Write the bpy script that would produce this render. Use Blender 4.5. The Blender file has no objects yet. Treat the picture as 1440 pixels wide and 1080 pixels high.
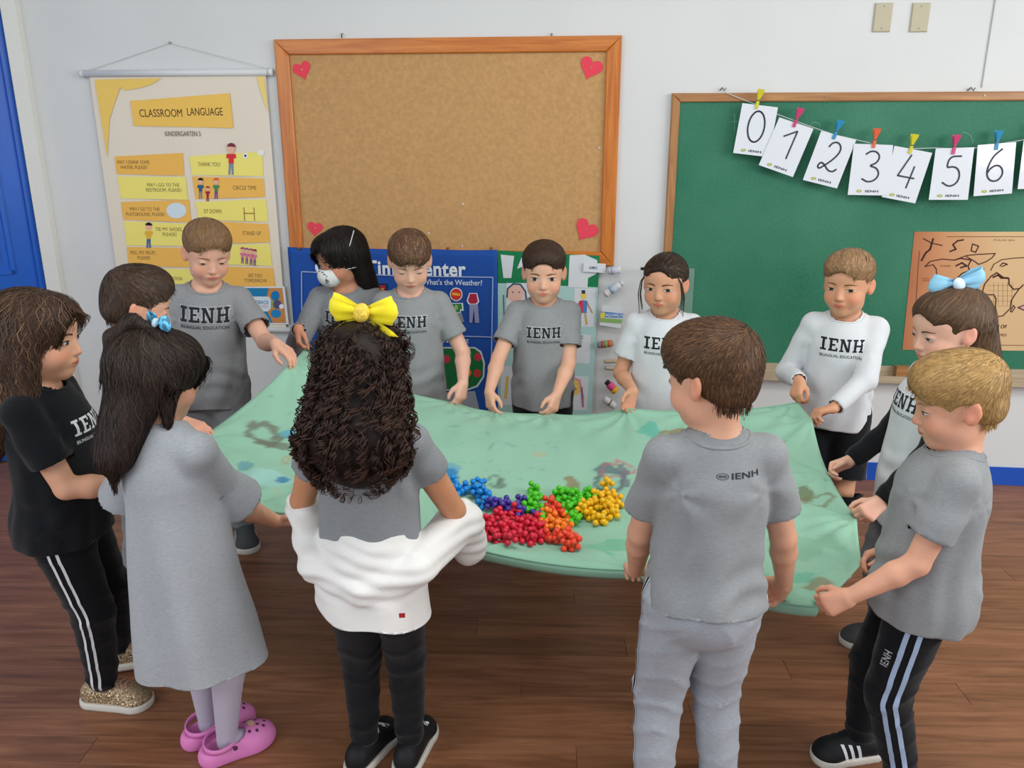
import bpy, bmesh, math, random
import numpy as np
from mathutils import Vector, Matrix
from mathutils.bvhtree import BVHTree

ONLY = None            # build every child
rng = np.random.default_rng(7)
random.seed(7)
sc = bpy.context.scene
COL = sc.collection

# ------------------------------------------------------------------ camera, light, exposure
CAM_H = 1.5
PITCH = math.radians(16.7)
cam_d = bpy.data.cameras.new('camera')
cam = bpy.data.objects.new('camera', cam_d)
COL.objects.link(cam)
cam.location = (0, 0, CAM_H)
cam.rotation_euler = (math.radians(90) - PITCH, 0, 0)
cam_d.sensor_width = 36
cam_d.lens = 1145 / 1440 * 36
cam_d.clip_start = 0.05
sc.camera = cam
sc.cycles.use_denoising = True
sc.cycles.max_bounces = 6
sc.view_settings.view_transform = 'Standard'
sc.view_settings.look = 'None'
sc.view_settings.gamma = 1
sc.view_settings.use_curve_mapping = False
sc.view_settings.exposure = 0.0

world = bpy.data.worlds.new('daylight')
sc.world = world
world.use_nodes = True
bg = world.node_tree.nodes['Background']
bg.inputs[0].default_value = (0.88, 0.94, 1.0, 1)
bg.inputs[1].default_value = 0.95


def area_light(name, loc, target, sx, sy, power, color):
    d = bpy.data.lights.new(name, 'AREA')
    d.shape = 'RECTANGLE'
    d.size, d.size_y, d.energy, d.color = sx, sy, power, color
    o = bpy.data.objects.new(name, d)
    COL.objects.link(o)
    o.location = loc
    o.rotation_euler = (Vector(target) - Vector(loc)).to_track_quat('-Z', 'Y').to_euler()
    return o


area_light('window_light_right', (3.6, 0.6, 2.0), (0.4, 2.4, 0.8), 2.6, 1.5, 78, (1.0, 0.985, 0.94))
area_light('window_light_left', (-2.7, -0.4, 2.1), (0.0, 2.6, 0.9), 2.0, 1.4, 34, (0.95, 0.98, 1.0))
area_light('ceiling_lamp_light', (0.4, 1.2, 2.78), (0.4, 1.9, 0.0), 1.6, 0.5, 26, (0.98, 1.0, 0.96))

# ------------------------------------------------------------------ helpers
C_, S_ = math.cos(PITCH), math.sin(PITCH)


def PX(x, y, Y=None, z=None):
    """point of the world that the photograph shows at pixel x, y, at depth Y or height z"""
    u, v = (x - 720) / 1145, (540 - y) / 1145
    d = (u, C_ + v * S_, -S_ + v * C_)
    t = Y / d[1] if Y is not None else (z - CAM_H) / d[2]
    return np.array((d[0] * t, d[1] * t, CAM_H + d[2] * t))


YAW = math.atan(0.1)
CY, SY = math.cos(YAW), math.sin(YAW)
WALL_O = np.array((0, 3.64, 0.0))
WALL_ROT = -YAW


def wall_pt(u, off, z):          # wall frame -> world; off is the distance in front of the wall
    return np.array((u * CY - off * SY, 3.64 - u * SY - off * CY, z))


def wall_uz(x, y, off=0.0):
    d = PX(x, y, Y=1.0) - np.array((0, 0, CAM_H))
    n = np.array((-SY, -CY, 0))
    t = (np.dot(n, WALL_O) + off) / np.dot(n, d)
    q = d * t + np.array((0, 0, CAM_H))
    return (q[0] * CY - (q[1] - 3.64) * SY, q[2])


def lin(h):
    if isinstance(h, str):
        h = h.lstrip('#')
        h = [int(h[i:i + 2], 16) / 255 for i in (0, 2, 4)]
    return tuple(((c / 12.92) if c <= 0.04045 else ((c + 0.055) / 1.055) ** 2.4) for c in h)


MATS = {}


def mat(name, color=None, rough=0.6, spec=0.3, noise=0.0, nscale=40, bump=0.0, bscale=200, attr=None,
        metal=0.0, sheen=0.0, sss=0.0, trans=0.0, stretch=(1, 1, 1), alpha=1.0, coat=0.0, contrast=None):
    if name in MATS:
        return MATS[name]
    m = bpy.data.materials.new(name)
    m.use_nodes = True
    nt = m.node_tree
    N, L = nt.nodes, nt.links
    b = N['Principled BSDF']
    b.inputs['Roughness'].default_value = rough
    b.inputs['Specular IOR Level'].default_value = spec
    b.inputs['Metallic'].default_value = metal
    b.inputs['Sheen Weight'].default_value = sheen
    b.inputs['Transmission Weight'].default_value = trans
    b.inputs['Alpha'].default_value = alpha
    b.inputs['Coat Weight'].default_value = coat
    if sss:
        b.inputs['Subsurface Weight'].default_value = sss
        b.inputs['Subsurface Radius'].default_value = (0.008, 0.003, 0.0015)
        b.inputs['Subsurface Scale'].default_value = 1.0
    src = None
    if attr:
        a = N.new('ShaderNodeAttribute')
        a.attribute_name = attr
        src = a.outputs['Color']
    elif color is not None:
        c = lin(color)
        b.inputs['Base Color'].default_value = (*c, 1)
    if noise or bump:
        tc = N.new('ShaderNodeTexCoord')
        mp = N.new('ShaderNodeMapping')
        mp.inputs['Scale'].default_value = stretch
        L.new(tc.outputs['Object'], mp.inputs[0])
    if noise:
        nz = N.new('ShaderNodeTexNoise')
        nz.inputs['Scale'].default_value = nscale
        nz.inputs['Detail'].default_value = 5
        L.new(mp.outputs[0], nz.inputs['Vector'])
        mr = N.new('ShaderNodeMapRange')
        lo, hi = contrast or (0.3, 0.7)
        mr.inputs['From Min'].default_value = lo
        mr.inputs['From Max'].default_value = hi
        mr.inputs['To Min'].default_value = 1 - noise
        mr.inputs['To Max'].default_value = 1 + noise
        L.new(nz.outputs[0], mr.inputs['Value'])
        mx = N.new('ShaderNodeMix')
        mx.data_type = 'RGBA'
        mx.blend_type = 'MULTIPLY'
        mx.inputs['Factor'].default_value = 1
        if src is not None:
            L.new(src, mx.inputs['A'])
        else:
            mx.inputs['A'].default_value = (*lin(color), 1)
        L.new(mr.outputs[0], mx.inputs['B'])
        src = mx.outputs['Result']
    if src is not None:
        L.new(src, b.inputs['Base Color'])
    if bump:
        nb = N.new('ShaderNodeTexNoise')
        nb.inputs['Scale'].default_value = bscale
        nb.inputs['Detail'].default_value = 3
        L.new(mp.outputs[0], nb.inputs['Vector'])
        bp = N.new('ShaderNodeBump')
        bp.inputs['Strength'].default_value = bump
        bp.inputs['Distance'].default_value = 0.002
        L.new(nb.outputs[0], bp.inputs['Height'])
        L.new(bp.outputs[0], b.inputs['Normal'])
    MATS[name] = m
    return m


def mesh_obj(name, V, F, m=None, parent=None, smooth=False, col=None, loc=None):
    """V, F in world (or local if no parent/loc) coordinates -> one mesh object"""
    me = bpy.data.meshes.new(name)
    V = np.asarray(V, dtype=np.float32)
    o = bpy.data.objects.new(name, me)
    COL.objects.link(o)
    base = np.zeros(3)
    if parent is not None:
        o.parent = parent
        base = world_base(parent)
        V = to_local(parent, V)
    elif loc is not None:
        o.location = loc
        V = V - np.asarray(loc, dtype=np.float32)
    if isinstance(F, np.ndarray) and F.ndim == 2:
        n, k = F.shape
        me.vertices.add(len(V))
        me.vertices.foreach_set('co', V.ravel())
        me.loops.add(n * k)
        me.loops.foreach_set('vertex_index', F.astype(np.int32).ravel())
        me.polygons.add(n)
        me.polygons.foreach_set('loop_start', np.arange(0, n * k, k, dtype=np.int32))
        me.update(calc_edges=True)
    else:
        me.from_pydata([tuple(map(float, v)) for v in V], [], [tuple(int(i) for i in f) for f in F])
    if smooth:
        me.polygons.foreach_set('use_smooth', np.ones(len(me.polygons), dtype=bool))
    if col is not None:
        a = me.color_attributes.new('col', 'FLOAT_COLOR', 'POINT')
        c = np.ones((len(V), 4), dtype=np.float32)
        c[:, :3] = col
        a.data.foreach_set('color', c.ravel())
    if m is not None:
        me.materials.append(m)
    me.validate(verbose=False)
    return o


def root_of(o):
    while o.parent is not None:
        o = o.parent
    return o


def world_base(o):
    return np.array(root_of(o).location)


def to_local(parent, V):
    """world points -> local frame of the root (children keep identity transforms)"""
    r = root_of(parent)
    a = r.rotation_euler.z
    V = np.asarray(V, dtype=np.float64) - np.array(r.location)
    if a:
        c, s = math.cos(-a), math.sin(-a)
        V = np.stack([V[:, 0] * c - V[:, 1] * s, V[:, 0] * s + V[:, 1] * c, V[:, 2]], 1)
    return V


def thing(name, label, cat, loc=(0, 0, 0), rz=0.0, group=None):
    o = bpy.data.objects.new(name, None)
    COL.objects.link(o)
    o.empty_display_size = 0.05
    o.location = loc
    o.rotation_euler = (0, 0, rz)
    tag(o, label, cat, group)
    return o


def tag(o, label=None, cat=None, group=None, kind=None):
    if label:
        o['label'] = label
    if cat:
        o['category'] = cat
    if group:
        o['group'] = group
    if kind:
        o['kind'] = kind
    return o


class MB:
    def __init__(s):
        s.V, s.F, s.C = [], [], []
        s.c = (1, 1, 1)

    def add(s, V, F, c=None):
        n = len(s.V)
        V = [tuple(map(float, v)) for v in V]
        s.V += V
        s.F += [tuple(i + n for i in f) for f in F]
        s.C += [c or s.c] * len(V)
        return s

    def box(s, a, b, T=None, c=None, bevel=0):
        (x0, y0, z0), (x1, y1, z1) = a, b
        V = [(x, y, z) for x in (x0, x1) for y in (y0, y1) for z in (z0, z1)]
        if T:
            V = [T(*v) for v in V]
        return s.add(V, [(0, 1, 3, 2), (4, 6, 7, 5), (0, 4, 5, 1), (2, 3, 7, 6), (0, 2, 6, 4), (1, 5, 7, 3)], c)

    def poly(s, pts, T=None, c=None):
        if T:
            pts = [T(*p) for p in pts]
        return s.add(pts, [tuple(range(len(pts)))], c)

    def prism(s, pts, y0, y1, T=None, c=None):
        """outline in (u, z), from y0 to y1"""
        n = len(pts)
        V = [(p[0], y0, p[1]) for p in pts] + [(p[0], y1, p[1]) for p in pts]
        if T:
            V = [T(*v) for v in V]
        F = [tuple(range(n)), tuple(range(2 * n - 1, n - 1, -1))]
        F += [(i, i + n, (i + 1) % n + n, (i + 1) % n) for i in range(n)]
        return s.add(V, F, c)

    def tube(s, pts, r, n=6, c=None, cap=True):
        pts = [np.asarray(p, float) for p in pts]
        rs = r if hasattr(r, '__len__') else [r] * len(pts)
        V, F = [], []
        up = None
        for i, p in enumerate(pts):
            d = pts[min(i + 1, len(pts) - 1)] - pts[max(i - 1, 0)]
            d = d / (np.linalg.norm(d) + 1e-9)
            if up is None:
                up = np.cross(d, (0.31, 0.2, 0.93))
                if np.linalg.norm(up) < 0.1:
                    up = np.cross(d, (1, 0, 0))
            up = up - d * np.dot(up, d)
            up /= np.linalg.norm(up) + 1e-9
            w = np.cross(d, up)
            for k in range(n):
                a = 2 * math.pi * k / n
                V.append(p + rs[i] * (math.cos(a) * up + math.sin(a) * w))
        for i in range(len(pts) - 1):
            for k in range(n):
                F.append((i * n + k, i * n + (k + 1) % n, (i + 1) * n + (k + 1) % n, (i + 1) * n + k))
        if cap:
            F.append(tuple(range(n - 1, -1, -1)))
            F.append(tuple((len(pts) - 1) * n + k for k in range(n)))
        return s.add(V, F, c)

    def build(s, name, m, parent=None, smooth=False, color=False, loc=None):
        return mesh_obj(name, s.V, s.F, m, parent, smooth, np.array(s.C) if color else None, loc)


# ------------------------------------------------------------------ flat text
_tc = {}


def text2d(body, bold=0.0, spacing=1.0, lines=1.0):
    key = (body, bold, spacing)
    if key in _tc:
        return _tc[key]
    cu = bpy.data.curves.new('lettering', 'FONT')
    cu.body = body
    cu.size = 1
    cu.offset = bold
    cu.space_character = spacing
    cu.align_x = 'CENTER'
    cu.resolution_u = 3
    cu.space_line = lines
    o = bpy.data.objects.new('lettering', cu)
    me = bpy.data.meshes.new_from_object(o)
    V = np.array([v.co[:2] for v in me.vertices]) if len(me.vertices) else np.zeros((0, 2))
    F = [tuple(p.vertices) for p in me.polygons]
    bpy.data.objects.remove(o)
    bpy.data.curves.remove(cu)
    bpy.data.meshes.remove(me)
    _tc[key] = (V, F)
    return V, F


def put_text(mb, body, cx, cz, height, T, c, bold=0.0, width=None, rot=0.0, spacing=1.0, slant=0.0):
    """centre the text at (cx, cz); height is the cap height of a single line"""
    V, F = text2d(body, bold, spacing)
    if len(V) == 0:
        return
    nl = body.count('\n') + 1
    mid = (V.min(0) + V.max(0)) / 2
    s = height / 0.70
    sx = s if width is None else width / (V[:, 0].max() - V[:, 0].min())
    X, Z = (V[:, 0] - mid[0]) * sx, (V[:, 1] - mid[1]) * s
    X = X + Z * slant
    cr, sr = math.cos(rot), math.sin(rot)
    mb.add([T(cx + x * cr - z * sr, cz + x * sr + z * cr) for x, z in zip(X, Z)], F, c)


# ------------------------------------------------------------------ implicit surfaces
def nrm(v):
    v = np.asarray(v, float)
    return v / (np.linalg.norm(v) + 1e-12)


class Cone:
    def __init__(s, a, b, ra, rb, k=0.012, ax=None, fl=1.0, op='u'):
        s.a, s.b = np.asarray(a, float), np.asarray(b, float)
        s.ra, s.rb, s.k, s.op, s.fl = ra, rb, k, op, fl
        s.ax = None if ax is None else nrm(ax)

    def d(s, P):
        ab = s.b - s.a
        L = ab.dot(ab) + 1e-12
        q = P - s.a
        t = np.clip(q @ ab / L, 0, 1)
        v = q - t[:, None] * ab
        if s.ax is not None:
            w = v @ s.ax
            v = v + (w * (s.fl - 1))[:, None] * s.ax
            r = s.ra + (s.rb - s.ra) * t
            ln = np.sqrt(np.einsum('ij,ij->i', v, v))
            # rescale so that the value stays close to a distance
            q = np.sqrt(np.einsum('ij,ij->i', v, v) + (w * w) * (s.fl ** 4 - s.fl ** 2) * 0) + 1e-9
            g = np.sqrt(np.clip((ln ** 2 - (w * s.fl) ** 2 + (w * s.fl * s.fl) ** 2), 1e-12, None)) / q
            return (ln - r) / np.maximum(g, 1e-3)
        return np.sqrt(np.einsum('ij,ij->i', v, v)) - (s.ra + (s.rb - s.ra) * t)


class CutCone(Cone):
    """a limb of cloth with a flat end"""
    def cut(s, c, n):
        s.c0, s.n0 = np.asarray(c, float), nrm(n)
        return s

    def d(s, P):
        return np.maximum(Cone.d(s, P), (P - s.c0) @ s.n0)


class Ell:
    def __init__(s, c, r, M=None, k=0.012, op='u'):
        s.c, s.r, s.k, s.op = np.asarray(c, float), np.asarray(r, float), k, op
        s.M = np.eye(3) if M is None else np.asarray(M, float)   # columns = axes

    def d(s, P):
        q = (P - s.c) @ s.M
        a = q / s.r
        k0 = np.sqrt(np.einsum('ij,ij->i', a, a))
        b = a / s.r
        k1 = np.sqrt(np.einsum('ij,ij->i', b, b)) + 1e-9
        return np.where(k0 < 1e-4, -s.r.min(), k0 * (k0 - 1) / k1)


def sdf(prims, P):
    v = None
    for p in prims:
        d = p.d(P)
        if v is None:
            v = d if p.op == 'u' else np.full(len(P), 0.05)
            if p.op == 'u':
                continue
        if p.op == 'u':
            h = np.maximum(p.k - np.abs(v - d), 0) / p.k
            v = np.minimum(v, d) - h * h * p.k * 0.25
        else:
            d = -d
            h = np.maximum(p.k - np.abs(v - d), 0) / p.k
            v = np.maximum(v, d) + h * h * p.k * 0.25
    return v


def grad(prims, P, e=0.001, f=None):
    F = (lambda q: sdf(prims, q)) if f is None else f
    g = np.stack([F(P + np.eye(3)[i] * e) - F(P - np.eye(3)[i] * e) for i in range(3)], 1)
    return g / (np.linalg.norm(g, axis=1, keepdims=True) + 1e-9)


def march(prims, h, disp=None, pad=0.03, margin=0.022):
    lo = np.full(3, 1e9)
    hi = -lo
    for p in prims:
        if p.op != 'u':
            continue
        if isinstance(p, Cone):
            r = max(p.ra, p.rb)
            lo = np.minimum(lo, np.minimum(p.a, p.b) - r)
            hi = np.maximum(hi, np.maximum(p.a, p.b) + r)
        else:
            r = np.abs(p.M) @ p.r
            lo = np.minimum(lo, p.c - r)
            hi = np.maximum(hi, p.c + r)
    lo, hi = lo - pad, hi + pad
    B = 12
    cs = B * h
    nc = np.ceil((hi - lo) / cs).astype(int)
    G = np.stack(np.meshgrid(*[np.arange(n) for n in nc], indexing='ij'), -1).reshape(-1, 3)
    cen = lo + (G + 0.5) * cs
    hd = cs * 0.5 * 1.7321
    D = np.stack([p.d(cen) for p in prims])
    U = np.array([p.op == 'u' for p in prims])
    act = (D[U].min(0) < hd * 1.3 + 0.012)
    tot = sdf(prims, cen)
    act &= np.abs(tot) < hd * 1.5 + 0.012
    idx = np.flatnonzero(act)
    ax = np.arange(B + 1)
    loc = np.stack(np.meshgrid(ax, ax, ax, indexing='ij'), -1).reshape(-1, 3)
    NY, NZ = nc[1] * B + 2, nc[2] * B + 2

    def key(g):
        return (g[..., 0].astype(np.int64) * NY + g[..., 1]) * NZ + g[..., 2]
    ck, cv = [], []
    ek = [[], [], []]
    es = [[], [], []]
    corners = np.array([(i, j, k) for i in (0, 1) for j in (0, 1) for k in (0, 1)])
    edges = [(0, 1), (2, 3), (4, 5), (6, 7), (0, 2), (1, 3), (4, 6), (5, 7), (0, 4), (1, 5), (2, 6), (3, 7)]
    for ci in idx:
        g0 = G[ci] * B
        rel = D[:, ci] < hd * 1.3 + margin
        ps = [p for p, r in zip(prims, rel) if r]
        if not any(p.op == 'u' for p in ps):
            continue
        P = lo + (g0 + loc) * h
        v = sdf(ps, P)
        if disp is not None:
            v = v - disp(P)
        if v.min() > 0 or v.max() < 0:
            continue
        v = v.reshape(B + 1, B + 1, B + 1)
        s = v < 0
        c8 = np.stack([s[a:B + a, b:B + b, c:B + c] for a, b, c in corners])
        n8 = c8.sum(0)
        cub = np.argwhere((n8 > 0) & (n8 < 8))
        if len(cub) == 0:
            continue
        vals = np.stack([v[cub[:, 0] + a, cub[:, 1] + b, cub[:, 2] + c] for a, b, c in corners], 1)
        acc = np.zeros((len(cub), 3))
        cnt = np.zeros(len(cub))
        for a, b in edges:
            va, vb = vals[:, a], vals[:, b]
            m = (va < 0) != (vb < 0)
            t = np.where(m, va / np.where(m, va - vb, 1), 0)
            acc += np.where(m[:, None], corners[a] + t[:, None] * (corners[b] - corners[a]), 0)
            cnt += m
        ck.append(key(g0 + cub))
        cv.append(lo + (g0 + cub + acc / cnt[:, None]) * h)
        for d in range(3):
            sl0 = [slice(0, B)] * 3
            sl1 = [slice(0, B)] * 3
            sl1[d] = slice(1, B + 1)
            a, b = s[tuple(sl0)], s[tuple(sl1)]
            e = np.argwhere(a != b)
            if len(e):
                ek[d].append(g0 + e)
                es[d].append(a[tuple(e.T)])
    ck = np.concatenate(ck)
    cv = np.concatenate(cv)
    o = np.argsort(ck)
    ck, cv = ck[o], cv[o]
    Fs = []
    for d in range(3):
        if not ek[d]:
            continue
        e = np.concatenate(ek[d])
        sg = np.concatenate(es[d])
        a, b = (d + 1) % 3, (d + 2) % 3
        oa, ob = np.zeros(3, int), np.zeros(3, int)
        oa[a], ob[b] = 1, 1
        q = np.stack([key(e), key(e - oa), key(e - oa - ob), key(e - ob)], 1)
        i = np.clip(np.searchsorted(ck, q), 0, len(ck) - 1)
        ok = (ck[i] == q).all(1)
        i, sg = i[ok], sg[ok]
        Fs.append(np.where(sg[:, None], i, i[:, ::-1]))
    F = np.concatenate(Fs)
    return cv, F


def clip(V, F, g, iters=2):
    """drop what lies beyond g(p) > 0 and pull the rim onto g = 0"""
    gv = g(V)
    keep = (gv[F] < 0).any(1)
    F = F[keep]
    used = np.unique(F)
    mp = np.full(len(V), -1)
    mp[used] = np.arange(len(used))
    V = V[used].copy()
    F = mp[F]
    out = g(V) > 0
    for _ in range(iters):
        Q = V[out]
        if not len(Q):
            break
        e = 0.0015
        gr = np.stack([(g(Q + np.eye(3)[i] * e) - g(Q - np.eye(3)[i] * e)) / (2 * e) for i in range(3)], 1)
        gg = (gr * gr).sum(1) + 1e-6
        st = gr * (np.clip(g(Q), -0.02, 0.02) / gg)[:, None]
        V[out] = Q - st
    return V, F


def bvh_of(V, F):
    return BVHTree.FromPolygons([Vector(v) for v in V], [tuple(map(int, f)) for f in F])


def project(bvh, pts, direction, off=0.0012, maxd=0.6):
    d = Vector(nrm(direction))
    out = []
    last = None
    for p in pts:
        hit, n, i, dist = bvh.ray_cast(Vector(p) - d * 0.25, d, maxd)
        if hit is None:
            hit, n, i, dist = bvh.find_nearest(Vector(p))
        if n.dot(d) > 0:
            n = -n
        out.append(np.array(hit + n * off))
    return np.array(out)


def wavy(P, f, seed, n=4):
    r = np.random.default_rng(seed)
    v = np.zeros(len(P))
    for i in range(n):
        k = r.normal(size=3)
        k = k / np.linalg.norm(k) * f * (1 + 0.5 * i)
        w = r.normal(size=3)
        w = w / np.linalg.norm(w) * f * 0.7
        v += np.sin(P @ k + r.uniform(0, 6.28) + 1.3 * np.sin(P @ w + r.uniform(0, 6.28))) / (1 + 0.5 * i)
    return v / 2
# ------------------------------------------------------------------ materials of people and clothes
def rot_axis(v, ax, a):
    ax = nrm(ax)
    v = np.asarray(v, float)
    return v * math.cos(a) + np.cross(ax, v) * math.sin(a) + ax * np.dot(ax, v) * (1 - math.cos(a))


def heading(deg):
    a = math.radians(deg)
    return np.array((math.sin(a), math.cos(a), 0)), np.array((math.cos(a), -math.sin(a), 0))


UP = np.array((0, 0, 1.0))
M_SKIN = mat('skin', attr='col', rough=0.5, spec=0.35, sss=0.22, noise=0.05, nscale=30, bump=0.05, bscale=350)
M_PRINT = mat('flat_print', attr='col', rough=0.7, spec=0.2)
M_EYE = mat('eye_surface', attr='col', rough=0.4, spec=0.3)
M_HAIR = mat('hair', attr='col', rough=0.55, spec=0.22, noise=0.12, nscale=60)


def cloth_mat(name, color, mel=0.06, bump=0.15, rough=0.9):
    return mat(name, color, rough=rough, spec=0.12, noise=mel * 0.75, nscale=170, bump=bump, bscale=600, sheen=0.12,
               stretch=(0.55, 0.55, 2.2), contrast=(0.32, 0.68))


M_GREY = cloth_mat('heather_grey_jersey', '#8c8f92', 0.10)
M_GREYD = cloth_mat('heather_grey_jersey_dark', '#84878b', 0.10)
M_LGREY = cloth_mat('light_grey_fleece', '#a2a7b0', 0.12)
M_DRESS = cloth_mat('light_grey_dress_jersey', '#a3a7ad', 0.11)
M_PGREY = cloth_mat('grey_sweatpant_fleece', '#7d8084', 0.10)
M_WHITE = cloth_mat('white_jersey', '#d0d4d9', 0.02)
M_BLACK = cloth_mat('black_jersey', '#15171b', 0.10, 0.25)
M_BLACKP = cloth_mat('black_track_fabric', '#101217', 0.05, 0.15, 0.75)
M_TIGHTS = cloth_mat('lilac_white_tights', '#b9b2c4', 0.03)
M_STRIPE = mat('pale_stripe', '#b9c3d2', rough=0.8)
M_STRIPED = mat('dark_stripe', '#1c2434', rough=0.8)
M_STRIPEW = mat('white_stripe', '#dfe2e8', rough=0.8)
M_SOLE = mat('white_rubber_sole', '#d8d3cb', rough=0.6)
M_SHOEB = mat('black_shoe', '#17181b', rough=0.6)
M_SHOEG = mat('grey_shoe', '#4c4f52', rough=0.8)
M_PINK = mat('pink_clog_foam', '#e285c4', rough=0.55, spec=0.35)
M_HOLE = mat('dark_vent_hole', '#5d3551', rough=0.9)


def glitter():
    m = mat('gold_glitter', '#b98f68', rough=0.35, metal=0.6)
    nt = m.node_tree
    N, L = nt.nodes, nt.links
    b = N['Principled BSDF']
    tc = N.new('ShaderNodeTexCoord')
    vo = N.new('ShaderNodeTexVoronoi')
    vo.inputs['Scale'].default_value = 420
    L.new(tc.outputs['Object'], vo.inputs['Vector'])
    cr = N.new('ShaderNodeValToRGB')
    cr.color_ramp.elements[0].color = (*lin('#6b4c36'), 1)
    cr.color_ramp.elements[0].position = 0.2
    cr.color_ramp.elements[1].color = (*lin('#f0d9b5'), 1)
    cr.color_ramp.elements[1].position = 0.9
    L.new(vo.outputs['Color'], cr.inputs[0])
    L.new(cr.outputs[0], b.inputs['Base Color'])
    vm = N.new('ShaderNodeVectorMath')
    vm.operation = 'ADD'
    sub = N.new('ShaderNodeVectorMath')
    sub.operation = 'SUBTRACT'
    sub.inputs[1].default_value = (0.5, 0.5, 0.5)
    L.new(vo.outputs['Color'], sub.inputs[0])
    ge = N.new('ShaderNodeNewGeometry')
    L.new(ge.outputs['Normal'], vm.inputs[0])
    L.new(sub.outputs[0], vm.inputs[1])
    nz = N.new('ShaderNodeVectorMath')
    nz.operation = 'NORMALIZE'
    L.new(vm.outputs[0], nz.inputs[0])
    L.new(nz.outputs[0], b.inputs['Normal'])
    return m


M_GLITTER = glitter()


# ------------------------------------------------------------------ people
class Kid:
    pass


def ik(a, t, l1, l2, hint):
    d = t - a
    D = np.linalg.norm(d)
    mx = (l1 + l2) * 0.995
    if D > mx:
        t = a + d / D * mx
        d = t - a
        D = mx
    u = d / D
    h = hint - u * np.dot(hint, u)
    h = nrm(h)
    x = (l1 * l1 - l2 * l2 + D * D) / (2 * D)
    y = math.sqrt(max(l1 * l1 - x * x, 0))
    return a + u * x + h * y, t


def hand_prims(wrist, h, n, side, s, curl=(0.75, 0.8, 0.5), thumb=0.5, spread=0.10):
    """palm, four fingers and a thumb; h points to the knuckles, n is where the palm faces, side +1 right hand"""
    h = nrm(h)
    n = nrm(np.asarray(n, float) - h * np.dot(n, h))
    t = np.cross(h, n) * side
    ps = []
    kn = [0.0195, 0.0068, -0.0062, -0.0182]
    kl = [0.050, 0.052, 0.050, 0.046]
    for x, l in zip(kn, kl):
        ps.append(Cone(wrist + h * 0.004 * s + t * x * 0.55 * s, wrist + h * l * s + t * x * s, 0.0115 * s, 0.0088 * s, 0.008))
    ln = [0.93, 1.0, 0.95, 0.78]
    for i, (x, l) in enumerate(zip(kn, kl)):
        p = wrist + h * l * s + t * x * s
        d = nrm(h + t * (spread * (1.5 - i) / 1.5))
        k = 0.004
        a = 0
        for j, (sl, r0, r1) in enumerate(((0.022, 0.0070, 0.0062), (0.015, 0.0062, 0.0057), (0.012, 0.0057, 0.0048))):
            a += curl[j] * (1 + 0.07 * (i - 1.5))
            dd = nrm(d * math.cos(a) + n * math.sin(a))
            q = p + dd * sl * ln[i] * s * 1.06
            ps.append(Cone(p, q, r0 * s, r1 * s, k if j == 0 else 0.002))
            p = q
    p = wrist + h * 0.010 * s + t * 0.012 * s + n * 0.004 * s
    d = nrm(h * 0.62 + t * (0.75 - 0.35 * thumb) + n * (0.15 + 0.5 * thumb))
    q = p + d * 0.027 * s
    ps.append(Cone(p, q, 0.0105 * s, 0.0085 * s, 0.007))
    d2 = nrm(d * 0.5 + h * 0.75 + n * 0.35 * thumb)
    r = q + d2 * 0.020 * s
    ps.append(Cone(q, r, 0.0078 * s, 0.0070 * s, 0.002))
    d3 = nrm(h * 0.9 + n * 0.35 * thumb - t * 0.15 * thumb)
    ps.append(Cone(r, r + d3 * 0.014 * s, 0.0068 * s, 0.0055 * s, 0.002))
    return ps


HEAD = [
    ('e', (0, -0.012, 0.030), (0.0715, 0.085, 0.075), 0.01),
    ('e', (0, 0.026, 0.034), (0.060, 0.050, 0.052), 0.03),
    ('e', (0, 0.020, -0.028), (0.058, 0.058, 0.056), 0.03),
    ('c', (0.030, 0.012, -0.058), (0, 0.050, -0.073), 0.026, 0.018, 0.025),
    ('c', (-0.030, 0.012, -0.058), (0, 0.050, -0.073), 0.026, 0.018, 0.025),
    ('e', (0.033, 0.046, -0.036), (0.024, 0.026, 0.025), 0.02),
    ('e', (-0.033, 0.046, -0.036), (0.024, 0.026, 0.025), 0.02),
    ('s', (0.030, 0.090, 0.002), (0.020, 0.014, 0.012), 0.012),
    ('s', (-0.030, 0.090, 0.002), (0.020, 0.014, 0.012), 0.012),
    ('e', (0.030, 0.064, 0.001), (0.0150, 0.0125, 0.0115), 0.004),
    ('e', (-0.030, 0.064, 0.001), (0.0150, 0.0125, 0.0115), 0.004),
    ('c', (0, 0.070, 0.006), (0, 0.087, -0.027), 0.0070, 0.0088, 0.010),
    ('e', (0.0085, 0.080, -0.030), (0.0065, 0.008, 0.006), 0.005),
    ('e', (-0.0085, 0.080, -0.030), (0.0065, 0.008, 0.006), 0.005),
    ('e', (0, 0.068, -0.050), (0.022, 0.014, 0.014), 0.012),
    ('e', (0, 0.0795, -0.0485), (0.0165, 0.0055, 0.0042), 0.004),
    ('e', (0, 0.0790, -0.0560), (0.0140, 0.0060, 0.0048), 0.003),
]


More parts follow.
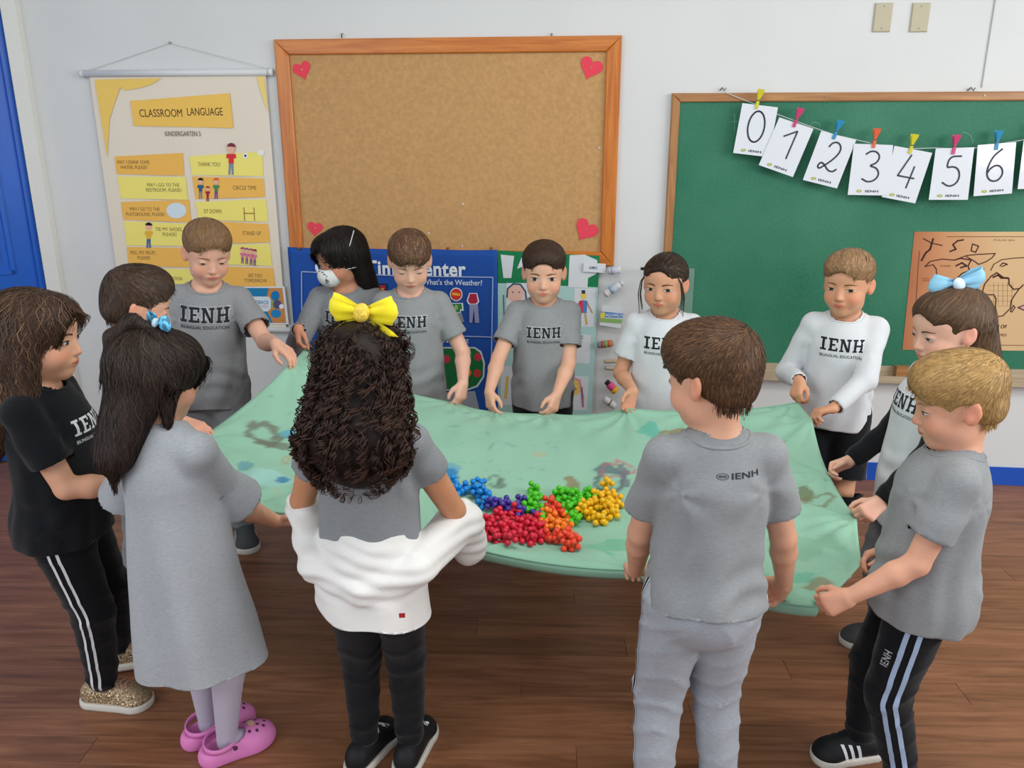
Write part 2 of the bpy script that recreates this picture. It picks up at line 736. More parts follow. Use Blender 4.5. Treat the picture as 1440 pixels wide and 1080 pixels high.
def head_prims(K):
    ps = []
    c, M, s = K.hc, K.HM, K.hs
    T = lambda p: c + M @ (np.asarray(p, float) * s)
    for q in HEAD:
        if q[0] == 'c':
            ps.append(Cone(T(q[1]), T(q[2]), q[3] * s, q[4] * s, q[5] * s))
        else:
            ps.append(Ell(T(q[1]), np.array(q[2]) * s, M, q[3] * s, 's' if q[0] == 's' else 'u'))
    for sd in (1, -1):
        if not K.ears:
            break
        a = rot_axis((0, 1, 0), (0, 0, 1), sd * 0.45)
        b = rot_axis((0, 0, 1), (1, 0, 0), 0.18)
        w = nrm(np.cross(a, b))
        a = np.cross(b, w)
        EM = M @ np.stack([w, a, b], 1)
        ps.append(Ell(T((sd * 0.0745, -0.012, 0.0)), np.array((0.0065, 0.017, 0.0255)) * s, EM, 0.006 * s))
        ps.append(Ell(T((sd * 0.0725, -0.006, -0.018)), np.array((0.0060, 0.010, 0.012)) * s, EM, 0.006 * s))
        ps.append(Ell(T((sd * 0.0835, -0.008, 0.002)), np.array((0.0060, 0.0095, 0.0150)) * s, EM, 0.004 * s, 's'))
    return ps


def strip_mesh(rows, cols, fn):
    V = [fn(i / (rows - 1), j / (cols - 1)) for i in range(rows) for j in range(cols)]
    F = [(i * cols + j, i * cols + j + 1, (i + 1) * cols + j + 1, (i + 1) * cols + j) for i in range(rows - 1) for j in range(cols - 1)]
    return np.array(V), F


def face_parts(K, bvh):
    c, M, s = K.hc, K.HM, K.hs
    T = lambda p: c + (M @ (np.asarray(p, float).T * s)).T
    fwd = M @ np.array((0, 1, 0))
    iris = np.array(lin(K.iris))
    for sd in (1, -1):
        op = K.eye_open
        rows, cols = 13, 25
        pts, cols_ = [], []
        gx, gz = K.gaze
        for i in range(rows):
            v = i / (rows - 1) * 2 - 1
            for j in range(cols):
                u = j / (cols - 1) * 2 - 1
                w = 0.0157
                arch = (1 - abs(u) ** 2.2)
                top = 0.0072 * op + 0.0012
                bot = 0.0048 * op + 0.0006
                base = -0.0035 * (1 - op)
                z = base + (v * top if v > 0 else v * bot) * arch + 0.0012 * u * 1.0
                x = sd * (0.0310 + u * w)
                pts.append((x, 0.12, z + 0.001))
                dx, dz = u * w * sd - gx * 0.004, z - base - gz * 0.0035
                r = math.hypot(dx, dz)
                if v > 0.62 or (v < -0.86):
                    cc = K.lash if v > 0 else (0.35, 0.2, 0.16)
                elif r < 0.0026:
                    cc = (0.01, 0.01, 0.01)
                elif r < 0.0066:
                    cc = iris
                else:
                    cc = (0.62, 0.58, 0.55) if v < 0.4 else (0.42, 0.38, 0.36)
                cols_.append(cc)
        P = project(bvh, T(np.array(pts)), -fwd, 0.0011)
        F = [(i * cols + j, i * cols + j + 1, (i + 1) * cols + j + 1, (i + 1) * cols + j) for i in range(rows - 1) for j in range(cols - 1)]
        if sd < 0:
            F = [f[::-1] for f in F]
        mesh_obj('eye', P, F, M_EYE, K.root, True, np.array(cols_))
        V, F = strip_mesh(14, 4, lambda a, b: (sd * (0.013 + 0.034 * a), 0.12,
                          0.0178 + 0.0036 * math.sin(min(a * 1.25, 1) * 2.6) - 0.0010 * a + (b - 0.5) * 0.0042 * (1 - 0.75 * a ** 2) * K.brow_w - 0.002 * (1 - op)))
        P = project(bvh, T(V), -fwd, 0.0013)
        if sd > 0:
            F = [f[::-1] for f in F]
        mesh_obj('eyebrow', P, F, M_HAIR, K.root, True, np.tile(np.array(K.brow), (len(P), 1)))


SKIN_RES = {True: 0.0038, False: 0.0047}


def build_body(K):
    s, F, R, U = K.s, K.F, K.R, K.U
    ps = []
    thin = 0.84
    ps.append(Cone(K.pelvis, K.chest, 0.100 * s * thin, 0.094 * s * thin, 0.03, K.Ft, 1.35))
    ps.append(Cone(K.chest, K.neckb - U * 0.035 * s, 0.094 * s * thin, 0.065 * s, 0.03, K.Ft, 1.3))
    for sd in (0, 1):
        ps.append(Cone(K.neckb - U * 0.028 * s, K.sh[sd], 0.036 * s, 0.034 * s, 0.02))
        ps.append(Cone(K.sh[sd], K.el[sd], 0.034 * s * K.arm_r, 0.0265 * s * K.arm_r, 0.012))
        mid = K.el[sd] + (K.wr[sd] - K.el[sd]) * 0.3
        ps.append(Cone(K.el[sd], mid, 0.0265 * s * K.arm_r, 0.0275 * s * K.arm_r, 0.008))
        ps.append(Cone(mid, K.wr[sd], 0.0275 * s * K.arm_r, 0.0175 * s, 0.008))
        if K.hand[sd] is not None:
            ps += hand_prims(K.wr[sd], K.hand[sd][0], K.hand[sd][1], 1 if sd else -1, s * 1.02, **K.hand[sd][2])
    neck_top = K.hc + K.HM @ (np.array((0, -0.022, -0.045)) * K.hs)
    ps.append(Cone(K.neckb - U * 0.03 * s, neck_top, 0.0385 * s, 0.0355 * s, 0.02))
    if K.legs_skin:
        for sd in (0, 1):
            ps.append(Cone(K.hip[sd], K.kn[sd], 0.058 * s, 0.038 * s, 0.02))
            m2 = K.kn[sd] + (K.an[sd] - K.kn[sd]) * 0.3
            ps.append(Cone(K.kn[sd], m2, 0.036 * s, 0.037 * s, 0.01))
            ps.append(Cone(m2, K.an[sd], 0.037 * s, 0.024 * s, 0.01))
    nb = len(ps)
    ps += head_prims(K)
    V, Fc = march(ps, SKIN_RES[K.near])
    # skin colours: lips, cheeks, ears, hands
    base = np.array(lin(K.skin))
    c = np.tile(base, (len(V), 1))
    q = ((V - K.hc) @ K.HM) / K.hs
    inh = np.abs(q).max(1) < 0.13

    def blend(mask, col, a):
        w = (np.clip(mask, 0, 1) * a)[:, None]
        c[:] = c * (1 - w) + np.array(col) * w
    d = np.sqrt(((q[:, 0] - np.sign(q[:, 0]) * 0.040) / 0.024) ** 2 + ((q[:, 2] + 0.030) / 0.020) ** 2)
    blend((1.2 - d) * inh * (q[:, 1] > 0.02), base * np.array((1.06, 0.72, 0.70)), 0.55)
    d = np.sqrt((q[:, 0] / 0.0185) ** 2 + ((q[:, 2] + 0.0525) / (0.0085 * (1 - np.clip(np.abs(q[:, 0]) / 0.03, 0, 1)) + 1e-4)) ** 2)
    blend((1.15 - d) * 4 * (q[:, 1] > 0.05) * inh, base * np.array((0.86, 0.42, 0.42)), 0.85)
    d = np.abs(q[:, 2] + 0.0525) / 0.0013 + np.clip(np.abs(q[:, 0]) - 0.0165, 0, 1) * 1000
    blend((1.6 - d) * (q[:, 1] > 0.05) * inh, base * np.array((0.35, 0.16, 0.16)), 0.8)
    d = np.sqrt((q[:, 0] / 0.014) ** 2 + ((q[:, 2] + 0.028) / 0.010) ** 2)
    blend((1 - d) * (q[:, 1] > 0.075) * inh, base * np.array((1.0, 0.74, 0.70)), 0.4)
    d = np.sqrt(((np.abs(q[:, 0]) - 0.0065) / 0.0035) ** 2 + ((q[:, 2] + 0.0355) / 0.0022) ** 2)
    blend((1.3 - d) * (q[:, 1] > 0.07) * inh, base * np.array((0.4, 0.2, 0.18)), 0.7)
    blend((np.abs(q[:, 0]) > 0.072) * (np.abs(q[:, 2]) < 0.03) * inh, base * np.array((1.02, 0.66, 0.60)), 0.5)
    for sd in (0, 1):
        if K.hand[sd] is not None:
            tip = K.wr[sd] + nrm(K.hand[sd][0]) * 0.075 * s
            blend(1.1 - np.linalg.norm(V - tip, axis=1) / 0.055, base * np.array((1.04, 0.74, 0.70)), 0.4)
    K.body = mesh_obj('body', V, Fc, M_SKIN, K.root, True, c)
    if K.face:
        m = inh & (q[:, 1] > 0.02)
        keep = m[Fc].all(1)
        bv = bvh_of(V, Fc[keep])
        face_parts(K, bv)


# ---------------- clothes
def folds(K, amp, seed, torso=True):
    s = K.s
    r = np.random.default_rng(seed)
    ph = r.uniform(0, 6.28, 8)

    pits = [K.sh[i] - K.U * 0.055 * s + K.Rt * (0.018 if i == 0 else -0.018) * s for i in (0, 1)]

    def f(P):
        q = P - K.pelvis
        x, y, z = q @ K.R, q @ K.F, q @ K.U
        an = np.arctan2(x, y * 1.3)
        hh = np.clip(1.05 - z / (0.27 * s), 0.15, 1.0)
        v = np.sin(an * 6 + ph[0] + 1.1 * np.sin(z * 13 + ph[1]) + 0.8 * np.sin(an * 2 + z * 20)) * 0.9
        v = v + 0.5 * np.sin(an * 11 + z * 16 + ph[2] + 1.4 * np.sin(z * 19 + ph[3]))
        lowb = np.exp(-((z - 0.035 * s) / (0.055 * s)) ** 2)
        b = np.sin(z * 95 + 2.2 * np.sin(an * 1.5 + ph[4]) + 1.3 * np.sin(an * 4 + ph[5])) * np.clip(np.sin(an * 2 + ph[6]) + 0.5, 0, 1)
        r_ = v * hh + 1.1 * b * lowb
        for i, c in enumerate(pits):
            d = P - c
            rr = np.sqrt((d * d).sum(1))
            a2 = np.arctan2(d @ K.U, d @ K.Rt)
            w = np.sin(a2 * 5 + ph[i] + 0.9 * np.sin(rr * 30 + ph[i]))
            r_ = r_ + 1.5 * w * np.exp(-rr / (0.085 * s)) * np.clip(rr / 0.06, 0, 1) ** 2
        return amp * r_
    return f


def shell(K, name, prims, m, g, h=0.006, disp=None, thick=0.003, seed=0):
    V, F = march(prims, h, disp)
    if g is not None:
        V, F = clip(V, F, g)
    o = mesh_obj(name, V, F, m, K.root, True)
    if g is not None:
        md = o.modifiers.new('thickness', 'SOLIDIFY')
        md.thickness = thick
        md.offset = 0
        md.use_rim = True
        md.use_rim_only = True
    return o, V, F


def half(c, n, lim, mine=None, rest=None):
    """positive beyond the plane through c with normal n, only on that limb"""
    c, n = np.asarray(c, float), nrm(n)

    def g(P):
        q = P - c
        v = np.minimum(q @ n, lim - np.linalg.norm(q, axis=1))
        if mine is not None:
            own = np.min([p.d(P) for p in mine], 0)
            oth = np.min([p.d(P) for p in rest], 0)
            v = np.minimum(v, oth - own)
        return v
    return g


def tee(K, m, butt=1.0, long=False, hem=0.46, fit=1.0, name='t_shirt', sleeve=0.66, seed=1, amp=0.0032, sleeve_mat=None, cuff_w=1.0, neck=1.0, untucked=True):
    s, U = K.s, K.U
    hz = hem * K.H
    bot = K.pelvis + U * (hz - 0.52 * K.H - 0.11)
    ps = [Cone(bot, K.chest, 0.123 * s * fit, 0.104 * s * fit, 0.03, K.Ft, 1.20),
          Ell(K.pelvis - UP * 0.035 * s - K.F * 0.030 * s, (0.103 * s * butt, 0.086 * s * butt, 0.095 * s * butt), np.stack([K.R, K.F, UP], 1), 0.04),
          Cone(K.chest, K.neckb - U * 0.045 * s, 0.104 * s * fit, 0.074 * s, 0.03, K.Ft, 1.28),
          Cone(K.chest - K.Ft * 0.0, K.pelvis + K.Ft * 0.022 * s * K.belly, 0.085 * s * fit, 0.097 * s * fit, 0.04, K.Ft, 1.2)]
    torso_ps = list(ps)
    g0 = [lambda P: (bot + U * 0.11 - P) @ U + 0.004 * np.sin((P - bot) @ K.R * 30 + seed)]
    sl = []
    for sd in (0, 1):
        ps.append(Cone(K.neckb - U * 0.036 * s, K.sh[sd], 0.042 * s, 0.040 * s, 0.022))
        arm = nrm(K.el[sd] - K.sh[sd])
        tgt = ps if sleeve_mat is None else sl
        if not long:
            e = K.sh[sd] + (K.el[sd] - K.sh[sd]) * (sleeve + 0.12)
            cp = K.sh[sd] + (K.el[sd] - K.sh[sd]) * sleeve
            tgt.append(CutCone(K.sh[sd], e, 0.040 * s, 0.047 * s * fit, 0.010).cut(cp + arm * 0.003, arm))
            g0.append(half(cp, arm, 0.10, [tgt[-1]], torso_ps))
        else:
            fd = nrm(K.wr[sd] - K.el[sd])
            cp = K.wr[sd] - fd * 0.012
            tgt.append(Cone(K.sh[sd], K.el[sd], 0.042 * s, 0.036 * s, 0.012))
            tgt.append(CutCone(K.el[sd], cp + fd * 0.02, 0.036 * s, 0.0255 * s * cuff_w, 0.012).cut(cp + fd * 0.003, fd))
            if sleeve_mat is None:
                g0.append(half(cp, fd, 0.06, [tgt[-1]], torso_ps))
    nc = K.neckb - U * 0.004 * s + K.Ft * 0.012 * s

    def gn(P):
        q = P - nc
        z = q @ U
        rr = np.sqrt((q @ K.Rt) ** 2 + ((q @ K.Ft) * 1.0) ** 2)
        return np.minimum(0.052 * s * neck - rr, z + 0.062 * s)
    g0.append(gn)

    def g(P):
        v = g0[0](P)
        for f in g0[1:]:
            v = np.maximum(v, f(P))
        return v
    fd = folds(K, amp * s, seed)

    def dsp(P):
        z = (P - K.neckb) @ U
        return fd(P) * np.clip(-z / (0.12 * s), 0.15, 1)
    K.shirt_obj, V, F = shell(K, name, ps, m, g, 0.0065 if K.near else 0.0075, dsp)
    K.shirt_bvh = bvh_of(V, F)
    # collar rib and hems
    mb = MB()
    ring = []
    for i in range(33):
        a = 2 * math.pi * i / 32
        p = nc + K.Rt * math.cos(a) * 0.053 * s * neck + K.Ft * math.sin(a) * 0.053 * s * neck
        hit = K.shirt_bvh.find_nearest(Vector(p - U * 0.012))
        ring.append(np.array(hit[0]))
    mb.tube(ring, 0.0040 * s, 6, cap=False)
    mb.build('collar', m, K.root, True)
    if sleeve_mat is not None:
        fs = folds(K, 0.002, seed + 5)
        for sd in (0, 1):
            q = [p for p in sl if True][sd * 2:sd * 2 + 2]
            fdv = nrm(K.wr[sd] - K.el[sd])
            cp = K.wr[sd] - fdv * 0.004
            wob = lambda P: 0.0025 * np.sin((P @ fdv) * 130 + 2 * np.sin(P[:, 0] * 30)) * 0.6
            shell(K, 'long_sleeve', [Cone(K.sh[sd] + (K.el[sd] - K.sh[sd]) * 0.1, K.el[sd], 0.036 * s, 0.034 * s, 0.01), q[1]], sleeve_mat, half(cp, fdv, 0.05), 0.0055, wob)


def leg_points(K):
    return [(K.hip[i], K.kn[i], K.an[i]) for i in (0, 1)]


def pants(K, m, top=0.56, wide=1.0, ankle=0.04, name='trousers', seed=3, short=False, amp=0.004, flare=1.0):
    s, U = K.s, K.U
    tp = K.pelvis + U * (top - 0.52) * K.H
    ps = [Cone(tp + U * 0.03, K.pelvis - UP * 0.02 * s, 0.098 * s * wide, 0.106 * s * wide, 0.03, K.F, 1.25),
          Ell(K.pelvis - UP * 0.035 * s - K.F * 0.028 * s, (0.09 * s, 0.075 * s, 0.075 * s), np.stack([K.R, K.F, UP], 1), 0.03)]
    gs = [lambda P: (P - tp) @ U]
    for sd in (0, 1):
        hp, kn, an = K.hip[sd], K.kn[sd], K.an[sd]
        if short:
            e = hp + (kn - hp) * 0.95
            ps.append(Cone(hp, e, 0.066 * s * wide, 0.066 * s * wide, 0.012))
            gs.append(half(hp + (kn - hp) * 0.82, kn - hp, 0.09))
        else:
            ps.append(Cone(hp, kn, 0.068 * s * wide, 0.050 * s * wide, 0.014))
            d = nrm(an - kn)
            ep = an - d * (ankle * 0.3)
            ps.append(Cone(kn, ep, 0.050 * s * wide, 0.036 * s * wide * flare, 0.012))
            gs.append(half(ep, d, 0.075))

    def g(P):
        v = gs[0](P)
        for f in gs[1:]:
            v = np.maximum(v, f(P))
        return v
    r = np.random.default_rng(seed)
    ph = r.uniform(0, 6.28, 8)
    kz = (K.kn[0][2] + K.kn[1][2]) / 2

    def dsp(P):
        z = P[:, 2]
        q = P - K.pelvis
        x, y = q @ K.R, q @ K.F
        w = 0.35 + 0.8 * np.exp(-((z - kz) / (0.07 * s)) ** 2) + 0.9 * np.exp(-((z - 0.09 * s) / (0.06 * s)) ** 2) + 0.4 * np.exp(-((z - K.hip[0][2] + 0.05) / (0.05 * s)) ** 2)
        a = 1 - np.abs(np.sin(z * 46 + x * 18 * np.sign(x) + y * 14 + ph[0] + 1.6 * np.sin(x * 25 + y * 20 + ph[1])))
        b = 1 - np.abs(np.sin(z * 26 - x * 30 + y * 9 + ph[2] + 1.5 * np.sin(z * 14 + ph[3])))
        return amp * (1.3 * a ** 3 + b ** 4 - 0.5 + 0.4 * np.sin(x * 50 + y * 45 + z * 6 + ph[4])) * w
    o, V, F = shell(K, name, ps, m, g, 0.0070 if K.near else 0.0095, dsp)
    K.pants_bvh = bvh_of(V, F)
    K.pants_obj = o
    return o


def side_stripe(K, sd, m, offs=(-0.010, 0.010), w=0.0075, top=0.0, bottom=1.0, name='side_stripe', parent=None, fwd=0.0):
    """stripes sewn down the outer seam of a leg"""
    hp, kn, an = K.hip[sd], K.kn[sd], K.an[sd]
    out = K.R * (1 if sd else -1)
    for of in offs:
        V = []
        n = 64
        for i in range(n):
            t = top + (bottom - top) * i / (n - 1)
            if t < 0.45:
                p = hp + UP * 0.05 * K.s * (1 - t / 0.45) + (kn - hp) * (t / 0.45)
            else:
                p = kn + (an - kn) * ((t - 0.45) / 0.55)
            for e in (-1, 0, 1):
                V.append(p + out * 0.10 + K.F * (of + fwd + e * w / 2))
        P = project(K.pants_bvh, V, -out, 0.0034, 0.5)
        F = [(i * 3 + j, i * 3 + j + 1, i * 3 + j + 4, i * 3 + j + 3) for i in range(n - 1) for j in range(2)]
        mesh_obj(name, P, F, m, parent or K.root, True)


def slab_letters():
    L = {}
    L['I'] = ([(0, 0, .5, .16), (.0, .84, .5, 1), (.15, .1, .35, .9)], .5)
    L['E'] = ([(0, 0, .75, .15), (0, .85, .75, 1), (.1, .05, .3, .95), (.25, .43, .55, .57), (.62, .05, .75, .3), (.62, .7, .75, .95)], .75)
    L['H'] = ([(0, 0, .36, .14), (0, .86, .36, 1), (.5, 0, .86, .14), (.5, .86, .86, 1), (.09, .05, .27, .95), (.59, .05, .77, .95), (.2, .43, .66, .57)], .86)
    L['N'] = ([(0, 0, .34, .14), (0, .86, .30, 1), (.54, .86, .88, 1), (.08, .05, .23, .95), (.65, .05, .80, .95), 'diag'], .88)
    return L


SLAB = slab_letters()


def grid_quad(q, n, m_):
    V = [[(1 - a) * ((1 - b) * np.array(q[0]) + b * np.array(q[3])) + a * ((1 - b) * np.array(q[1]) + b * np.array(q[2]))
          for b in np.linspace(0, 1, m_ + 1)] for a in np.linspace(0, 1, n + 1)]
    V = [v for r in V for v in r]
    F = [(i * (m_ + 1) + j, (i + 1) * (m_ + 1) + j, (i + 1) * (m_ + 1) + j + 1, i * (m_ + 1) + j + 1) for i in range(n) for j in range(m_)]
    return V, F


def chest_print(K, cols=('#b9bcc0', '#20232a'), cu=0.0, cv=-0.052, W=0.122, sub=True, back=False):
    """IENH in slab letters with a pale outline and BILINGUAL EDUCATION below, printed on the shirt"""
    s = K.s
    W = W * s
    c = K.chest + K.U * (0.045 * s + cv) + K.Rt * (cu)
    right = -K.Rt          # reader's right when looking at the chest
    tot = sum(SLAB[ch][1] for ch in 'IENH') + 3 * 0.16
    sc_ = W / tot
    hgt = 0.046 * s * W / (0.15 * s)
    mb = MB()

    def place(us, off, col):
        P = [c + right * u + K.U * v for u, v in us]
        return project(K.shirt_bvh, P, -K.Ft, off)
    for layer, (grow, off, col) in enumerate(((0.075, 0.0016, lin(cols[0])), (0, 0.0026, lin(cols[1])))):
        x = -tot / 2
        for ch in 'IENH':
            rects, w = SLAB[ch]
            for rc in rects:
                if rc == 'diag':
                    q = [(x + .08 - grow, 1 + grow * .5), (x + .30 + grow, 1 + grow * .5), (x + .80 + grow, -grow * .5), (x + .58 - grow, -grow * .5)]
                    nn, mm = 3, 9
                else:
                    x0, y0, x1, y1 = rc
                    q = [(x + x0 - grow, y0 - grow), (x + x1 + grow, y0 - grow), (x + x1 + grow, y1 + grow), (x + x0 - grow, y1 + grow)]
                    nn, mm = max(1, int((x1 - x0) * 8)), max(1, int((y1 - y0) * 8))
                q = [(a * sc_, b * hgt) for a, b in q]
                V, F = grid_quad(q, nn, mm)
                mb.add(place(V, off, col), F, col)
            x += w + 0.16
    if sub:
        V, F = text2d('BILINGUAL EDUCATION', 0.01, 1.05)
        mid = (V.min(0) + V.max(0)) / 2
        k = W * 0.98 / (V[:, 0].max() - V[:, 0].min())
        Q = (V - mid) * np.array((k, k * 1.15)) + np.array((0, -0.016 * s))
        mb.add(place(Q, 0.0024, None), F, lin(cols[1]))
    mb.build('shirt_print', M_PRINT, K.root, False, True)


def back_print(K, u=0.0, v=0.0, W=0.085, col='#2c3038'):
    """small oval emblem and the letters IENH across the upper back"""
    s = K.s
    W *= s
    c = K.chest + K.U * (0.085 * s + v) + K.Rt * u
    mb = MB()
    cc = lin(col)

    def pr(Q, off=0.0024):
        return project(K.shirt_bvh, [c + K.Rt * a + K.U * b for a, b in Q], K.Ft, off)
    V, F = text2d('IENH', 0.02, 1.05)
    mid = (V.min(0) + V.max(0)) / 2
    k = W * 0.66 / (V[:, 0].max() - V[:, 0].min())
    mb.add(pr((V - mid) * np.array((k, k * 0.62)) + np.array((W * 0.17, 0))), F, cc)
    for rx, rz, w in ((0.135, 0.072, 0.016), (0.085, 0.040, 0.014)):
        n = 20
        Q, F = [], []
        for i in range(n):
            a = 2 * math.pi * i / n
            for r in (1, 1 - w / rx):
                Q.append((-W * 0.36 + W * rx * r * math.cos(a), W * rz * r * math.sin(a)))
        F = [(2 * i, 2 * i + 1, (2 * i + 3) % (2 * n), (2 * i + 2) % (2 * n)) for i in range(n)]
        mb.add(pr(Q), F, cc)
    V, F = grid_quad([(-W * .42, -W * .008), (-W * .30, -W * .008), (-W * .30, W * .012), (-W * .42, W * .012)], 2, 1)
    mb.add(pr(V), F, cc)
    mb.build('shirt_print', M_PRINT, K.root, False, True)


def sneaker(K, sd, m, sole_m=None, L=0.165, laces=None, stripes=None):
    s = K.s
    an = K.an[sd]
    fy, fr = K.foot_dir[sd], np.array((K.foot_dir[sd][1], -K.foot_dir[sd][0], 0))
    g0 = an[2] - 0.058 * s
    B = lambda r, f_, z: np.array((an[0], an[1], 0)) + fr * r * s + fy * f_ * s + UP * (z * s + max(g0, 0))
    FM = np.stack([fr, fy, UP], 1)
    up = [Cone(B(0, -0.035, 0.028), B(0, 0.075, 0.026), 0.031 * s, 0.036 * s, 0.02, fr, 1.05),
          Cone(B(0, -0.030, 0.045), B(0, 0.012, 0.052), 0.028 * s, 0.030 * s, 0.015),
          Cone(B(0, 0.01, 0.058), B(0, 0.080, 0.030), 0.026 * s, 0.028 * s, 0.015),
          Ell(B(0, 0.088, 0.022), (0.040 * s, 0.040 * s, 0.026 * s), FM, 0.015)]

    def gg(P):
        z = P[:, 2] - max(g0, 0)
        q = P - B(0, -0.005, 0.075)
        return np.maximum(0.010 * s - z, 0.024 * s - np.sqrt((q @ fr) ** 2 + (q @ fy) ** 2) - np.clip(0.062 * s - z, 0, 1) * 3)
    V, F = march(up, 0.0045 if K.near else 0.007)
    V, F = clip(V, F, gg)
    o = mesh_obj('shoe', V, F, m, K.root, True)
    so = [Cone(B(0, -0.034, 0.010), B(0, 0.070, 0.010), 0.036 * s, 0.042 * s, 0.01), Ell(B(0, 0.090, 0.010), (0.044 * s, 0.041 * s, 0.044 * s), FM, 0.01)]
    V, F = march(so, 0.0048 if K.near else 0.007)
    z = V[:, 2] - max(g0, 0)
    V[:, 2] = max(g0, 0) + np.clip(z, 0.0, 0.020 * s)
    mesh_obj('sole', V, F, sole_m or M_SOLE, o, True)
    bv = None
    if laces is not None or stripes:
        Vs = np.array([v.co for v in o.data.vertices]) + np.array(K.root.location)
        Fs = [tuple(p.vertices) for p in o.data.polygons]
        bv = bvh_of(Vs, Fs)
    if laces is not None:
        mb = MB()
        for i in range(4):
            f0 = 0.018 + i * 0.014
            for dr in (1, -1):
                pts = [B(dr * (-0.016 + 0.032 * t), f0 + 0.012 * t, 0.12) for t in np.linspace(0, 1, 7)]
                mb.tube(project(bv, pts, (0, 0, -1), 0.0015), 0.0019 * s, 5)
        for dr in (1, -1):
            c0 = B(0, 0.014, 0.075)
            pts = [c0 + fr * dr * 0.022 * s * math.sin(t) * 1.0 + fy * 0.014 * s * (1 - math.cos(t)) * .6 + UP * 0.006 * math.sin(2 * t) for t in np.linspace(0, 3.1, 9)]
            mb.tube(pts, 0.0019 * s, 5)
        mb.build('laces', laces, o, True)
    if stripes:
        for side in (1, -1):
            for i in range(3):
                f0 = 0.018 + i * 0.020
                V = [B(side * 0.08, f0 + 0.020 * (1 - t) * -0.6 + e * 0.009, 0.020 + t * 0.040) for t in np.linspace(0, 1, 5) for e in (0, 1)]
                P = project(bv, V, -fr * side, 0.0015)
                mesh_obj('shoe_stripe', P, [(2 * i_, 2 * i_ + 1, 2 * i_ + 3, 2 * i_ + 2) for i_ in range(4)], stripes, o)
    return o


def clog(K, sd, badge=None):
    s = K.s
    an = K.an[sd]
    fy, fr = K.foot_dir[sd], np.array((K.foot_dir[sd][1], -K.foot_dir[sd][0], 0))
    B = lambda r, f_, z: np.array((an[0], an[1], 0)) + fr * r * s + fy * f_ * s + UP * z * s
    FM = np.stack([fr, fy, UP], 1)
    up = [Ell(B(0, 0.062, 0.018), (0.047 * s, 0.064 * s, 0.046 * s), FM, 0.01),
          Cone(B(0, -0.038, 0.016), B(0, 0.06, 0.016), 0.038 * s, 0.043 * s, 0.012)]
    cut = [Cone(B(0, -0.030, 0.045), B(0, 0.022, 0.050), 0.026 * s, 0.026 * s, 0.004, op='s'),
           Cone(B(0, -0.030, 0.085), B(0, 0.016, 0.09), 0.034 * s, 0.030 * s, 0.004, op='s'),
           Ell(B(0, -0.05, 0.060), (0.09 * s, 0.05 * s, 0.022 * s), FM, 0.004, 's')]
    V, F = march(up + cut, 0.0042)
    z = V[:, 2]
    V[:, 2] = np.maximum(z, 0.002)
    o = mesh_obj('clog', V, F, M_PINK, K.root, True)
    mb = MB()
    pts = [B(0.043 * math.cos(t), -0.016 - 0.040 * math.sin(t), 0.052 - 0.006 * math.sin(t)) for t in np.linspace(-0.5, math.pi + 0.5, 17)]
    V, F = [], []
    for i, p in enumerate(pts):
        c0 = B(0, -0.012, 0.048)
        out = nrm((p - c0) * np.array((1, 1, 0)))
        for a, b in ((0, -.007), (.004, -.007), (.004, .007), (0, .007)):
            V.append(p + out * a * s + UP * b * s)
    for i in range(len(pts) - 1):
        for k in range(4):
            F.append((i * 4 + k, i * 4 + (k + 1) % 4, i * 4 + 4 + (k + 1) % 4, i * 4 + 4 + k))
    mb.add(V, F)
    mb.build('heel_strap', M_PINK, o, True)
    Vs = np.array([v.co for v in o.data.vertices]) + np.array(K.root.location)
    bv = bvh_of(Vs, [tuple(p.vertices) for p in o.data.polygons])
    for r, f_ in ((0, 0.098), (-.017, .090), (.017, .090), (-.026, .070), (.026, .070), (-.009, .078), (.010, .077), (-.020, .052), (.022, .052)):
        V = [B(r + 0.0042 * math.cos(a), f_ + 0.0042 * math.sin(a), 0.10) for a in np.linspace(0, 2 * math.pi, 9)[:-1]]
        P = project(bv, V, (0, 0, -1), 0.0008)
        mesh_obj('vent_hole', P, [tuple(range(8))], M_HOLE, o)
    for side in (1, -1):
        mb = MB()
        c0 = B(side * 0.046, 0.006, 0.048)
        mb.tube([c0, c0 + fr * side * 0.004], 0.006 * s, 8)
        mb.build('rivet', M_HOLE, o, True)
    if badge:
        V = [B(0.002 + 0.011 * math.cos(a), 0.062 + 0.008 * math.sin(a), 0.10) for a in np.linspace(0, 2 * math.pi, 13)[:-1]]
        P = project(bv, V, (0, 0, -1), 0.003)
        mesh_obj('round_charm', P, [tuple(range(12))], badge, o)
    return o


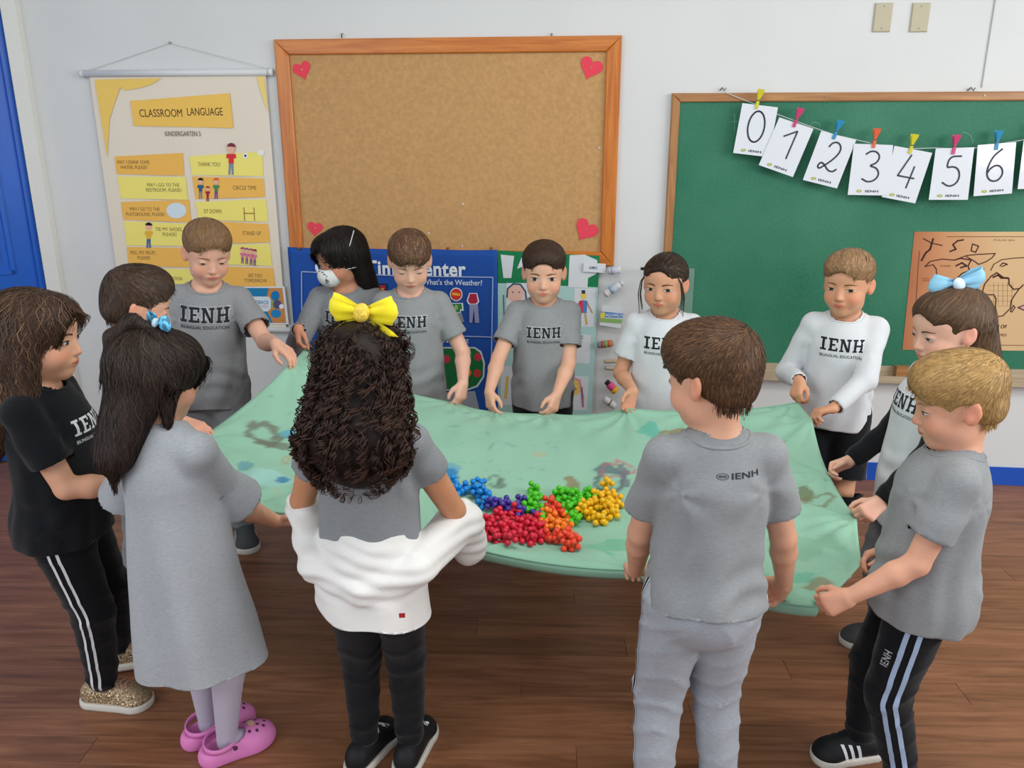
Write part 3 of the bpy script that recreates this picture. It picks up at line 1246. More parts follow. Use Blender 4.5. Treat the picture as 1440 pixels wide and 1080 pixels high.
def make_kid(name_label, x, y, H, head_dir, body_dir, **kw):
    K = Kid()
    K.H = H
    K.s = s = H / 1.15
    K.near = kw.get('near', True)
    K.skin = kw.get('skin', '#d8a98c')
    K.iris = kw.get('iris', '#3b2a1c')
    K.lash = lin(kw.get('lash', '#2b1a14'))
    K.brow = lin(kw.get('brow', '#4b3524'))
    K.brow_w = kw.get('brow_w', 1.0)
    K.eye_open = kw.get('eye_open', 0.8)
    K.gaze = kw.get('gaze', (0, 0))
    K.face = kw.get('face', True)
    K.ears = kw.get('ears', True)
    K.belly = kw.get('belly', 0.6)
    K.arm_r = kw.get('arm_r', 1.0)
    K.legs_skin = kw.get('legs_skin', False)
    F, R = heading(body_dir)
    K.F, K.R = F, R
    lean = math.radians(kw.get('lean', 0))
    slean = math.radians(kw.get('slean', 0))
    hip_off = kw.get('hip', (0, 0))
    # x, y is where the head is: step back to where the feet stand
    _U = nrm((UP * math.cos(lean) + F * math.sin(lean)) * math.cos(slean) + R * math.sin(slean))
    _hF, _ = heading(head_dir)
    _d = _U * (0.288 * H + 0.104 * s) + _hF * 0.022 + F * hip_off[1] + R * hip_off[0]
    x, y = x - _d[0], y - _d[1]
    K.root = thing('person', name_label, 'child', (x, y, 0))
    root = np.array((x, y, 0.0))
    K.pelvis = root + UP * 0.52 * H * kw.get('crouch', 1.0) + F * hip_off[1] + R * hip_off[0]
    U = UP * math.cos(lean) + F * math.sin(lean)
    U = nrm(U * math.cos(slean) + R * math.sin(slean))
    Ft = nrm(F - U * np.dot(F, U))
    tw = math.radians(kw.get('twist', 0))
    Ft = rot_axis(Ft, U, -tw)
    Rt = np.cross(Ft, U)
    K.U, K.Ft, K.Rt = U, Ft, Rt
    K.chest = K.pelvis + U * (0.19 * H) + Ft * 0.003
    K.neckb = K.pelvis + U * (0.288 * H) - Ft * 0.010
    shz = 0.250 * H
    shw = kw.get('shw', 0.098) * s
    rise = kw.get('sh_rise', (0, 0))
    K.sh = [K.pelvis + U * (shz + rise[0]) - Rt * shw - Ft * 0.008, K.pelvis + U * (shz + rise[1]) + Rt * shw - Ft * 0.008]
    # head
    hF, hR = heading(head_dir)
    pit = math.radians(kw.get('pitch', 10))
    rol = math.radians(kw.get('roll', 0))
    f2 = hF * math.cos(pit) - UP * math.sin(pit)
    u2 = UP * math.cos(pit) + hF * math.sin(pit)
    r2 = hR.copy()
    r2, u2 = r2 * math.cos(rol) - u2 * math.sin(rol), u2 * math.cos(rol) + r2 * math.sin(rol)
    K.HM = np.stack([r2, f2, u2], 1)
    K.hs = kw.get('hs', 1.0)
    hoff = kw.get('head_off', (0, 0, 0))
    K.hc = K.neckb + U * (0.106 * s) + hF * 0.022 + R * hoff[0] + F * hoff[1] + UP * hoff[2]
    # legs
    feet = kw.get('feet', ((-0.065, 0.0), (0.065, 0.0)))
    fyaw = kw.get('foot_yaw', (-10, 10))
    K.hip = [K.pelvis - R * 0.052 * s - UP * 0.02 * s, K.pelvis + R * 0.052 * s - UP * 0.02 * s]
    K.an, K.kn, K.foot_dir = [], [], []
    for i in (0, 1):
        a = root + R * feet[i][0] + F * feet[i][1] + UP * (0.058 * s)
        if kw.get('feet_px') and kw['feet_px'][i]:
            a = PX(*kw['feet_px'][i], z=0.0) + UP * (0.058 * s)
        fd, _ = heading(body_dir + fyaw[i])
        k, a2 = ik(K.hip[i], a, 0.235 * H, 0.228 * H, kw.get('knee_hint', F))
        K.kn.append(k)
        K.an.append(a2)
        K.foot_dir.append(fd)
    # arms: hand spec = (grip point, h, n, opts) -> wrist
    K.el, K.wr, K.hand = [], [], []
    for i, sp in enumerate((kw.get('LH'), kw.get('RH'))):
        sgn = -1 if i == 0 else 1
        if sp is None:
            tgt = K.sh[i] - UP * 0.33 * s + F * 0.12 + R * sgn * 0.03
            sp = (tgt, F * 0.6 - UP * 0.6, -R * sgn, {})
            hint = -F
            wrist = tgt
        else:
            g, h, n = sp[0], nrm(sp[1]), nrm(sp[2])
            wrist = np.asarray(g) - h * 0.072 * s - nrm(n - h * np.dot(n, h)) * 0.018 * s
        opts = dict(sp[3]) if len(sp) > 3 else {}
        hint = opts.pop('hint', -F * 0.5 - UP * 0.5 + R * sgn * 0.35)
        nohand = opts.pop('nohand', False)
        l1, l2 = 0.172 * H * kw.get('armL', 1.0), 0.142 * H * kw.get('armL', 1.0)
        D = np.linalg.norm(wrist - K.sh[i])
        if D > (l1 + l2) * 0.99:
            if D > (l1 + l2) * 1.06:
                print('REACH', name_label[:40], i, round(D / (l1 + l2), 2))
            k_ = min(D / (l1 + l2) * 1.012, 1.16)
            l1, l2 = l1 * k_, l2 * k_
        e, w = ik(K.sh[i], wrist, l1, l2, hint)
        K.el.append(e)
        K.wr.append(w)
        K.hand.append(None if nohand else (sp[1], sp[2], opts))
    build_body(K)
    return K


# ---------------- hair
def hT(K, p):
    return K.hc + K.HM @ (np.asarray(p, float) * K.hs)


def hair_prims(K, spec):
    out = []
    s = K.hs
    for q in spec:
        if q[0] in ('e', 's'):
            M = K.HM
            if len(q) > 4:
                M = K.HM @ np.array(q[4])
            out.append(Ell(hT(K, q[1]), np.array(q[2]) * s, M, q[3] * s, 's' if q[0] == 's' else 'u'))
        elif q[0] in ('c', 'x'):
            out.append(Cone(hT(K, q[1]), hT(K, q[2]), q[3] * s, q[4] * s, q[5] * s, op='s' if q[0] == 'x' else 'u'))
        elif q[0] == 'w':   # world cone
            out.append(Cone(q[1], q[2], q[3], q[4], q[5]))
    return out


CUT_SHORT = [('s', (0, 0.098, -0.030), (0.070, 0.062, 0.094), 0.008),
             ('s', (0, 0.058, -0.070), (0.120, 0.062, 0.072), 0.010),
             ('s', (0.079, 0.006, -0.008), (0.022, 0.026, 0.030), 0.006),
             ('s', (-0.079, 0.006, -0.008), (0.022, 0.026, 0.030), 0.006),
             ('s', (0, 0.010, -0.120), (0.16, 0.14, 0.076), 0.008)]


def hair_mesh(K, prims, flow, color, n=4200, length=0.040, width=0.0012, seg=4, lift=0.0007, jitter=0.16, seed=11,
              h=0.006, bump=0.0015, bf=180, name='hair', tip_up=0.0, var=0.22, streak=None, wave=0.0, wl=0.03, free=0.0, loose_share=0.28, keepg=None, thick_r=0.8):
    rg = np.random.default_rng(seed)
    n = int(n * 0.82)
    V, F = march(prims, h, lambda P: bump * wavy(P, bf, seed, 3))
    V, F = clip(V, F, keepg) if keepg is not None else (V, F)
    base = np.array(lin(color))
    o = mesh_obj(name, V, F, M_HAIR, K.root, True, np.tile(base * 0.8, (len(V), 1)))
    # strands lying on that mass
    a, b, c = V[F[:, 0]], V[F[:, 1]], V[F[:, 2]]
    A = np.linalg.norm(np.cross(b - a, c - a), axis=1)
    ctr = (a + c) / 2
    hp = K._head if hasattr(K, '_head') else head_prims(K)
    K._head = hp
    A = A * (sdf(hp, ctr) > 0.0012)
    fi = rg.choice(len(F), n, p=A / A.sum())
    w = rg.uniform(0, 1, (n, 2))
    q = V[F[fi]]
    p = (q[:, 0] * (1 - w[:, :1]) + q[:, 1] * w[:, :1]) * (1 - w[:, 1:]) + (q[:, 3] * (1 - w[:, :1]) + q[:, 2] * w[:, :1]) * w[:, 1:]
    L = length * rg.uniform(0.6, 1.25, n)
    step = (L / seg)[:, None]
    jit = rg.normal(0, jitter, (n, 3))
    pts, nors = [], []
    ph = rg.uniform(0, 6.28, n)
    trav = rg.uniform(0, 1, n) * 6
    nl = None
    for i in range(seg + 1):
        g = grad(prims, p)
        if i == 0:
            nl = g
        d = flow(p, K)
        d = d / (np.linalg.norm(d, axis=1, keepdims=True) + 1e-9)
        dn = (d * g).sum(1, keepdims=True)
        dt = d - g * np.where(dn < 0.0, dn, dn * (1 - free))
        tl = np.linalg.norm(dt, axis=1, keepdims=True)
        if i == 0:
            loose = rg.uniform(0, 1, (n, 1)) < loose_share
        ed = d * 0.55 - UP * 0.8
        dt = np.where(tl > 0.25, dt / (tl + 1e-9), d if free > 0 else np.where(loose, ed, dt * 0.0))
        go = (tl > 0.25) | (free > 0) | loose
        dt = dt + jit * 0.5
        dt = dt / (np.linalg.norm(dt, axis=1, keepdims=True) + 1e-9) * np.where(go, np.where((tl > 0.25) | (free > 0), 1, 0.5), 0.2)
        lf = lift * (1 + 1.2 * rg.uniform(size=n)) + tip_up * (i / seg) ** 2 * rg.uniform(0.2, 1, n)
        side = np.cross(g, dt)
        wv = wave * np.sin(ph + trav * 0 + i * (L / seg) / wl * 6.28) if wave else 0
        pts.append(p + g * lf[:, None] + (side * (np.ones(n) * wv)[:, None] if wave else 0))
        nors.append(side / (np.linalg.norm(side, axis=1, keepdims=True) + 1e-9))
        p = p + dt * step
        sd_ = sdf(prims, p)
        g2 = grad(prims, p)
        corr = np.where(sd_ < 0, sd_, np.where((tl[:, 0] > 0.25) | ((free == 0) & ~loose[:, 0]), sd_ * (1 - free), 0))
        p = p - g2 * np.clip(corr, -0.01, 0.01)[:, None]
    pts, nors = np.array(pts), np.array(nors)
    seg1 = seg + 1
    prof = np.array([0.75 + 0.25 * math.sin(math.pi * min(i / seg * 1.2, 1)) if i < seg else 0.12 for i in range(seg1)])
    wd = width * rg.uniform(0.6, 1.4, n)
    Va = pts - nors * (prof[:, None] * wd[None])[:, :, None]
    Vb = pts + nors * (prof[:, None] * wd[None])[:, :, None]
    VV = np.stack([Va, Vb], 2).transpose(1, 0, 2, 3).reshape(-1, 3)
    ii = np.arange(n)[:, None] * (2 * seg1) + np.arange(seg)[None] * 2
    FF = np.stack([ii, ii + 1, ii + 3, ii + 2], -1).reshape(-1, 4)
    cv = base[None] * rg.uniform(1 - var, 1 + var * 1.6, (n, 1))
    if streak is not None:
        m = rg.uniform(size=n) < streak[1]
        cv[m] = np.array(lin(streak[0])) * rg.uniform(0.8, 1.2, (m.sum(), 1))
    CC = np.repeat(cv, 2 * seg1, axis=0)
    st = mesh_obj('strands', VV, FF, M_HAIR, o, True, CC)
    st['kind'] = 'stuff'
    return o


def flow_short(K, crown=(0.0, -0.055, 0.09), sweep=(0, 0, 0), down=0.5):
    c = hT(K, crown)
    sw = K.HM @ np.array(sweep, float)
    dn = -(K.HM @ np.array((0, 0, 1.0)))

    def f(P, K_):
        d = P - c
        d = d / (np.linalg.norm(d, axis=1, keepdims=True) + 1e-6)
        q = (P - K.hc) @ K.HM / K.hs
        top = np.clip((q[:, 2] - 0.02) / 0.05, 0, 1)[:, None]
        return d * 0.8 + dn * down * (1 - top * 0.6) + sw * top
    return f


def flow_down(K, part=(0, 0, 0.1), pull=0.35, back=0.0):
    c = hT(K, part)
    bk = -(K.HM @ np.array((0, 1.0, 0)))

    def f(P, K_):
        d = P - c
        d = d / (np.linalg.norm(d, axis=1, keepdims=True) + 1e-6)
        q = (P - K.hc) @ K.HM / K.hs
        top = np.clip((q[:, 2] + 0.02) / 0.09, 0, 1)[:, None]
        return -UP * (1 - 0.55 * top) + d * pull * top * 2 + bk * back * top
    return f


def bow(K, c, right, up, fwd, W, m, m2=None, name='hair_bow', tails=True):
    """two loops, knot and two tails of wide ribbon"""
    o = None
    for sd in (1, -1):
        V, F = [], []
        nu, nv = 15, 7
        for i in range(nu):
            t = i / (nu - 1) * math.pi * 1.0
            # loop profile from the knot out and back, front then rear face
            u = math.sin(t) * W * 0.5
            dep = math.sin(2 * t) * W * 0.10
            wid = (0.10 + 0.30 * math.sin(t) ** 0.8) * W
            for j in range(nv):
                v = (j / (nv - 1) - 0.5)
                crease = 0.012 * W / 0.1 * math.cos(v * 9) * (1 - math.sin(t))
                V.append(c + right * sd * u * (1 + 0.10 * math.cos(v * 6.28)) + fwd * (dep + crease * 0.5) + up * (v * wid * 1.0 + u * 0.35 * (0.5 if v > 0 else 0.15)))
        F = [(i * nv + j, i * nv + j + 1, (i + 1) * nv + j + 1, (i + 1) * nv + j) for i in range(nu - 1) for j in range(nv - 1)]
        ob = mesh_obj('bow_loop', V, F, m, K.root, True)
        md = ob.modifiers.new('thickness', 'SOLIDIFY')
        md.thickness = 0.0012
        if tails:
            V, F = [], []
            n = 8
            for i in range(n):
                t = i / (n - 1)
                p = c + right * sd * (0.10 + 0.34 * t) * W - up * (0.05 + 0.34 * t) * W + fwd * 0.03 * W * math.sin(t * 4)
                for e in (-1, 0, 1):
                    notch = 0 if i < n - 1 else (-0.06 * W if e == 0 else 0.05 * W)
                    V.append(p + (right * sd * 0.6 + up * 0.6) * e * W * (0.05 + 0.07 * t) - up * notch * 0.7 + right * sd * notch * 0.5)
            F = [(i * 3 + j, i * 3 + j + 1, i * 3 + j + 4, i * 3 + j + 3) for i in range(n - 1) for j in range(2)]
            ob = mesh_obj('bow_tail', V, F, m, K.root, True)
            md = ob.modifiers.new('thickness', 'SOLIDIFY')
            md.thickness = 0.0012
    V, F = march([Ell(c + fwd * 0.010 * W / 0.1, (0.13 * W, 0.10 * W, 0.15 * W), np.stack([right, fwd, up], 1))], 0.003)
    mesh_obj('bow_knot', V, F, m2 or m, K.root, True)
# ------------------------------------------------------------------ the room
def wall_material():
    m = mat('white_wall_paint', '#d3d5d6', rough=0.62, spec=0.25, noise=0.02, nscale=3, bump=0.12, bscale=60)
    return m


M_WALL = wall_material()
M_BLUE = mat('blue_gloss_paint', '#1a5fc4', rough=0.35, spec=0.45, noise=0.08, nscale=6)
M_BLUEB = mat('blue_baseboard_paint', '#0f4fb6', rough=0.35, spec=0.5, noise=0.05, nscale=8)
M_TRIM = mat('cream_white_trim', '#e3e3dc', rough=0.5)
M_CEIL = mat('ceiling_paint', '#e6e6e2', rough=0.9)


def plank_mat():
    m = mat('wood_laminate', None, rough=0.42, spec=0.35)
    nt = m.node_tree
    N, L = nt.nodes, nt.links
    b = N['Principled BSDF']
    tc = N.new('ShaderNodeTexCoord')
    oi = N.new('ShaderNodeObjectInfo')
    mp = N.new('ShaderNodeMapping')
    mp.inputs['Scale'].default_value = (1.1, 13, 1)
    ad = N.new('ShaderNodeVectorMath')
    ad.operation = 'MULTIPLY_ADD'
    ad.inputs[1].default_value = (1, 1, 1)
    L.new(tc.outputs['Object'], ad.inputs[0])
    cmb = N.new('ShaderNodeCombineXYZ')
    mu = N.new('ShaderNodeMath')
    mu.operation = 'MULTIPLY'
    mu.inputs[1].default_value = 37.0
    L.new(oi.outputs['Random'], mu.inputs[0])
    L.new(mu.outputs[0], cmb.inputs[0])
    L.new(mu.outputs[0], cmb.inputs[1])
    L.new(cmb.outputs[0], ad.inputs[2])
    L.new(ad.outputs[0], mp.inputs[0])
    n1 = N.new('ShaderNodeTexNoise')
    n1.inputs['Scale'].default_value = 2.6
    n1.inputs['Detail'].default_value = 7
    n1.inputs['Roughness'].default_value = 0.62
    n1.inputs['Distortion'].default_value = 0.9
    L.new(mp.outputs[0], n1.inputs['Vector'])
    cr = N.new('ShaderNodeValToRGB')
    e = cr.color_ramp.elements
    e[0].position, e[0].color = 0.28, (*lin('#66402a'), 1)
    e[1].position, e[1].color = 0.74, (*lin('#9c6c4e'), 1)
    x = e.new(0.5)
    x.color = (*lin('#84573c'), 1)
    L.new(n1.outputs[0], cr.inputs[0])
    mr = N.new('ShaderNodeMapRange')
    mr.inputs['To Min'].default_value = 0.90
    mr.inputs['To Max'].default_value = 1.10
    L.new(oi.outputs['Random'], mr.inputs['Value'])
    mx = N.new('ShaderNodeMix')
    mx.data_type, mx.blend_type = 'RGBA', 'MULTIPLY'
    mx.inputs['Factor'].default_value = 1
    L.new(cr.outputs[0], mx.inputs['A'])
    L.new(mr.outputs[0], mx.inputs['B'])
    L.new(mx.outputs['Result'], b.inputs['Base Color'])
    bp = N.new('ShaderNodeBump')
    bp.inputs['Strength'].default_value = 0.12
    bp.inputs['Distance'].default_value = 0.0015
    L.new(n1.outputs[0], bp.inputs['Height'])
    L.new(bp.outputs[0], b.inputs['Normal'])
    return m


M_PLANK = plank_mat()
M_JOINT = mat('dark_joint', '#4a2a1a', rough=0.9)


def W3(u, off, z):
    return wall_pt(u, off, z)


def structure(o, label=None):
    tag(o, label, None, None, 'structure')
    return o


# floor slab (dark, seen only in the joints) and its planks
mb = MB()
mb.box((-4.2, -1.6, -0.06), (4.4, 4.4, -0.0045))
floor = structure(mb.build('floor', M_JOINT, None))
PW, PLN = 0.096, 1.25
plank_me = {}
row = 0
yy = 4.15
FR = math.radians(-1.6)
while yy > 0.55:
    wobble = ((row * 0.37) % 1.0) * PLN
    x0 = -3.9 + wobble - PLN
    while x0 < 3.9:
        if x0 + PLN > -3.9:
            if abs((x0 + PLN / 2)) < 0.9 * yy + 1.3:
                me = plank_me.get(0)
                if me is None:
                    q = MB()
                    g = 0.00025
                    b_ = 0.0005
                    V = [(g, g, -0.004), (PLN - g, g, -0.004), (PLN - g, PW - g, -0.004), (g, PW - g, -0.004),
                         (g, g, -b_), (PLN - g, g, -b_), (PLN - g, PW - g, -b_), (g, PW - g, -b_),
                         (g + b_, g + b_, 0), (PLN - g - b_, g + b_, 0), (PLN - g - b_, PW - g - b_, 0), (g + b_, PW - g - b_, 0)]
                    Fq = [(8, 9, 10, 11)] + [(i, (i + 1) % 4, (i + 1) % 4 + 4, i + 4) for i in range(4)] + [(i + 4, (i + 1) % 4 + 4, (i + 1) % 4 + 8, i + 8) for i in range(4)]
                    me = bpy.data.meshes.new('plank')
                    me.from_pydata(V, [], Fq)
                    me.materials.append(M_PLANK)
                    plank_me[0] = me
                o = bpy.data.objects.new('plank', me)
                COL.objects.link(o)
                o.parent = floor
                o.location = (x0, yy - x0 * math.tan(-FR) * 1.0 - PW, 0)
                o.rotation_euler = (0, 0, FR)
        x0 += PLN
    yy -= PW
    row += 1

# back wall, door wall, ceiling
mb = MB()
mb.box((-2.30, -0.14, -0.06), (3.7, 0.0, 3.0), T=lambda u, o, z: W3(u, o, z))
structure(mb.build('wall_back', M_WALL))
mb = MB()
mb.box((-2.212, 0.0, 0), (-2.143, 0.035, 2.995), T=lambda u, o, z: W3(u, o, z))
structure(mb.build('trim_1', M_TRIM))
# angled doorway wall left of the corner
A0 = wall_pt(-2.245, 0.0, 0)
dd = nrm(np.array((-0.28, -0.225, 0)))
dn = np.array((dd[1], -dd[0], 0))
if dn[1] > 0:
    dn = -dn
TD = lambda u, o, z: A0 + dd * u + dn * o + UP * z if True else None
UP = np.array((0, 0, 1.0))
mb = MB()
mb.box((-0.02, -0.20, -0.06), (2.0, -0.045, 3.0), T=TD)
structure(mb.build('wall_left', M_WALL))
door = thing('door_1', 'blue painted wooden door left of the white corner trim', None, tuple(A0))
door['kind'] = 'structure'
mb = MB()
mb.box((0.0, -0.044, 0.006), (0.86, -0.004, 2.10), T=TD)
mb.build('door_leaf', M_BLUE, door)
for (z0, z1) in ((0.12, 0.78), (0.90, 1.92)):
    mb = MB()
    u0, u1 = 0.11, 0.75
    for a, b in (((u0, z0), (u1, z0 + 0.018)), ((u0, z1 - 0.018), (u1, z1)), ((u0, z0), (u0 + 0.018, z1)), ((u1 - 0.018, z0), (u1, z1))):
        mb.box((a[0], -0.004, a[1]), (b[0], 0.006, b[1]), T=TD)
    mb.box((u0 + 0.05, -0.004, z0 + 0.05), (u1 - 0.05, 0.002, z1 - 0.05), T=TD)
    mb.build('door_panel', M_BLUE, door)
mb = MB()
mb.box((0.20, 0.002, 1.05), (0.27, 0.010, 1.25), T=TD)
mb.tube([TD(0.235, 0.01, 1.14), TD(0.235, 0.05, 1.14), TD(0.34, 0.05, 1.14)], 0.009, 8)
mb.build('door_handle', mat('brass_plate', '#7d6a45', rough=0.35, metal=0.8), door)
mb = MB()
mb.box((-0.002, -0.004, 0.0), (0.024, 0.016, 2.14), T=TD)
mb.build('door_stop_bead', M_BLUE, door)
mb = MB()
mb.box((-4.2, -1.6, 3.0), (4.4, 4.6, 3.06))
structure(mb.build('ceiling', M_CEIL))
# blue baseboard along the back wall
mb = MB()
for (u0, u1) in ((-2.14, 3.6),):
    mb.box((u0, 0, 0.0), (u1, 0.012, 0.076), T=W3)
    mb.prism([(u0, 0.076), (u1, 0.076), (u1, 0.083), (u0, 0.083)], 0.0, 0.008, T=lambda u, o, z: W3(u, o, z))
structure(mb.build('baseboard_back', M_BLUEB))


# ------------------------------------------------------------------ printing on flat sheets
class Print:
    def __init__(s, off):
        s.mb, s.off = MB(), off

    def o(s, layer):
        return s.off + 0.0007 * layer

    def px(s, pts, col, layer=1):
        of = s.o(layer)
        P = [wall_uz(x, y, of) for x, y in pts]
        # counter-clockwise as seen from the room
        s.mb.add([wall_pt(u, of, z) for u, z in P], [tuple(range(len(P)))], lin(col))

    def disc(s, x, y, rx, ry, col, layer=1, n=20, a0=0, a1=2 * math.pi):
        s.px([(x + rx * math.cos(a0 + (a1 - a0) * i / n), y - ry * math.sin(a0 + (a1 - a0) * i / n)) for i in range(n)], col, layer)

    def line(s, pts, w, col, layer=1):
        of = s.o(layer)
        P = [np.array(wall_uz(x, y, of)) for x, y in pts]
        w = w * 0.5 * 0.0029
        for i in range(len(P) - 1):
            d = P[i + 1] - P[i]
            L_ = np.linalg.norm(d) + 1e-9
            n = np.array((-d[1], d[0])) / L_ * w
            e = d / L_ * w * 0.5
            q = [P[i] - n - e, P[i + 1] - n + e, P[i + 1] + n + e, P[i] + n - e]
            s.mb.add([wall_pt(a, of, b) for a, b in q], [(0, 1, 2, 3)], lin(col))

    def text(s, body, x, y, hpx, col, layer=2, wpx=None, bold=0.0, rot=0.0, spacing=1.0, slant=0.0):
        of = s.o(layer)
        u, z = wall_uz(x, y, of)
        a = wall_uz(x, y + hpx / 2, of)
        b = wall_uz(x, y - hpx / 2, of)
        w = None
        if wpx:
            w = wall_uz(x + wpx / 2, y, of)[0] - wall_uz(x - wpx / 2, y, of)[0]
        put_text(s.mb, body, u, z, b[1] - a[1], lambda p, q: wall_pt(p, of, q), lin(col), bold, w, rot, spacing, slant)

    def build(s, name, parent, m=None):
        o = s.mb.build(name, m or M_PRINT, parent, color=True)
        return o


def wthing(name, label, cat, x, y, off=0.0, group=None):
    u, z = wall_uz(x, y, off)
    return thing(name, label, cat, tuple(wall_pt(u, off, z)), -YAW, group)


def px_slab(px_pts, off0, off1, name, m, parent, smooth=False):
    P = [wall_uz(x, y, off1) for x, y in px_pts]
    mb = MB()
    mb.prism(P, off0, off1, T=W3)
    return mb.build(name, m, parent, smooth)


# ------------------------------------------------------------------ classroom language poster
M_PAPER = mat('cream_poster_paper', '#e2d8c8', rough=0.6)
M_RAILW = mat('white_plastic_rail', '#d6dade', rough=0.4)
M_CORD = mat('pale_cord', '#c9ccd0', rough=0.8)
M_METAL = mat('dull_metal', '#8a8a86', rough=0.4, metal=0.8)
po = thing('wall_poster', 'cream and yellow classroom language poster hanging from a cord on white rails', 'poster', tuple(wall_pt(-1.46, 0.02, 0.64)), -YAW)
u0, u1, zt, zb = -1.862, -1.062, 1.765, 0.655
mb = MB()
nx, nz = 16, 24
V = []
for i in range(nx + 1):
    for j in range(nz + 1):
        u = u0 + (u1 - u0) * i / nx
        z = zb + (zt - zb) * j / nz
        V.append(W3(u, 0.014 + 0.002 * math.sin(i * 0.9) * math.sin(math.pi * j / nz), z))
F = [(i * (nz + 1) + j, (i + 1) * (nz + 1) + j, (i + 1) * (nz + 1) + j + 1, i * (nz + 1) + j + 1) for i in range(nx) for j in range(nz)]
mb.add(V, F)
sh = mb.build('poster_sheet', M_PAPER, po)
md = sh.modifiers.new('thickness', 'SOLIDIFY')
md.thickness = 0.0012
for nm, z, x0, x1 in (('top_rail', 1.777, -1.885, -1.045), ('bottom_rail', 0.646, -1.875, -1.035)):
    mb = MB()
    mb.tube([W3(x0, 0.018, z), W3(x1, 0.018, z)], 0.014, 12)
    r_ = mb.build(nm, M_RAILW, po, True)
    for xx, dr in ((x0, -1), (x1, 1)):
        mb = MB()
        mb.tube([W3(xx, 0.018, z), W3(xx + dr * 0.016, 0.018, z)], [0.017, 0.015], 12)
        mb.build('end_cap', M_RAILW, r_, True)
mb = MB()
mb.tube([W3(-1.875, 0.012, 1.788), W3(-1.48, 0.006, 1.898), W3(-1.05, 0.012, 1.792)], 0.0013, 5)
mb.build('hanging_cord', M_CORD, po)
mb = MB()
mb.tube([W3(-1.48, 0.0, 1.900), W3(-1.48, 0.014, 1.900)], [0.003, 0.005], 8)
tag(mb.build('wall_nail', M_METAL, None, loc=tuple(W3(-1.48, 0, 1.9))), 'small nail in the wall holding the poster cord', 'nail')

pr = Print(0.0172)
pr.px([(133, 112), (227, 110), (214, 118), (196, 124), (176, 127), (169, 123), (161, 145), (154, 168), (152, 200), (151, 222)], '#ecc86a', 1)
pr.px([(361, 108), (371, 107), (378, 160), (370, 140)], '#ecd07c', 1)
pr.px([(183, 142), (323, 131), (328, 180), (188, 177)], '#eec262', 1)
pr.text('CLASSROOM', 226, 159, 11, '#4b3b2c', 2, 60, 0.001, 0.0)
pr.text('LANGUAGE', 288, 157, 11, '#4b3b2c', 2, 50, 0.001, 0.0)
pr.text('KINDERGARTEN 5', 257, 188, 7, '#6d5f52', 2, 50, 0.0)
ORA, YEL = '#eeb95c', '#efe27a'
left_rows = [((161, 220), (257, 215), (259, 247), (164, 245), ORA, 'MAY I DRINK SOME\nWATER, PLEASE?', 188, 232, 45, 12),
             ((165, 248), (261, 249), (264, 281), (170, 279), YEL, 'MAY I GO TO THE\nRESTROOM, PLEASE?', 230, 264, 50, 12),
             ((170, 284), (266, 281), (269, 313), (173, 309), ORA, 'MAY I GO TO THE\nPLAYGROUND, PLEASE?', 204, 298, 54, 12),
             ((174, 311), (268, 315), (272, 346), (178, 345), YEL, 'TIE MY SHOES,\nPLEASE?', 238, 326, 38, 12),
             ((178, 347), (270, 349), (273, 376), (181, 374), ORA, 'PEEL MY FRUIT,\nPLEASE?', 202, 359, 36, 12),
             ((182, 377), (275, 379), (278, 405), (185, 404), YEL, 'I HAVE A QUESTION', 236, 392, 40, 5)]
right_rows = [((266, 220), (369, 213), (370, 248), (270, 246), YEL, 'THANK YOU!', 294, 231, 31, 6),
              ((270, 248), (371, 251), (373, 277), (275, 280), ORA, 'CIRCLE TIME', 344, 264, 33, 6),
              ((275, 284), (374, 280), (377, 312), (279, 309), YEL, 'SIT DOWN', 299, 297, 25, 6),
              ((280, 310), (377, 315), (380, 341), (283, 343), ORA, 'STAND UP', 354, 328, 26, 6),
              ((284, 345), (379, 343), (383, 374), (288, 371), YEL, 'LINE UP', 307, 360, 24, 6),
              ((288, 374), (384, 377), (387, 403), (291, 402), ORA, 'SEE YOU\nTOMORROW', 359, 391, 32, 12)]
for a, b, c, d, col, t, x, y, w, h in left_rows + right_rows:
    pr.px([a, b, c, d], col, 1)
    pr.text(t, x, y, h * (0.42 if '\n' in t else 0.95), '#7d6c46', 2, w, 0.0)
# printed children (no mascots)


def stick(pr, x, y, sc_, hair, shirt, trou, skin='#e8b49a'):
    pr.px([(x - 3 * sc_, y + 16 * sc_), (x + 3 * sc_, y + 16 * sc_), (x + 3.4 * sc_, y + 34 * sc_), (x + 1 * sc_, y + 34 * sc_), (x, y + 20 * sc_), (x - 1.2 * sc_, y + 34 * sc_), (x - 3.6 * sc_, y + 34 * sc_)], trou, 3)
    pr.px([(x - 6 * sc_, y + 6 * sc_), (x + 6 * sc_, y + 6 * sc_), (x + 6.6 * sc_, y + 12 * sc_), (x + 3.4 * sc_, y + 12 * sc_), (x + 3.4 * sc_, y + 19 * sc_), (x - 3.4 * sc_, y + 19 * sc_), (x - 3.4 * sc_, y + 12 * sc_), (x - 6.6 * sc_, y + 12 * sc_)], shirt, 4)
    pr.disc(x, y - 1 * sc_, 5.0 * sc_, 6 * sc_, skin, 4)
    pr.disc(x, y - 3.0 * sc_, 5.8 * sc_, 5.6 * sc_, hair, 5, a0=0, a1=math.pi)


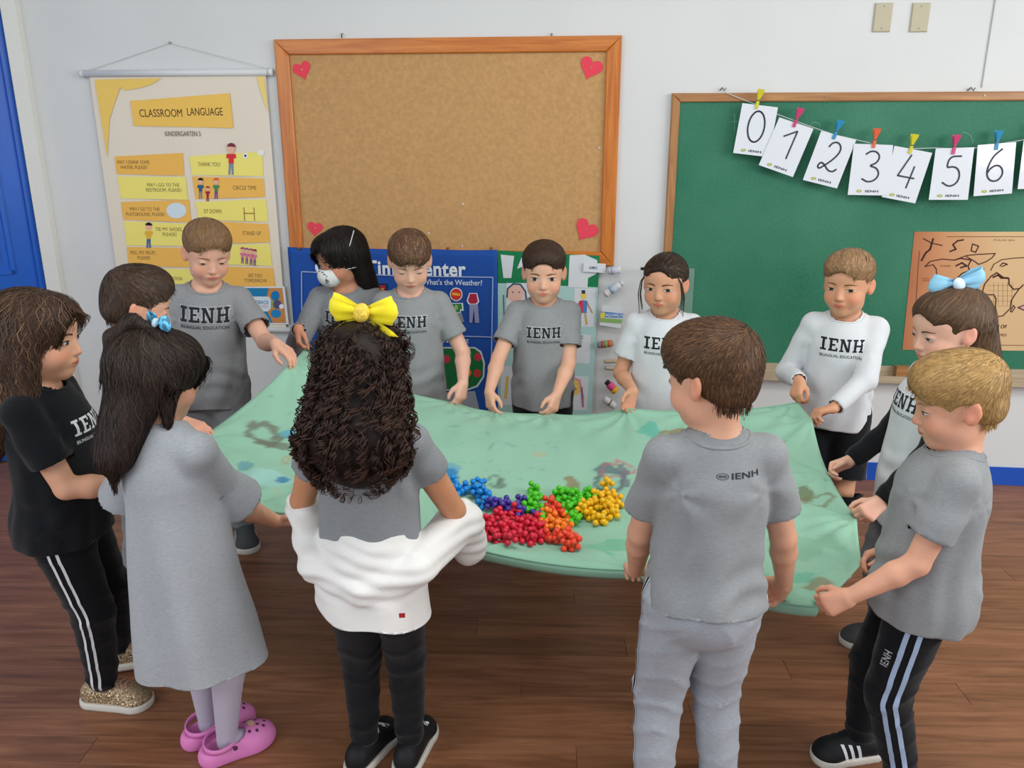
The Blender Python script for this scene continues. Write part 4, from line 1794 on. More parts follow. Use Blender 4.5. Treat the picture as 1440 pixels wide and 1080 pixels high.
stick(pr, 325, 210, 1.05, '#7b3146', '#d8343f', '#7a8da8')
stick(pr, 209, 320, 0.85, '#1f1a18', '#e3b03c', '#3f66b0')
stick(pr, 282, 256, 0.7, '#1f1a18', '#2d5f86', '#8a8a8a')
stick(pr, 304, 256, 0.7, '#e0663a', '#4a8a5a', '#7d4a9a')
stick(pr, 292, 266, 0.5, '#8f2a2a', '#a22b38', '#a22b38')
for i, (x, c) in enumerate(((341, '#b04a7a'), (347, '#8c5aa8'), (353, '#c0506a'), (358, '#7a3a4a'))):
    stick(pr, x, 352 + i * 1.0, 0.55, c, '#d77aa0', '#8a5a90')
stick(pr, 216, 382, 0.7, '#1c1614', '#d86a7a', '#4a4a6a')
pr.disc(345, 219, 4, 4, '#e9e9e9', 3)
pr.disc(345, 219, 1.6, 1.6, '#2a2a2a', 4)
for x in (343, 357):
    pr.line([(x, 292), (x + 1, 310)], 1.2, '#9b7a3a', 3)
pr.line([(343, 300), (358, 300)], 1.5, '#9b7a3a', 3)
pr.disc(248, 296, 14, 11, '#cfe0ea', 2)
pr.px([(362, 212), (371, 211), (371, 218), (362, 218)], '#e4e7ec', 2)
pr.build('poster_print', po)
# small blue notice pinned over the lower right corner
nt_ = wthing('paper_notice', 'small blue and orange printed notice at the foot of the cream poster', 'notice', 365, 455, 0.018)
px_slab([(325, 403), (400, 403), (406, 456), (320, 456)], 0.0176, 0.0192, 'notice_sheet', mat('white_paper', '#dfe3e6', rough=0.6), nt_)
pr = Print(0.0196)
pr.px([(326, 405), (397, 405), (402, 454), (322, 454)], '#1f7fb4', 1)
pr.px([(378, 405), (397, 405), (402, 454), (384, 454), (372, 430)], '#c98a4e', 2)
pr.disc(337, 416, 6, 6, '#d8b23c', 3)
pr.disc(346, 413, 4, 4, '#cfd2e6', 4)
pr.disc(387, 416, 6, 7, '#1579b8', 4)
pr.disc(390, 428, 6, 6, '#55517f', 4)
pr.disc(388, 441, 7, 6, '#1b86c4', 4)
pr.disc(382, 428, 5, 6, '#9aa95a', 3)
pr.disc(396, 431, 3.5, 3.5, '#e6e8ee', 5)
pr.px([(352, 417), (378, 417), (381, 421), (381, 434), (377, 438), (353, 438), (349, 434), (349, 421)], '#d5e2ea', 5)
pr.text('FEEDBACK', 365, 425, 5, '#4c8ab8', 6, 26, 0.01)
pr.text('OF THE WEEK', 365, 431, 3.2, '#cf9a9a', 6, 24, 0.0)
pr.build('notice_print', nt_)

# ------------------------------------------------------------------ corkboard


def wood(name, c0, c1, sx=(1, 1, 14), scale=4, rough=0.35):
    m = mat(name, None, rough=rough, spec=0.4)
    nt = m.node_tree
    N, L = nt.nodes, nt.links
    tc = N.new('ShaderNodeTexCoord')
    mp = N.new('ShaderNodeMapping')
    mp.inputs['Scale'].default_value = sx
    nz = N.new('ShaderNodeTexNoise')
    nz.inputs['Scale'].default_value = scale
    nz.inputs['Detail'].default_value = 6
    nz.inputs['Distortion'].default_value = 0.6
    cr = N.new('ShaderNodeValToRGB')
    cr.color_ramp.elements[0].position = 0.35
    cr.color_ramp.elements[1].position = 0.7
    cr.color_ramp.elements[0].color = (*lin(c0), 1)
    cr.color_ramp.elements[1].color = (*lin(c1), 1)
    L.new(tc.outputs['Object'], mp.inputs[0])
    L.new(mp.outputs[0], nz.inputs['Vector'])
    L.new(nz.outputs[0], cr.inputs[0])
    L.new(cr.outputs[0], N['Principled BSDF'].inputs['Base Color'])
    return m


M_OAKH = wood('orange_varnished_wood', '#b56322', '#cf7f33')
M_OAKV = wood('orange_varnished_wood_upright', '#b56322', '#cf7f33', (14, 1, 1))
M_PINE = wood('brown_pine', '#97683f', '#b58354')
M_PINEV = wood('brown_pine_upright', '#97683f', '#b58354', (14, 1, 1))
M_TRAY = wood('pale_grey_wood', '#a3937c', '#b9a890')


def frame(parent, u0, u1, z0, z1, w, off, mh, mv, sides='tblr', wt=None):
    """four mitred mouldings"""
    for sd, pts in (('t', [(u0, z1), (u1, z1), (u1 - w, z1 - w), (u0 + w, z1 - w)]),
                    ('b', [(u0, z0), (u0 + w, z0 + w), (u1 - w, z0 + w), (u1, z0)]),
                    ('l', [(u0, z0), (u0, z1), (u0 + w, z1 - w), (u0 + w, z0 + w)]),
                    ('r', [(u1, z0), (u1 - w, z0 + w), (u1 - w, z1 - w), (u1, z1)])):
        if sd not in sides:
            continue
        c = np.mean(pts, 0)
        ins = [tuple(np.array(p) + (c - np.array(p)) * 0.0 + np.sign(c - np.array(p)) * np.array((0.0006, 0.0006))) for p in pts]
        mb = MB()
        mb.prism(ins, 0.0, off - 0.004, T=W3)
        cc = [tuple(np.array(p) + np.sign(c - np.array(p)) * 0.005) for p in pts]
        n = 4
        V = [W3(p[0], off - 0.004, p[1]) for p in ins] + [W3(p[0], off, p[1]) for p in cc]
        mb.add(V, [(0, 1, 5, 4), (1, 2, 6, 5), (2, 3, 7, 6), (3, 0, 4, 7), (4, 5, 6, 7)])
        mb.build('frame_piece', mh if sd in 'tb' else mv, parent)


def cork_mat():
    m = mat('cork', '#bd9465', rough=0.9, spec=0.1, noise=0.10, nscale=60, bump=0.5, bscale=260, contrast=(0.3, 0.7))
    return m


cb = thing('corkboard', 'large empty tan corkboard in an orange varnished wooden frame', 'board', tuple(W3(-0.28, 0, 0.97)), -YAW)
mb = MB()
mb.box((-0.985, 0.0, 0.99), (0.425, 0.010, 1.885), T=W3)
mb.build('cork_panel', cork_mat(), cb)
frame(cb, -1.013, 0.452, 0.968, 1.907, 0.062, 0.024, M_OAKH, M_OAKV)
for x in (482, 776):
    t = wthing('wall_hook', 'small metal screw hook above the %s end of the corkboard' % ('left' if x < 600 else 'right'), 'hook', x, 52, 0.0)
    u, z = wall_uz(x, 52, 0)
    mb = MB()
    mb.tube([W3(u, 0.0, z + 0.012), W3(u, 0.014, z + 0.010), W3(u, 0.018, z + 0.002), W3(u, 0.012, z - 0.004)], 0.003, 6)
    mb.build('hook_wire', M_METAL, t)

M_HEART = mat('red_felt', '#e2475a', rough=0.9, bump=0.3, bscale=200)
HL = [('tilted to the left at the upper left corner', 425, 98, 13.5, 0.28), ('at the upper right corner', 831, 95, 16, -0.38),
      ('half hidden at the lower left corner', 443, 321, 12, -0.12), ('at the lower right corner', 824, 323, 17.5, -0.55)]
for lb, x, y, r, rot in HL:
    t = wthing('paper_heart', 'red heart cut-out pinned %s of the corkboard' % lb, 'heart', x, y, 0.011, 'red hearts on the corkboard')
    u, z = wall_uz(x, y, 0.012)
    pts = []
    for i in range(28):
        a = 2 * math.pi * i / 28
        hx = 16 * math.sin(a) ** 3
        hz = 13 * math.cos(a) - 5 * math.cos(2 * a) - 2 * math.cos(3 * a) - math.cos(4 * a)
        k = r * 0.0028 / 15
        X, Z = hx * k, hz * k
        pts.append((u + X * math.cos(rot) - Z * math.sin(rot), z + X * math.sin(rot) + Z * math.cos(rot)))
    mb = MB()
    mb.prism(pts, 0.0105, 0.0135, T=W3)
    mb.build('heart_shape', M_HEART, t)
    mb = MB()
    mb.tube([W3(u, 0.0135, z), W3(u, 0.0165, z)], [0.004, 0.0015], 8)
    mb.build('pin', mat('pin_steel', '#cfae7c', rough=0.3, metal=0.6), t)
for lb, x, y in (('beside the right frame', 843, 208), ('above the blue banner', 650, 346), ('low in the middle of the cork', 603, 328), ('below the middle of the cork', 651, 287)):
    u, z = wall_uz(x, y, 0.011)
    mb = MB()
    mb.tube([W3(u, 0.010, z), W3(u, 0.0135, z)], [0.0045, 0.003], 8)
    tag(mb.build('push_pin', mat('white_pin', '#dcdcd8', rough=0.4), None, loc=tuple(W3(u, 0.01, z))), 'tiny white pin %s on the corkboard' % lb, 'pin')

# ------------------------------------------------------------------ blue circle time banner
M_BANNER = mat('blue_banner_fabric', '#2350a2', rough=0.75, spec=0.15, bump=0.15, bscale=150)
bn = thing('fabric_banner', 'blue fabric circle time banner with white lettering hanging under the corkboard', 'banner', tuple(W3(-0.55, 0.03, 0.25)), -YAW)
V = []
nx, nz = 46, 24
BO = lambda u, z: 0.034 + 0.0025 * math.sin(u * 24 + z * 3) * (1.1 - z)
for i in range(nx + 1):
    for j in range(nz + 1):
        u = -1.018 + (0.955) * i / nx
        z = 0.24 + 0.795 * j / nz - 0.004 * abs(math.sin(i / nx * math.pi * 3.0)) * (j == nz)
        V.append(W3(u, BO(u, z), z))
F = [(i * (nz + 1) + j, (i + 1) * (nz + 1) + j, (i + 1) * (nz + 1) + j + 1, i * (nz + 1) + j + 1) for i in range(nx) for j in range(nz)]
sh = mesh_obj('banner_cloth', V, F, M_BANNER, bn, True)
md = sh.modifiers.new('thickness', 'SOLIDIFY')
md.thickness = 0.0015
for x in (422, 508, 630, 691):
    u, z = wall_uz(x, 349, 0.03)
    mb = MB()
    mb.tube([W3(u - 0.007, 0.040, z), W3(u + 0.007, 0.040, z + 0.002)], [0.005, 0.005], 8)
    mb.build('grommet', mat('copper_ring', '#a06a4a', rough=0.4, metal=0.5), bn)
pr = Print(0.0395)
pr.text('Circle Time Center', 548, 377, 20, '#dfe8f2', 1, 212, 0.028, 0.0, 1.06)
pr.line([(424, 382), (425, 572)], 1.6, '#9fb4dc', 1)
pr.line([(424, 382), (565, 388), (693, 390)], 1.6, '#9fb4dc', 1)
pr.line([(693, 390), (690, 575)], 1.6, '#9fb4dc', 1)
pr.line([(560, 388), (560, 575)], 1.6, '#9fb4dc', 1)
pr.line([(560, 470), (691, 474)], 1.6, '#9fb4dc', 1)
pr.text("What's the Weather?", 636, 397, 7.5, '#cdd9ec', 1, 84, 0.012)
pr.text("Let's Count", 636, 478, 7.5, '#cdd9ec', 1, 46, 0.012)
# calendar pockets
pr.px([(450, 398), (545, 399), (545, 462), (450, 460)], '#1b2a55', 1)
for i in range(6):
    for j in range(3):
        x, y = 456 + i * 15, 401 + j * 20
        pr.px([(x, y), (x + 11, y), (x + 11, y + 14), (x, y + 14)], '#a02a34', 2)
        pr.text(str(10 + i + j * 6), x + 5.5, y + 7, 6, '#e3b45a', 3, 8)
# weather wheel, clothes
pr.disc(598, 432, 24, 26, '#8fa7c8', 1)
pr.disc(598, 432, 20, 22, '#a9bcd4', 2)
pr.disc(615, 416, 5, 4, '#d9d8c8', 3)
pr.disc(641.5, 414, 9, 9.6, '#dfe4ee', 1)
pr.disc(641.5, 414, 7.6, 8.2, '#d33a35', 2)
pr.px([(636, 411), (647, 413), (647, 416), (636, 415)], '#f0b040', 3)
pr.px([(634, 426), (651, 426), (652, 437), (648, 437), (648, 440), (636, 440), (636, 437), (632, 436)], '#e2e6ee', 1)
pr.px([(636, 427), (649, 427), (650, 435), (647, 435), (647, 439), (637, 439), (637, 435), (634, 434)], '#2e8a4e', 2)
pr.text('B', 642, 432, 6, '#e6d86a', 3, 4)
pr.px([(638, 440), (649, 440), (653, 453), (636, 453)], '#8b8f96', 2)
pr.px([(639, 456), (642, 455), (653, 464), (653, 466), (640, 462)], '#4c8fd0', 2)
pr.px([(640, 455), (643, 454), (655, 465), (652, 467), (638, 462)], '#cfd8e6', 1)
pr.px([(660, 412), (671, 412), (674, 424), (671, 428), (659, 428), (656, 423)], '#dfe4ee', 1)
pr.px([(661, 413), (670, 413), (672, 424), (669, 427), (661, 427), (658, 423)], '#b0284a', 2)
pr.px([(660, 428), (672, 428), (674, 454), (668, 454), (666.5, 434), (664, 454), (660, 454)], '#8f93b8', 2)
# counting tree
pr.px([(616, 488), (668, 488), (677, 494), (682, 510), (681, 530), (672, 544), (650, 552), (618, 548)], '#c8d4dc', 1)
pr.px([(616, 490), (667, 490), (675, 496), (679.5, 511), (679, 529), (670, 542), (650, 549.5), (618, 546)], '#1f6e3c', 2)
pr.px([(622, 552), (668, 550), (674, 575), (620, 575)], '#9aa2ab', 2)
for x, y, c in ((659, 499, '#1f8a5a'), (672, 502, '#c43a4a'), (657.5, 524, '#e07a30'), (671, 525, '#c43a3a'), (645, 518, '#5a3f7a'), (651, 540, '#6d3a8a'), (622, 539, '#5e3a7e'), (628, 505, '#c43a4a')):
    if c in ('#6d3a8a',):
        pr.px([(x - 5, y - 4), (x + 5, y - 4), (x + 5, y + 4), (x - 5, y + 4)], c, 3)
    else:
        pr.disc(x, y, 5.4, 5.6, c, 3)
pr.build('banner_print', bn)

# ------------------------------------------------------------------ green and aqua display with drawings
M_GPAP = mat('green_card', '#157a4c', rough=0.8)
M_APAP = mat('pale_aqua_paper', '#a9cdcb', rough=0.8)
M_WPAP = mat('white_drawing_paper', '#d3d8de', rough=0.7)
dp = thing('paper_display', 'pale aqua paper display with green band and children\'s drawings beside the blue banner', 'poster', tuple(W3(0.16, 0.03, 0.25)), -YAW)
px_slab([(700, 352), (843, 360), (841, 404), (700, 398)], 0.026, 0.0290, 'green_band', M_GPAP, dp)
px_slab([(700, 398), (841, 404), (832, 585), (700, 585)], 0.026, 0.0285, 'aqua_sheet', M_APAP, dp)
for px_ in ([(704, 358), (723, 360), (719, 391), (708, 391)], [(733, 363), (747, 361), (752, 372), (747, 388), (736, 388), (738, 374), (727, 378)],
            [(766, 361), (782, 362), (782, 390), (768, 389)],
            [(801, 359), (822, 358), (840, 366), (839, 385), (827, 391), (826, 405), (799, 404)]):
    px_slab(px_, 0.0290, 0.0305, 'paper_letter', M_WPAP, dp)
for px_ in ([(712, 398), (747, 398), (747, 452), (712, 450)], [(808, 405), (838, 406), (835, 460), (806, 459)], [(806, 470), (831, 471), (829, 512), (806, 510)],
            [(797, 528), (828, 530), (825, 577), (795, 576)], [(704, 515), (722, 515), (722, 570), (704, 570)]):
    px_slab(px_, 0.0285, 0.0297, 'drawing_sheet', M_WPAP, dp)
pr = Print(0.0303)
pr.disc(725, 413, 12, 12, '#e3b7a8', 1)
pr.line([(713, 418), (714, 406), (722, 399), (732, 400), (739, 410), (740, 420)], 2.2, '#33506a', 2)
pr.disc(721, 411, 1, 1, '#22303a', 2)
pr.disc(730, 411, 1, 1, '#22303a', 2)
pr.line([(708, 415), (709, 445), (716, 432)], 1.6, '#4a5a6a', 2)
pr.build('drawing_print', dp)
pr = Print(0.0303)
pr.px([(818, 408), (823, 408), (823, 413), (818, 413)], '#3a3f4a', 2)
pr.disc(820.5, 416, 4, 5, '#e8c95a', 1)
pr.px([(815, 423), (820, 422), (820, 440), (815, 440)], '#c84058', 2)
pr.px([(820, 422), (826, 423), (825, 440), (820, 440)], '#4f7fc4', 2)
pr.line([(816, 424), (808, 437)], 2, '#c84058', 2)
pr.line([(825, 424), (833, 440)], 2, '#b59a62', 2)
pr.line([(817, 440), (813, 456)], 2.6, '#c9a548', 2)
pr.line([(823, 440), (825, 456)], 2.6, '#c9a548', 2)
pr.build('drawing_print', dp)
pr = Print(0.0303)
pr.text('F', 818, 476, 8, '#2c3138', 1, 4)
pr.build('drawing_print', dp)
pr = Print(0.0303)
pr.disc(808, 545, 9, 11, '#e3bf62', 1)
pr.line([(800, 552), (799, 538), (806, 531), (815, 535), (820, 560)], 3, '#d892ac', 2)
pr.line([(818, 545), (820, 572)], 3, '#b0708c', 2)
pr.disc(809, 547, 2, 1.4, '#c8453a', 2)
pr.build('drawing_print', dp)
pr = Print(0.0303)
pr.line([(714, 530), (711, 560)], 4, '#e0b64a', 1)
pr.build('drawing_print', dp)

# ------------------------------------------------------------------ clear plastic sheet with small items
M_FILM = mat('clear_plastic_film', '#eef2f4', rough=0.12, spec=0.6, alpha=0.16, bump=1.0, bscale=45)
pf = thing('plastic_sheet', 'crinkled clear plastic sheet hung between the corkboard and chalkboard', 'plastic sheet', tuple(W3(0.6, 0.02, 0.3)), -YAW)
V = []
nx, nz = 40, 60
rw = np.random.default_rng(5)
UZ0 = wall_uz(843, 368, 0.03)
UZ1 = wall_uz(985, 380, 0.03)
for i in range(nx + 1):
    for j in range(nz + 1):
        u = 0.392 + (0.80 - 0.392) * i / nx
        z = 0.30 + 0.665 * j / nz
        r_ = 0.0035 * math.sin(u * 170 + 5 * math.sin(z * 60)) * math.sin(z * 120 + 6 * math.sin(u * 40)) * (0.3 + 0.7 * (z > 0.85))
        V.append(W3(u, 0.034 + r_, z))
F = [(i * (nz + 1) + j, (i + 1) * (nz + 1) + j, (i + 1) * (nz + 1) + j + 1, i * (nz + 1) + j + 1) for i in range(nx) for j in range(nz)]
mesh_obj('film', V, F, M_FILM, pf, True)


def card(name, label, cat, px_, off0, off1, m):
    xs = np.mean(px_, 0)
    t = wthing(name, label, cat, xs[0], xs[1], off0)
    px_slab(px_, off0, off1, 'card_body', m, t)
    return t


t = card('name_tag', 'small white paper tag with a handwritten word at the corkboard corner', 'tag', [(821, 369), (852, 371), (851, 384), (820, 382)], 0.040, 0.0415, mat('white_card', '#d9dce2', rough=0.6))
pr = Print(0.0417)
pr.text('AMIS', 834, 376.5, 4, '#4a6a9a', 1, 12, 0.01)
pr.build('tag_print', t)
M_TUBEW = mat('white_tube_plastic', '#cfd2d8', rough=0.45)


def packet(name, label, cat, cx, cy, L_, w_, rot, m, cap=None, bands=()):
    """a little bottle or packet lying flat against the film"""
    of = 0.048
    u, z = wall_uz(cx, cy, of)
    t = thing(name, label, cat, tuple(wall_pt(u, of, z)), -YAW)
    k = 0.0028
    d = np.array((math.cos(rot), math.sin(rot)))
    P = lambda a, dz=0: wall_pt(u + d[0] * a * k, of + dz, z + d[1] * a * k)
    mb = MB()
    n = 9
    pts = [P(a) for a in np.linspace(-L_ / 2, L_ / 2, n)]
    rs = [w_ * k * 0.5 * (0.75 if i in (0, n - 1) else 1) for i in range(n)]
    pts_f, rr = pts, rs
    mb.tube(pts_f, rr, 10)
    V = np.array(mb.V)
    mb.build('packet_body', m, t, True)
    if cap:
        mb = MB()
        mb.tube([P(L_ / 2), P(L_ / 2 + 5)], [w_ * k * 0.36, w_ * k * 0.36], 10)
        mb.build('cap', cap, t, True)
    for a, b, c in bands:
        mb = MB()
        mb.tube([P(a), P(b)], [w_ * k * 0.52, w_ * k * 0.52], 12)
        mb.build('label_band', mat('band_' + c.lstrip('#'), c, rough=0.6), t, True)
    return t


packet('plastic_bottle', 'small clear and white bottle under the handwritten tag', 'bottle', 864, 380, 20, 12, 0.12, M_TUBEW, None, [(-6, 4, '#bfc3d6')])
packet('plastic_bottle', 'white pen-shaped tube with blue lettering, tilted, below the clear bottle', 'bottle', 861, 407, 30, 12, 0.62, M_TUBEW, M_TUBEW, [(-4, 6, '#aebfd2'), (-13, -9, '#dcc8cc')])
t = card('juice_pouch', 'flattened white, yellow and blue pouch with lettering on the plastic sheet', 'packet', [(847, 429), (877, 433), (873, 462), (843, 457)], 0.040, 0.046, M_WPAP)
pr = Print(0.0465)
pr.px([(846, 438), (876, 441), (875, 447), (845, 446)], '#3f7fc4', 1)
pr.px([(845, 440), (851, 439), (850, 447), (844, 447)], '#e3d24a', 2)
pr.px([(844, 447), (875, 449), (874, 455), (844, 453)], '#88b068', 1)
pr.text('AQUARELA', 863, 443.5, 4, '#e6ecf2', 3, 24, 0.01)
pr.build('pouch_print', t)
packet('snack_packet', 'small packet of orange, red and green sweets on the plastic sheet', 'packet', 851, 484, 26, 11, 0.16, mat('grey_foil', '#7d8680', rough=0.4), None, [(-6, -2, '#b0485a'), (-1, 3, '#8aa04a'), (5, 10, '#e0672e')])
packet('food_pouch', 'clear pouch with a tan strip, upper of two below the sweets', 'packet', 858, 508, 20, 7, 0.05, mat('tan_strip', '#b9a58a', rough=0.6))
packet('food_pouch', 'clear pouch with a tan strip, lower of two below the sweets', 'packet', 859, 518, 20, 7, -0.1, mat('tan_strip2', '#b7a99a', rough=0.6))
packet('glue_bottle', 'tiny glue bottle with black cap and pink and yellow label', 'bottle', 861, 545, 18, 13, 2.35, mat('pink_label', '#d84f86', rough=0.6), mat('black_cap', '#1d2322', rough=0.5), [(-9, -2, '#e3a62c')])
packet('sachet', 'pale sachet with a brown streak, lowest on the plastic sheet', 'packet', 857, 566, 24, 12, -0.62, M_TUBEW, None, [(-1, 1.5, '#8a6a4a')])
t = card('marker_strip', 'short black strip on the plastic sheet beside the girl in white', 'strip', [(901, 376), (913, 376), (913, 380), (901, 380)], 0.040, 0.044, mat('black_strip', '#15171a', rough=0.5))

# ------------------------------------------------------------------ chalkboard
def chalk_mat():
    m = mat('green_chalkboard', None, rough=0.55, spec=0.25)
    nt = m.node_tree
    N, L = nt.nodes, nt.links
    tc = N.new('ShaderNodeTexCoord')
    n1 = N.new('ShaderNodeTexNoise')
    n1.inputs['Scale'].default_value = 1.7
    n1.inputs['Detail'].default_value = 4
    n2 = N.new('ShaderNodeTexNoise')
    n2.inputs['Scale'].default_value = 90
    n2.inputs['Detail'].default_value = 4
    mx = N.new('ShaderNodeMath')
    mx.operation = 'MULTIPLY_ADD'
    mx.inputs[1].default_value = 0.35
    L.new(tc.outputs['Object'], n1.inputs['Vector'])
    L.new(tc.outputs['Object'], n2.inputs['Vector'])
    L.new(n2.outputs[0], mx.inputs[0])
    L.new(n1.outputs[0], mx.inputs[2])
    cr = N.new('ShaderNodeValToRGB')
    cr.color_ramp.elements[0].position = 0.45
    cr.color_ramp.elements[1].position = 0.92
    cr.color_ramp.elements[0].color = (*lin('#20654c'), 1)
    cr.color_ramp.elements[1].color = (*lin('#428168'), 1)
    L.new(mx.outputs[0], cr.inputs[0])
    L.new(cr.outputs[0], N['Principled BSDF'].inputs['Base Color'])
    return m


ck = thing('chalkboard', 'large green chalkboard with brown wooden frame and chalk tray', 'board', tuple(W3(1.9, 0, 0.47)), -YAW)
mb = MB()
mb.box((0.680, 0.0, 0.50), (3.38, 0.012, 1.668), T=W3)
mb.build('board_surface', chalk_mat(), ck)
frame(ck, 0.664, 3.40, 0.478, 1.684, 0.036, 0.024, M_PINE, M_PINEV, 'tlr')
mb = MB()
mb.box((0.70, 0.0, 0.478), (3.37, 0.060, 0.500), T=W3)
mb.box((0.70, 0.012, 0.500), (3.37, 0.018, 0.545), T=W3)
mb.box((0.70, 0.052, 0.500), (3.37, 0.060, 0.510), T=W3)
mb.build('chalk_tray', M_TRAY, ck)
mb = MB()
u, z = wall_uz(1278, 522, 0.06)
mb.box((u - 0.05, 0.020, 0.501), (u + 0.10, 0.058, 0.552), T=W3)
tag(mb.build('board_eraser', M_PINE, None, loc=tuple(W3(u, 0.03, 0.5))), 'wooden block eraser standing on the chalk tray', 'eraser')
for i, x in enumerate((1160, 1383)):
    u, z = wall_uz(x, 145, 0.024)
    mb = MB()
    mb.tube([W3(u, 0.022, 1.668), W3(u, 0.026, 1.668)], 0.004, 8)
    mb.build('frame_screw', M_METAL, ck)
for x, lb in ((1016, 'above the left end of the chalkboard'), (1364, 'above the world map on the chalkboard frame')):
    u, z = wall_uz(x, 127, 0.0)
    t = wthing('wall_hook', 'small metal hook ' + lb, 'hook', x, 127, 0.0)
    mb = MB()
    mb.tube([W3(u - 0.01, 0.0, z), W3(u - 0.004, 0.016, z + 0.010), W3(u + 0.006, 0.018, z - 0.002), W3(u + 0.012, 0.014, z + 0.008)], 0.003, 6)
    mb.build('hook_wire', M_METAL, t)
# chalk marks: faint cross and arcs
pr = Print(0.0125)
pr.line([(1033, 160), (1033, 185)], 0.9, '#6fa08e', 1)
pr.line([(1029, 171), (1038, 171)], 0.9, '#6fa08e', 1)
for cx, cy, r, a0, a1 in ((1146, 180, 8, 0.2, 3.0), (1354, 200, 14, -0.1, 1.6)):
    pr.line([(cx + r * math.cos(a), cy - r * math.sin(a)) for a in np.linspace(a0, a1, 9)], 0.9, '#6fa08e', 1)
pr.build('chalk_mark', ck)
# thin electrical conduit above the board
mb = MB()
mb.tube([W3(1.885, 0.004, 1.70), W3(1.886, 0.004, 2.99)], 0.004, 6)
structure(mb.build('trim_2', M_WALL))

# number line: cord, cards and clips
cord_px = [(1013, 127), (1030, 134), (1061, 146), (1094, 161), (1140, 178), (1175, 190), (1202, 196), (1228, 202), (1256, 208), (1284, 209), (1313, 208), (1341, 209), (1374, 208), (1402, 203), (1437, 197), (1480, 186)]
COFF = 0.055


def cpt(x, y, off=COFF):
    u, z = wall_uz(x, y, off)
    return wall_pt(u, off, z)


cd = thing('hanging_cord', 'thin white cord strung across the top of the green chalkboard', 'cord', tuple(cpt(1200, 196)), -YAW)
mb = MB()
mb.tube([cpt(x, y, 0.02 + (COFF - 0.02) * min(i / 3, 1)) for i, (x, y) in enumerate(cord_px)], 0.0014, 5)
mb.build('cord_line', M_CORD, cd)
M_CARD = mat('laminated_white_card', '#d9dde6', rough=0.10, spec=0.6, coat=0.4)
NW = {'0': 'zero', '1': 'one', '2': 'two', '3': 'three', '4': 'four', '5': 'five', '6': 'six', '7': 'seven'}
cards = [('0', [(1044, 145), (1094, 151), (1081, 221), (1031, 215)], (1066, 142), 'yellow', 0.22),
         ('1', [(1096, 165), (1144, 181), (1115, 249), (1067, 232)], (1120, 168), 'pink', 0.34),
         ('2', [(1155, 184), (1204, 197), (1177, 265), (1129, 253)], (1176, 185), 'blue', 0.34),
         ('3', [(1201, 202), (1256, 204), (1249, 275), (1192, 274)], (1230, 197), 'orange', 0.10),
         ('4', [(1258, 205), (1311, 215), (1287, 286), (1240, 277)], (1282, 205), 'yellow', 0.16),
         ('5', [(1316, 209), (1370, 207), (1361, 281), (1306, 281)], (1342, 206), 'pink', 0.08),
         ('6', [(1375, 204), (1429, 200), (1423, 272), (1369, 276)], (1402, 200), 'blue', 0.0),
         ('7', [(1440, 195), (1492, 190), (1486, 264), (1431, 266)], (1465, 189), 'orange', -0.1)]
GL = {'0': [[(.5 + .23 * math.sin(a), .55 + .36 * math.cos(a)) for a in np.linspace(0, 6.2832, 25)]],
      '1': [[(.32, .68), (.62, .88), (.62, .22)]],
      '2': [[(.36, .75), (.42, .86), (.55, .90), (.68, .82), (.70, .68), (.58, .48), (.38, .28), (.30, .22), (.24, .28), (.30, .38), (.42, .34), (.56, .23), (.70, .22), (.78, .30)]],
      '3': [[(.34, .82), (.46, .90), (.62, .88), (.70, .76), (.62, .62), (.44, .56), (.64, .52), (.72, .38), (.64, .24), (.46, .18), (.30, .26)]],
      '4': [[(.50, .92), (.28, .42), (.74, .42)], [(.66, .68), (.60, .18)]],
      '5': [[(.70, .86), (.40, .86), (.34, .60), (.50, .64), (.66, .58), (.72, .40), (.64, .24), (.46, .18), (.28, .28)]],
      '6': [[(.66, .92), (.44, .78), (.30, .52), (.30, .32), (.42, .20), (.60, .20), (.72, .34), (.68, .50), (.54, .57), (.38, .50), (.31, .40)]],
      '7': [[(.28, .84), (.70, .84), (.48, .20)], [(.40, .54), (.68, .54)]]}
CLIPC = {'yellow': '#d8cf2c', 'pink': '#d23f7c', 'blue': '#2391c4', 'orange': '#e5683f'}
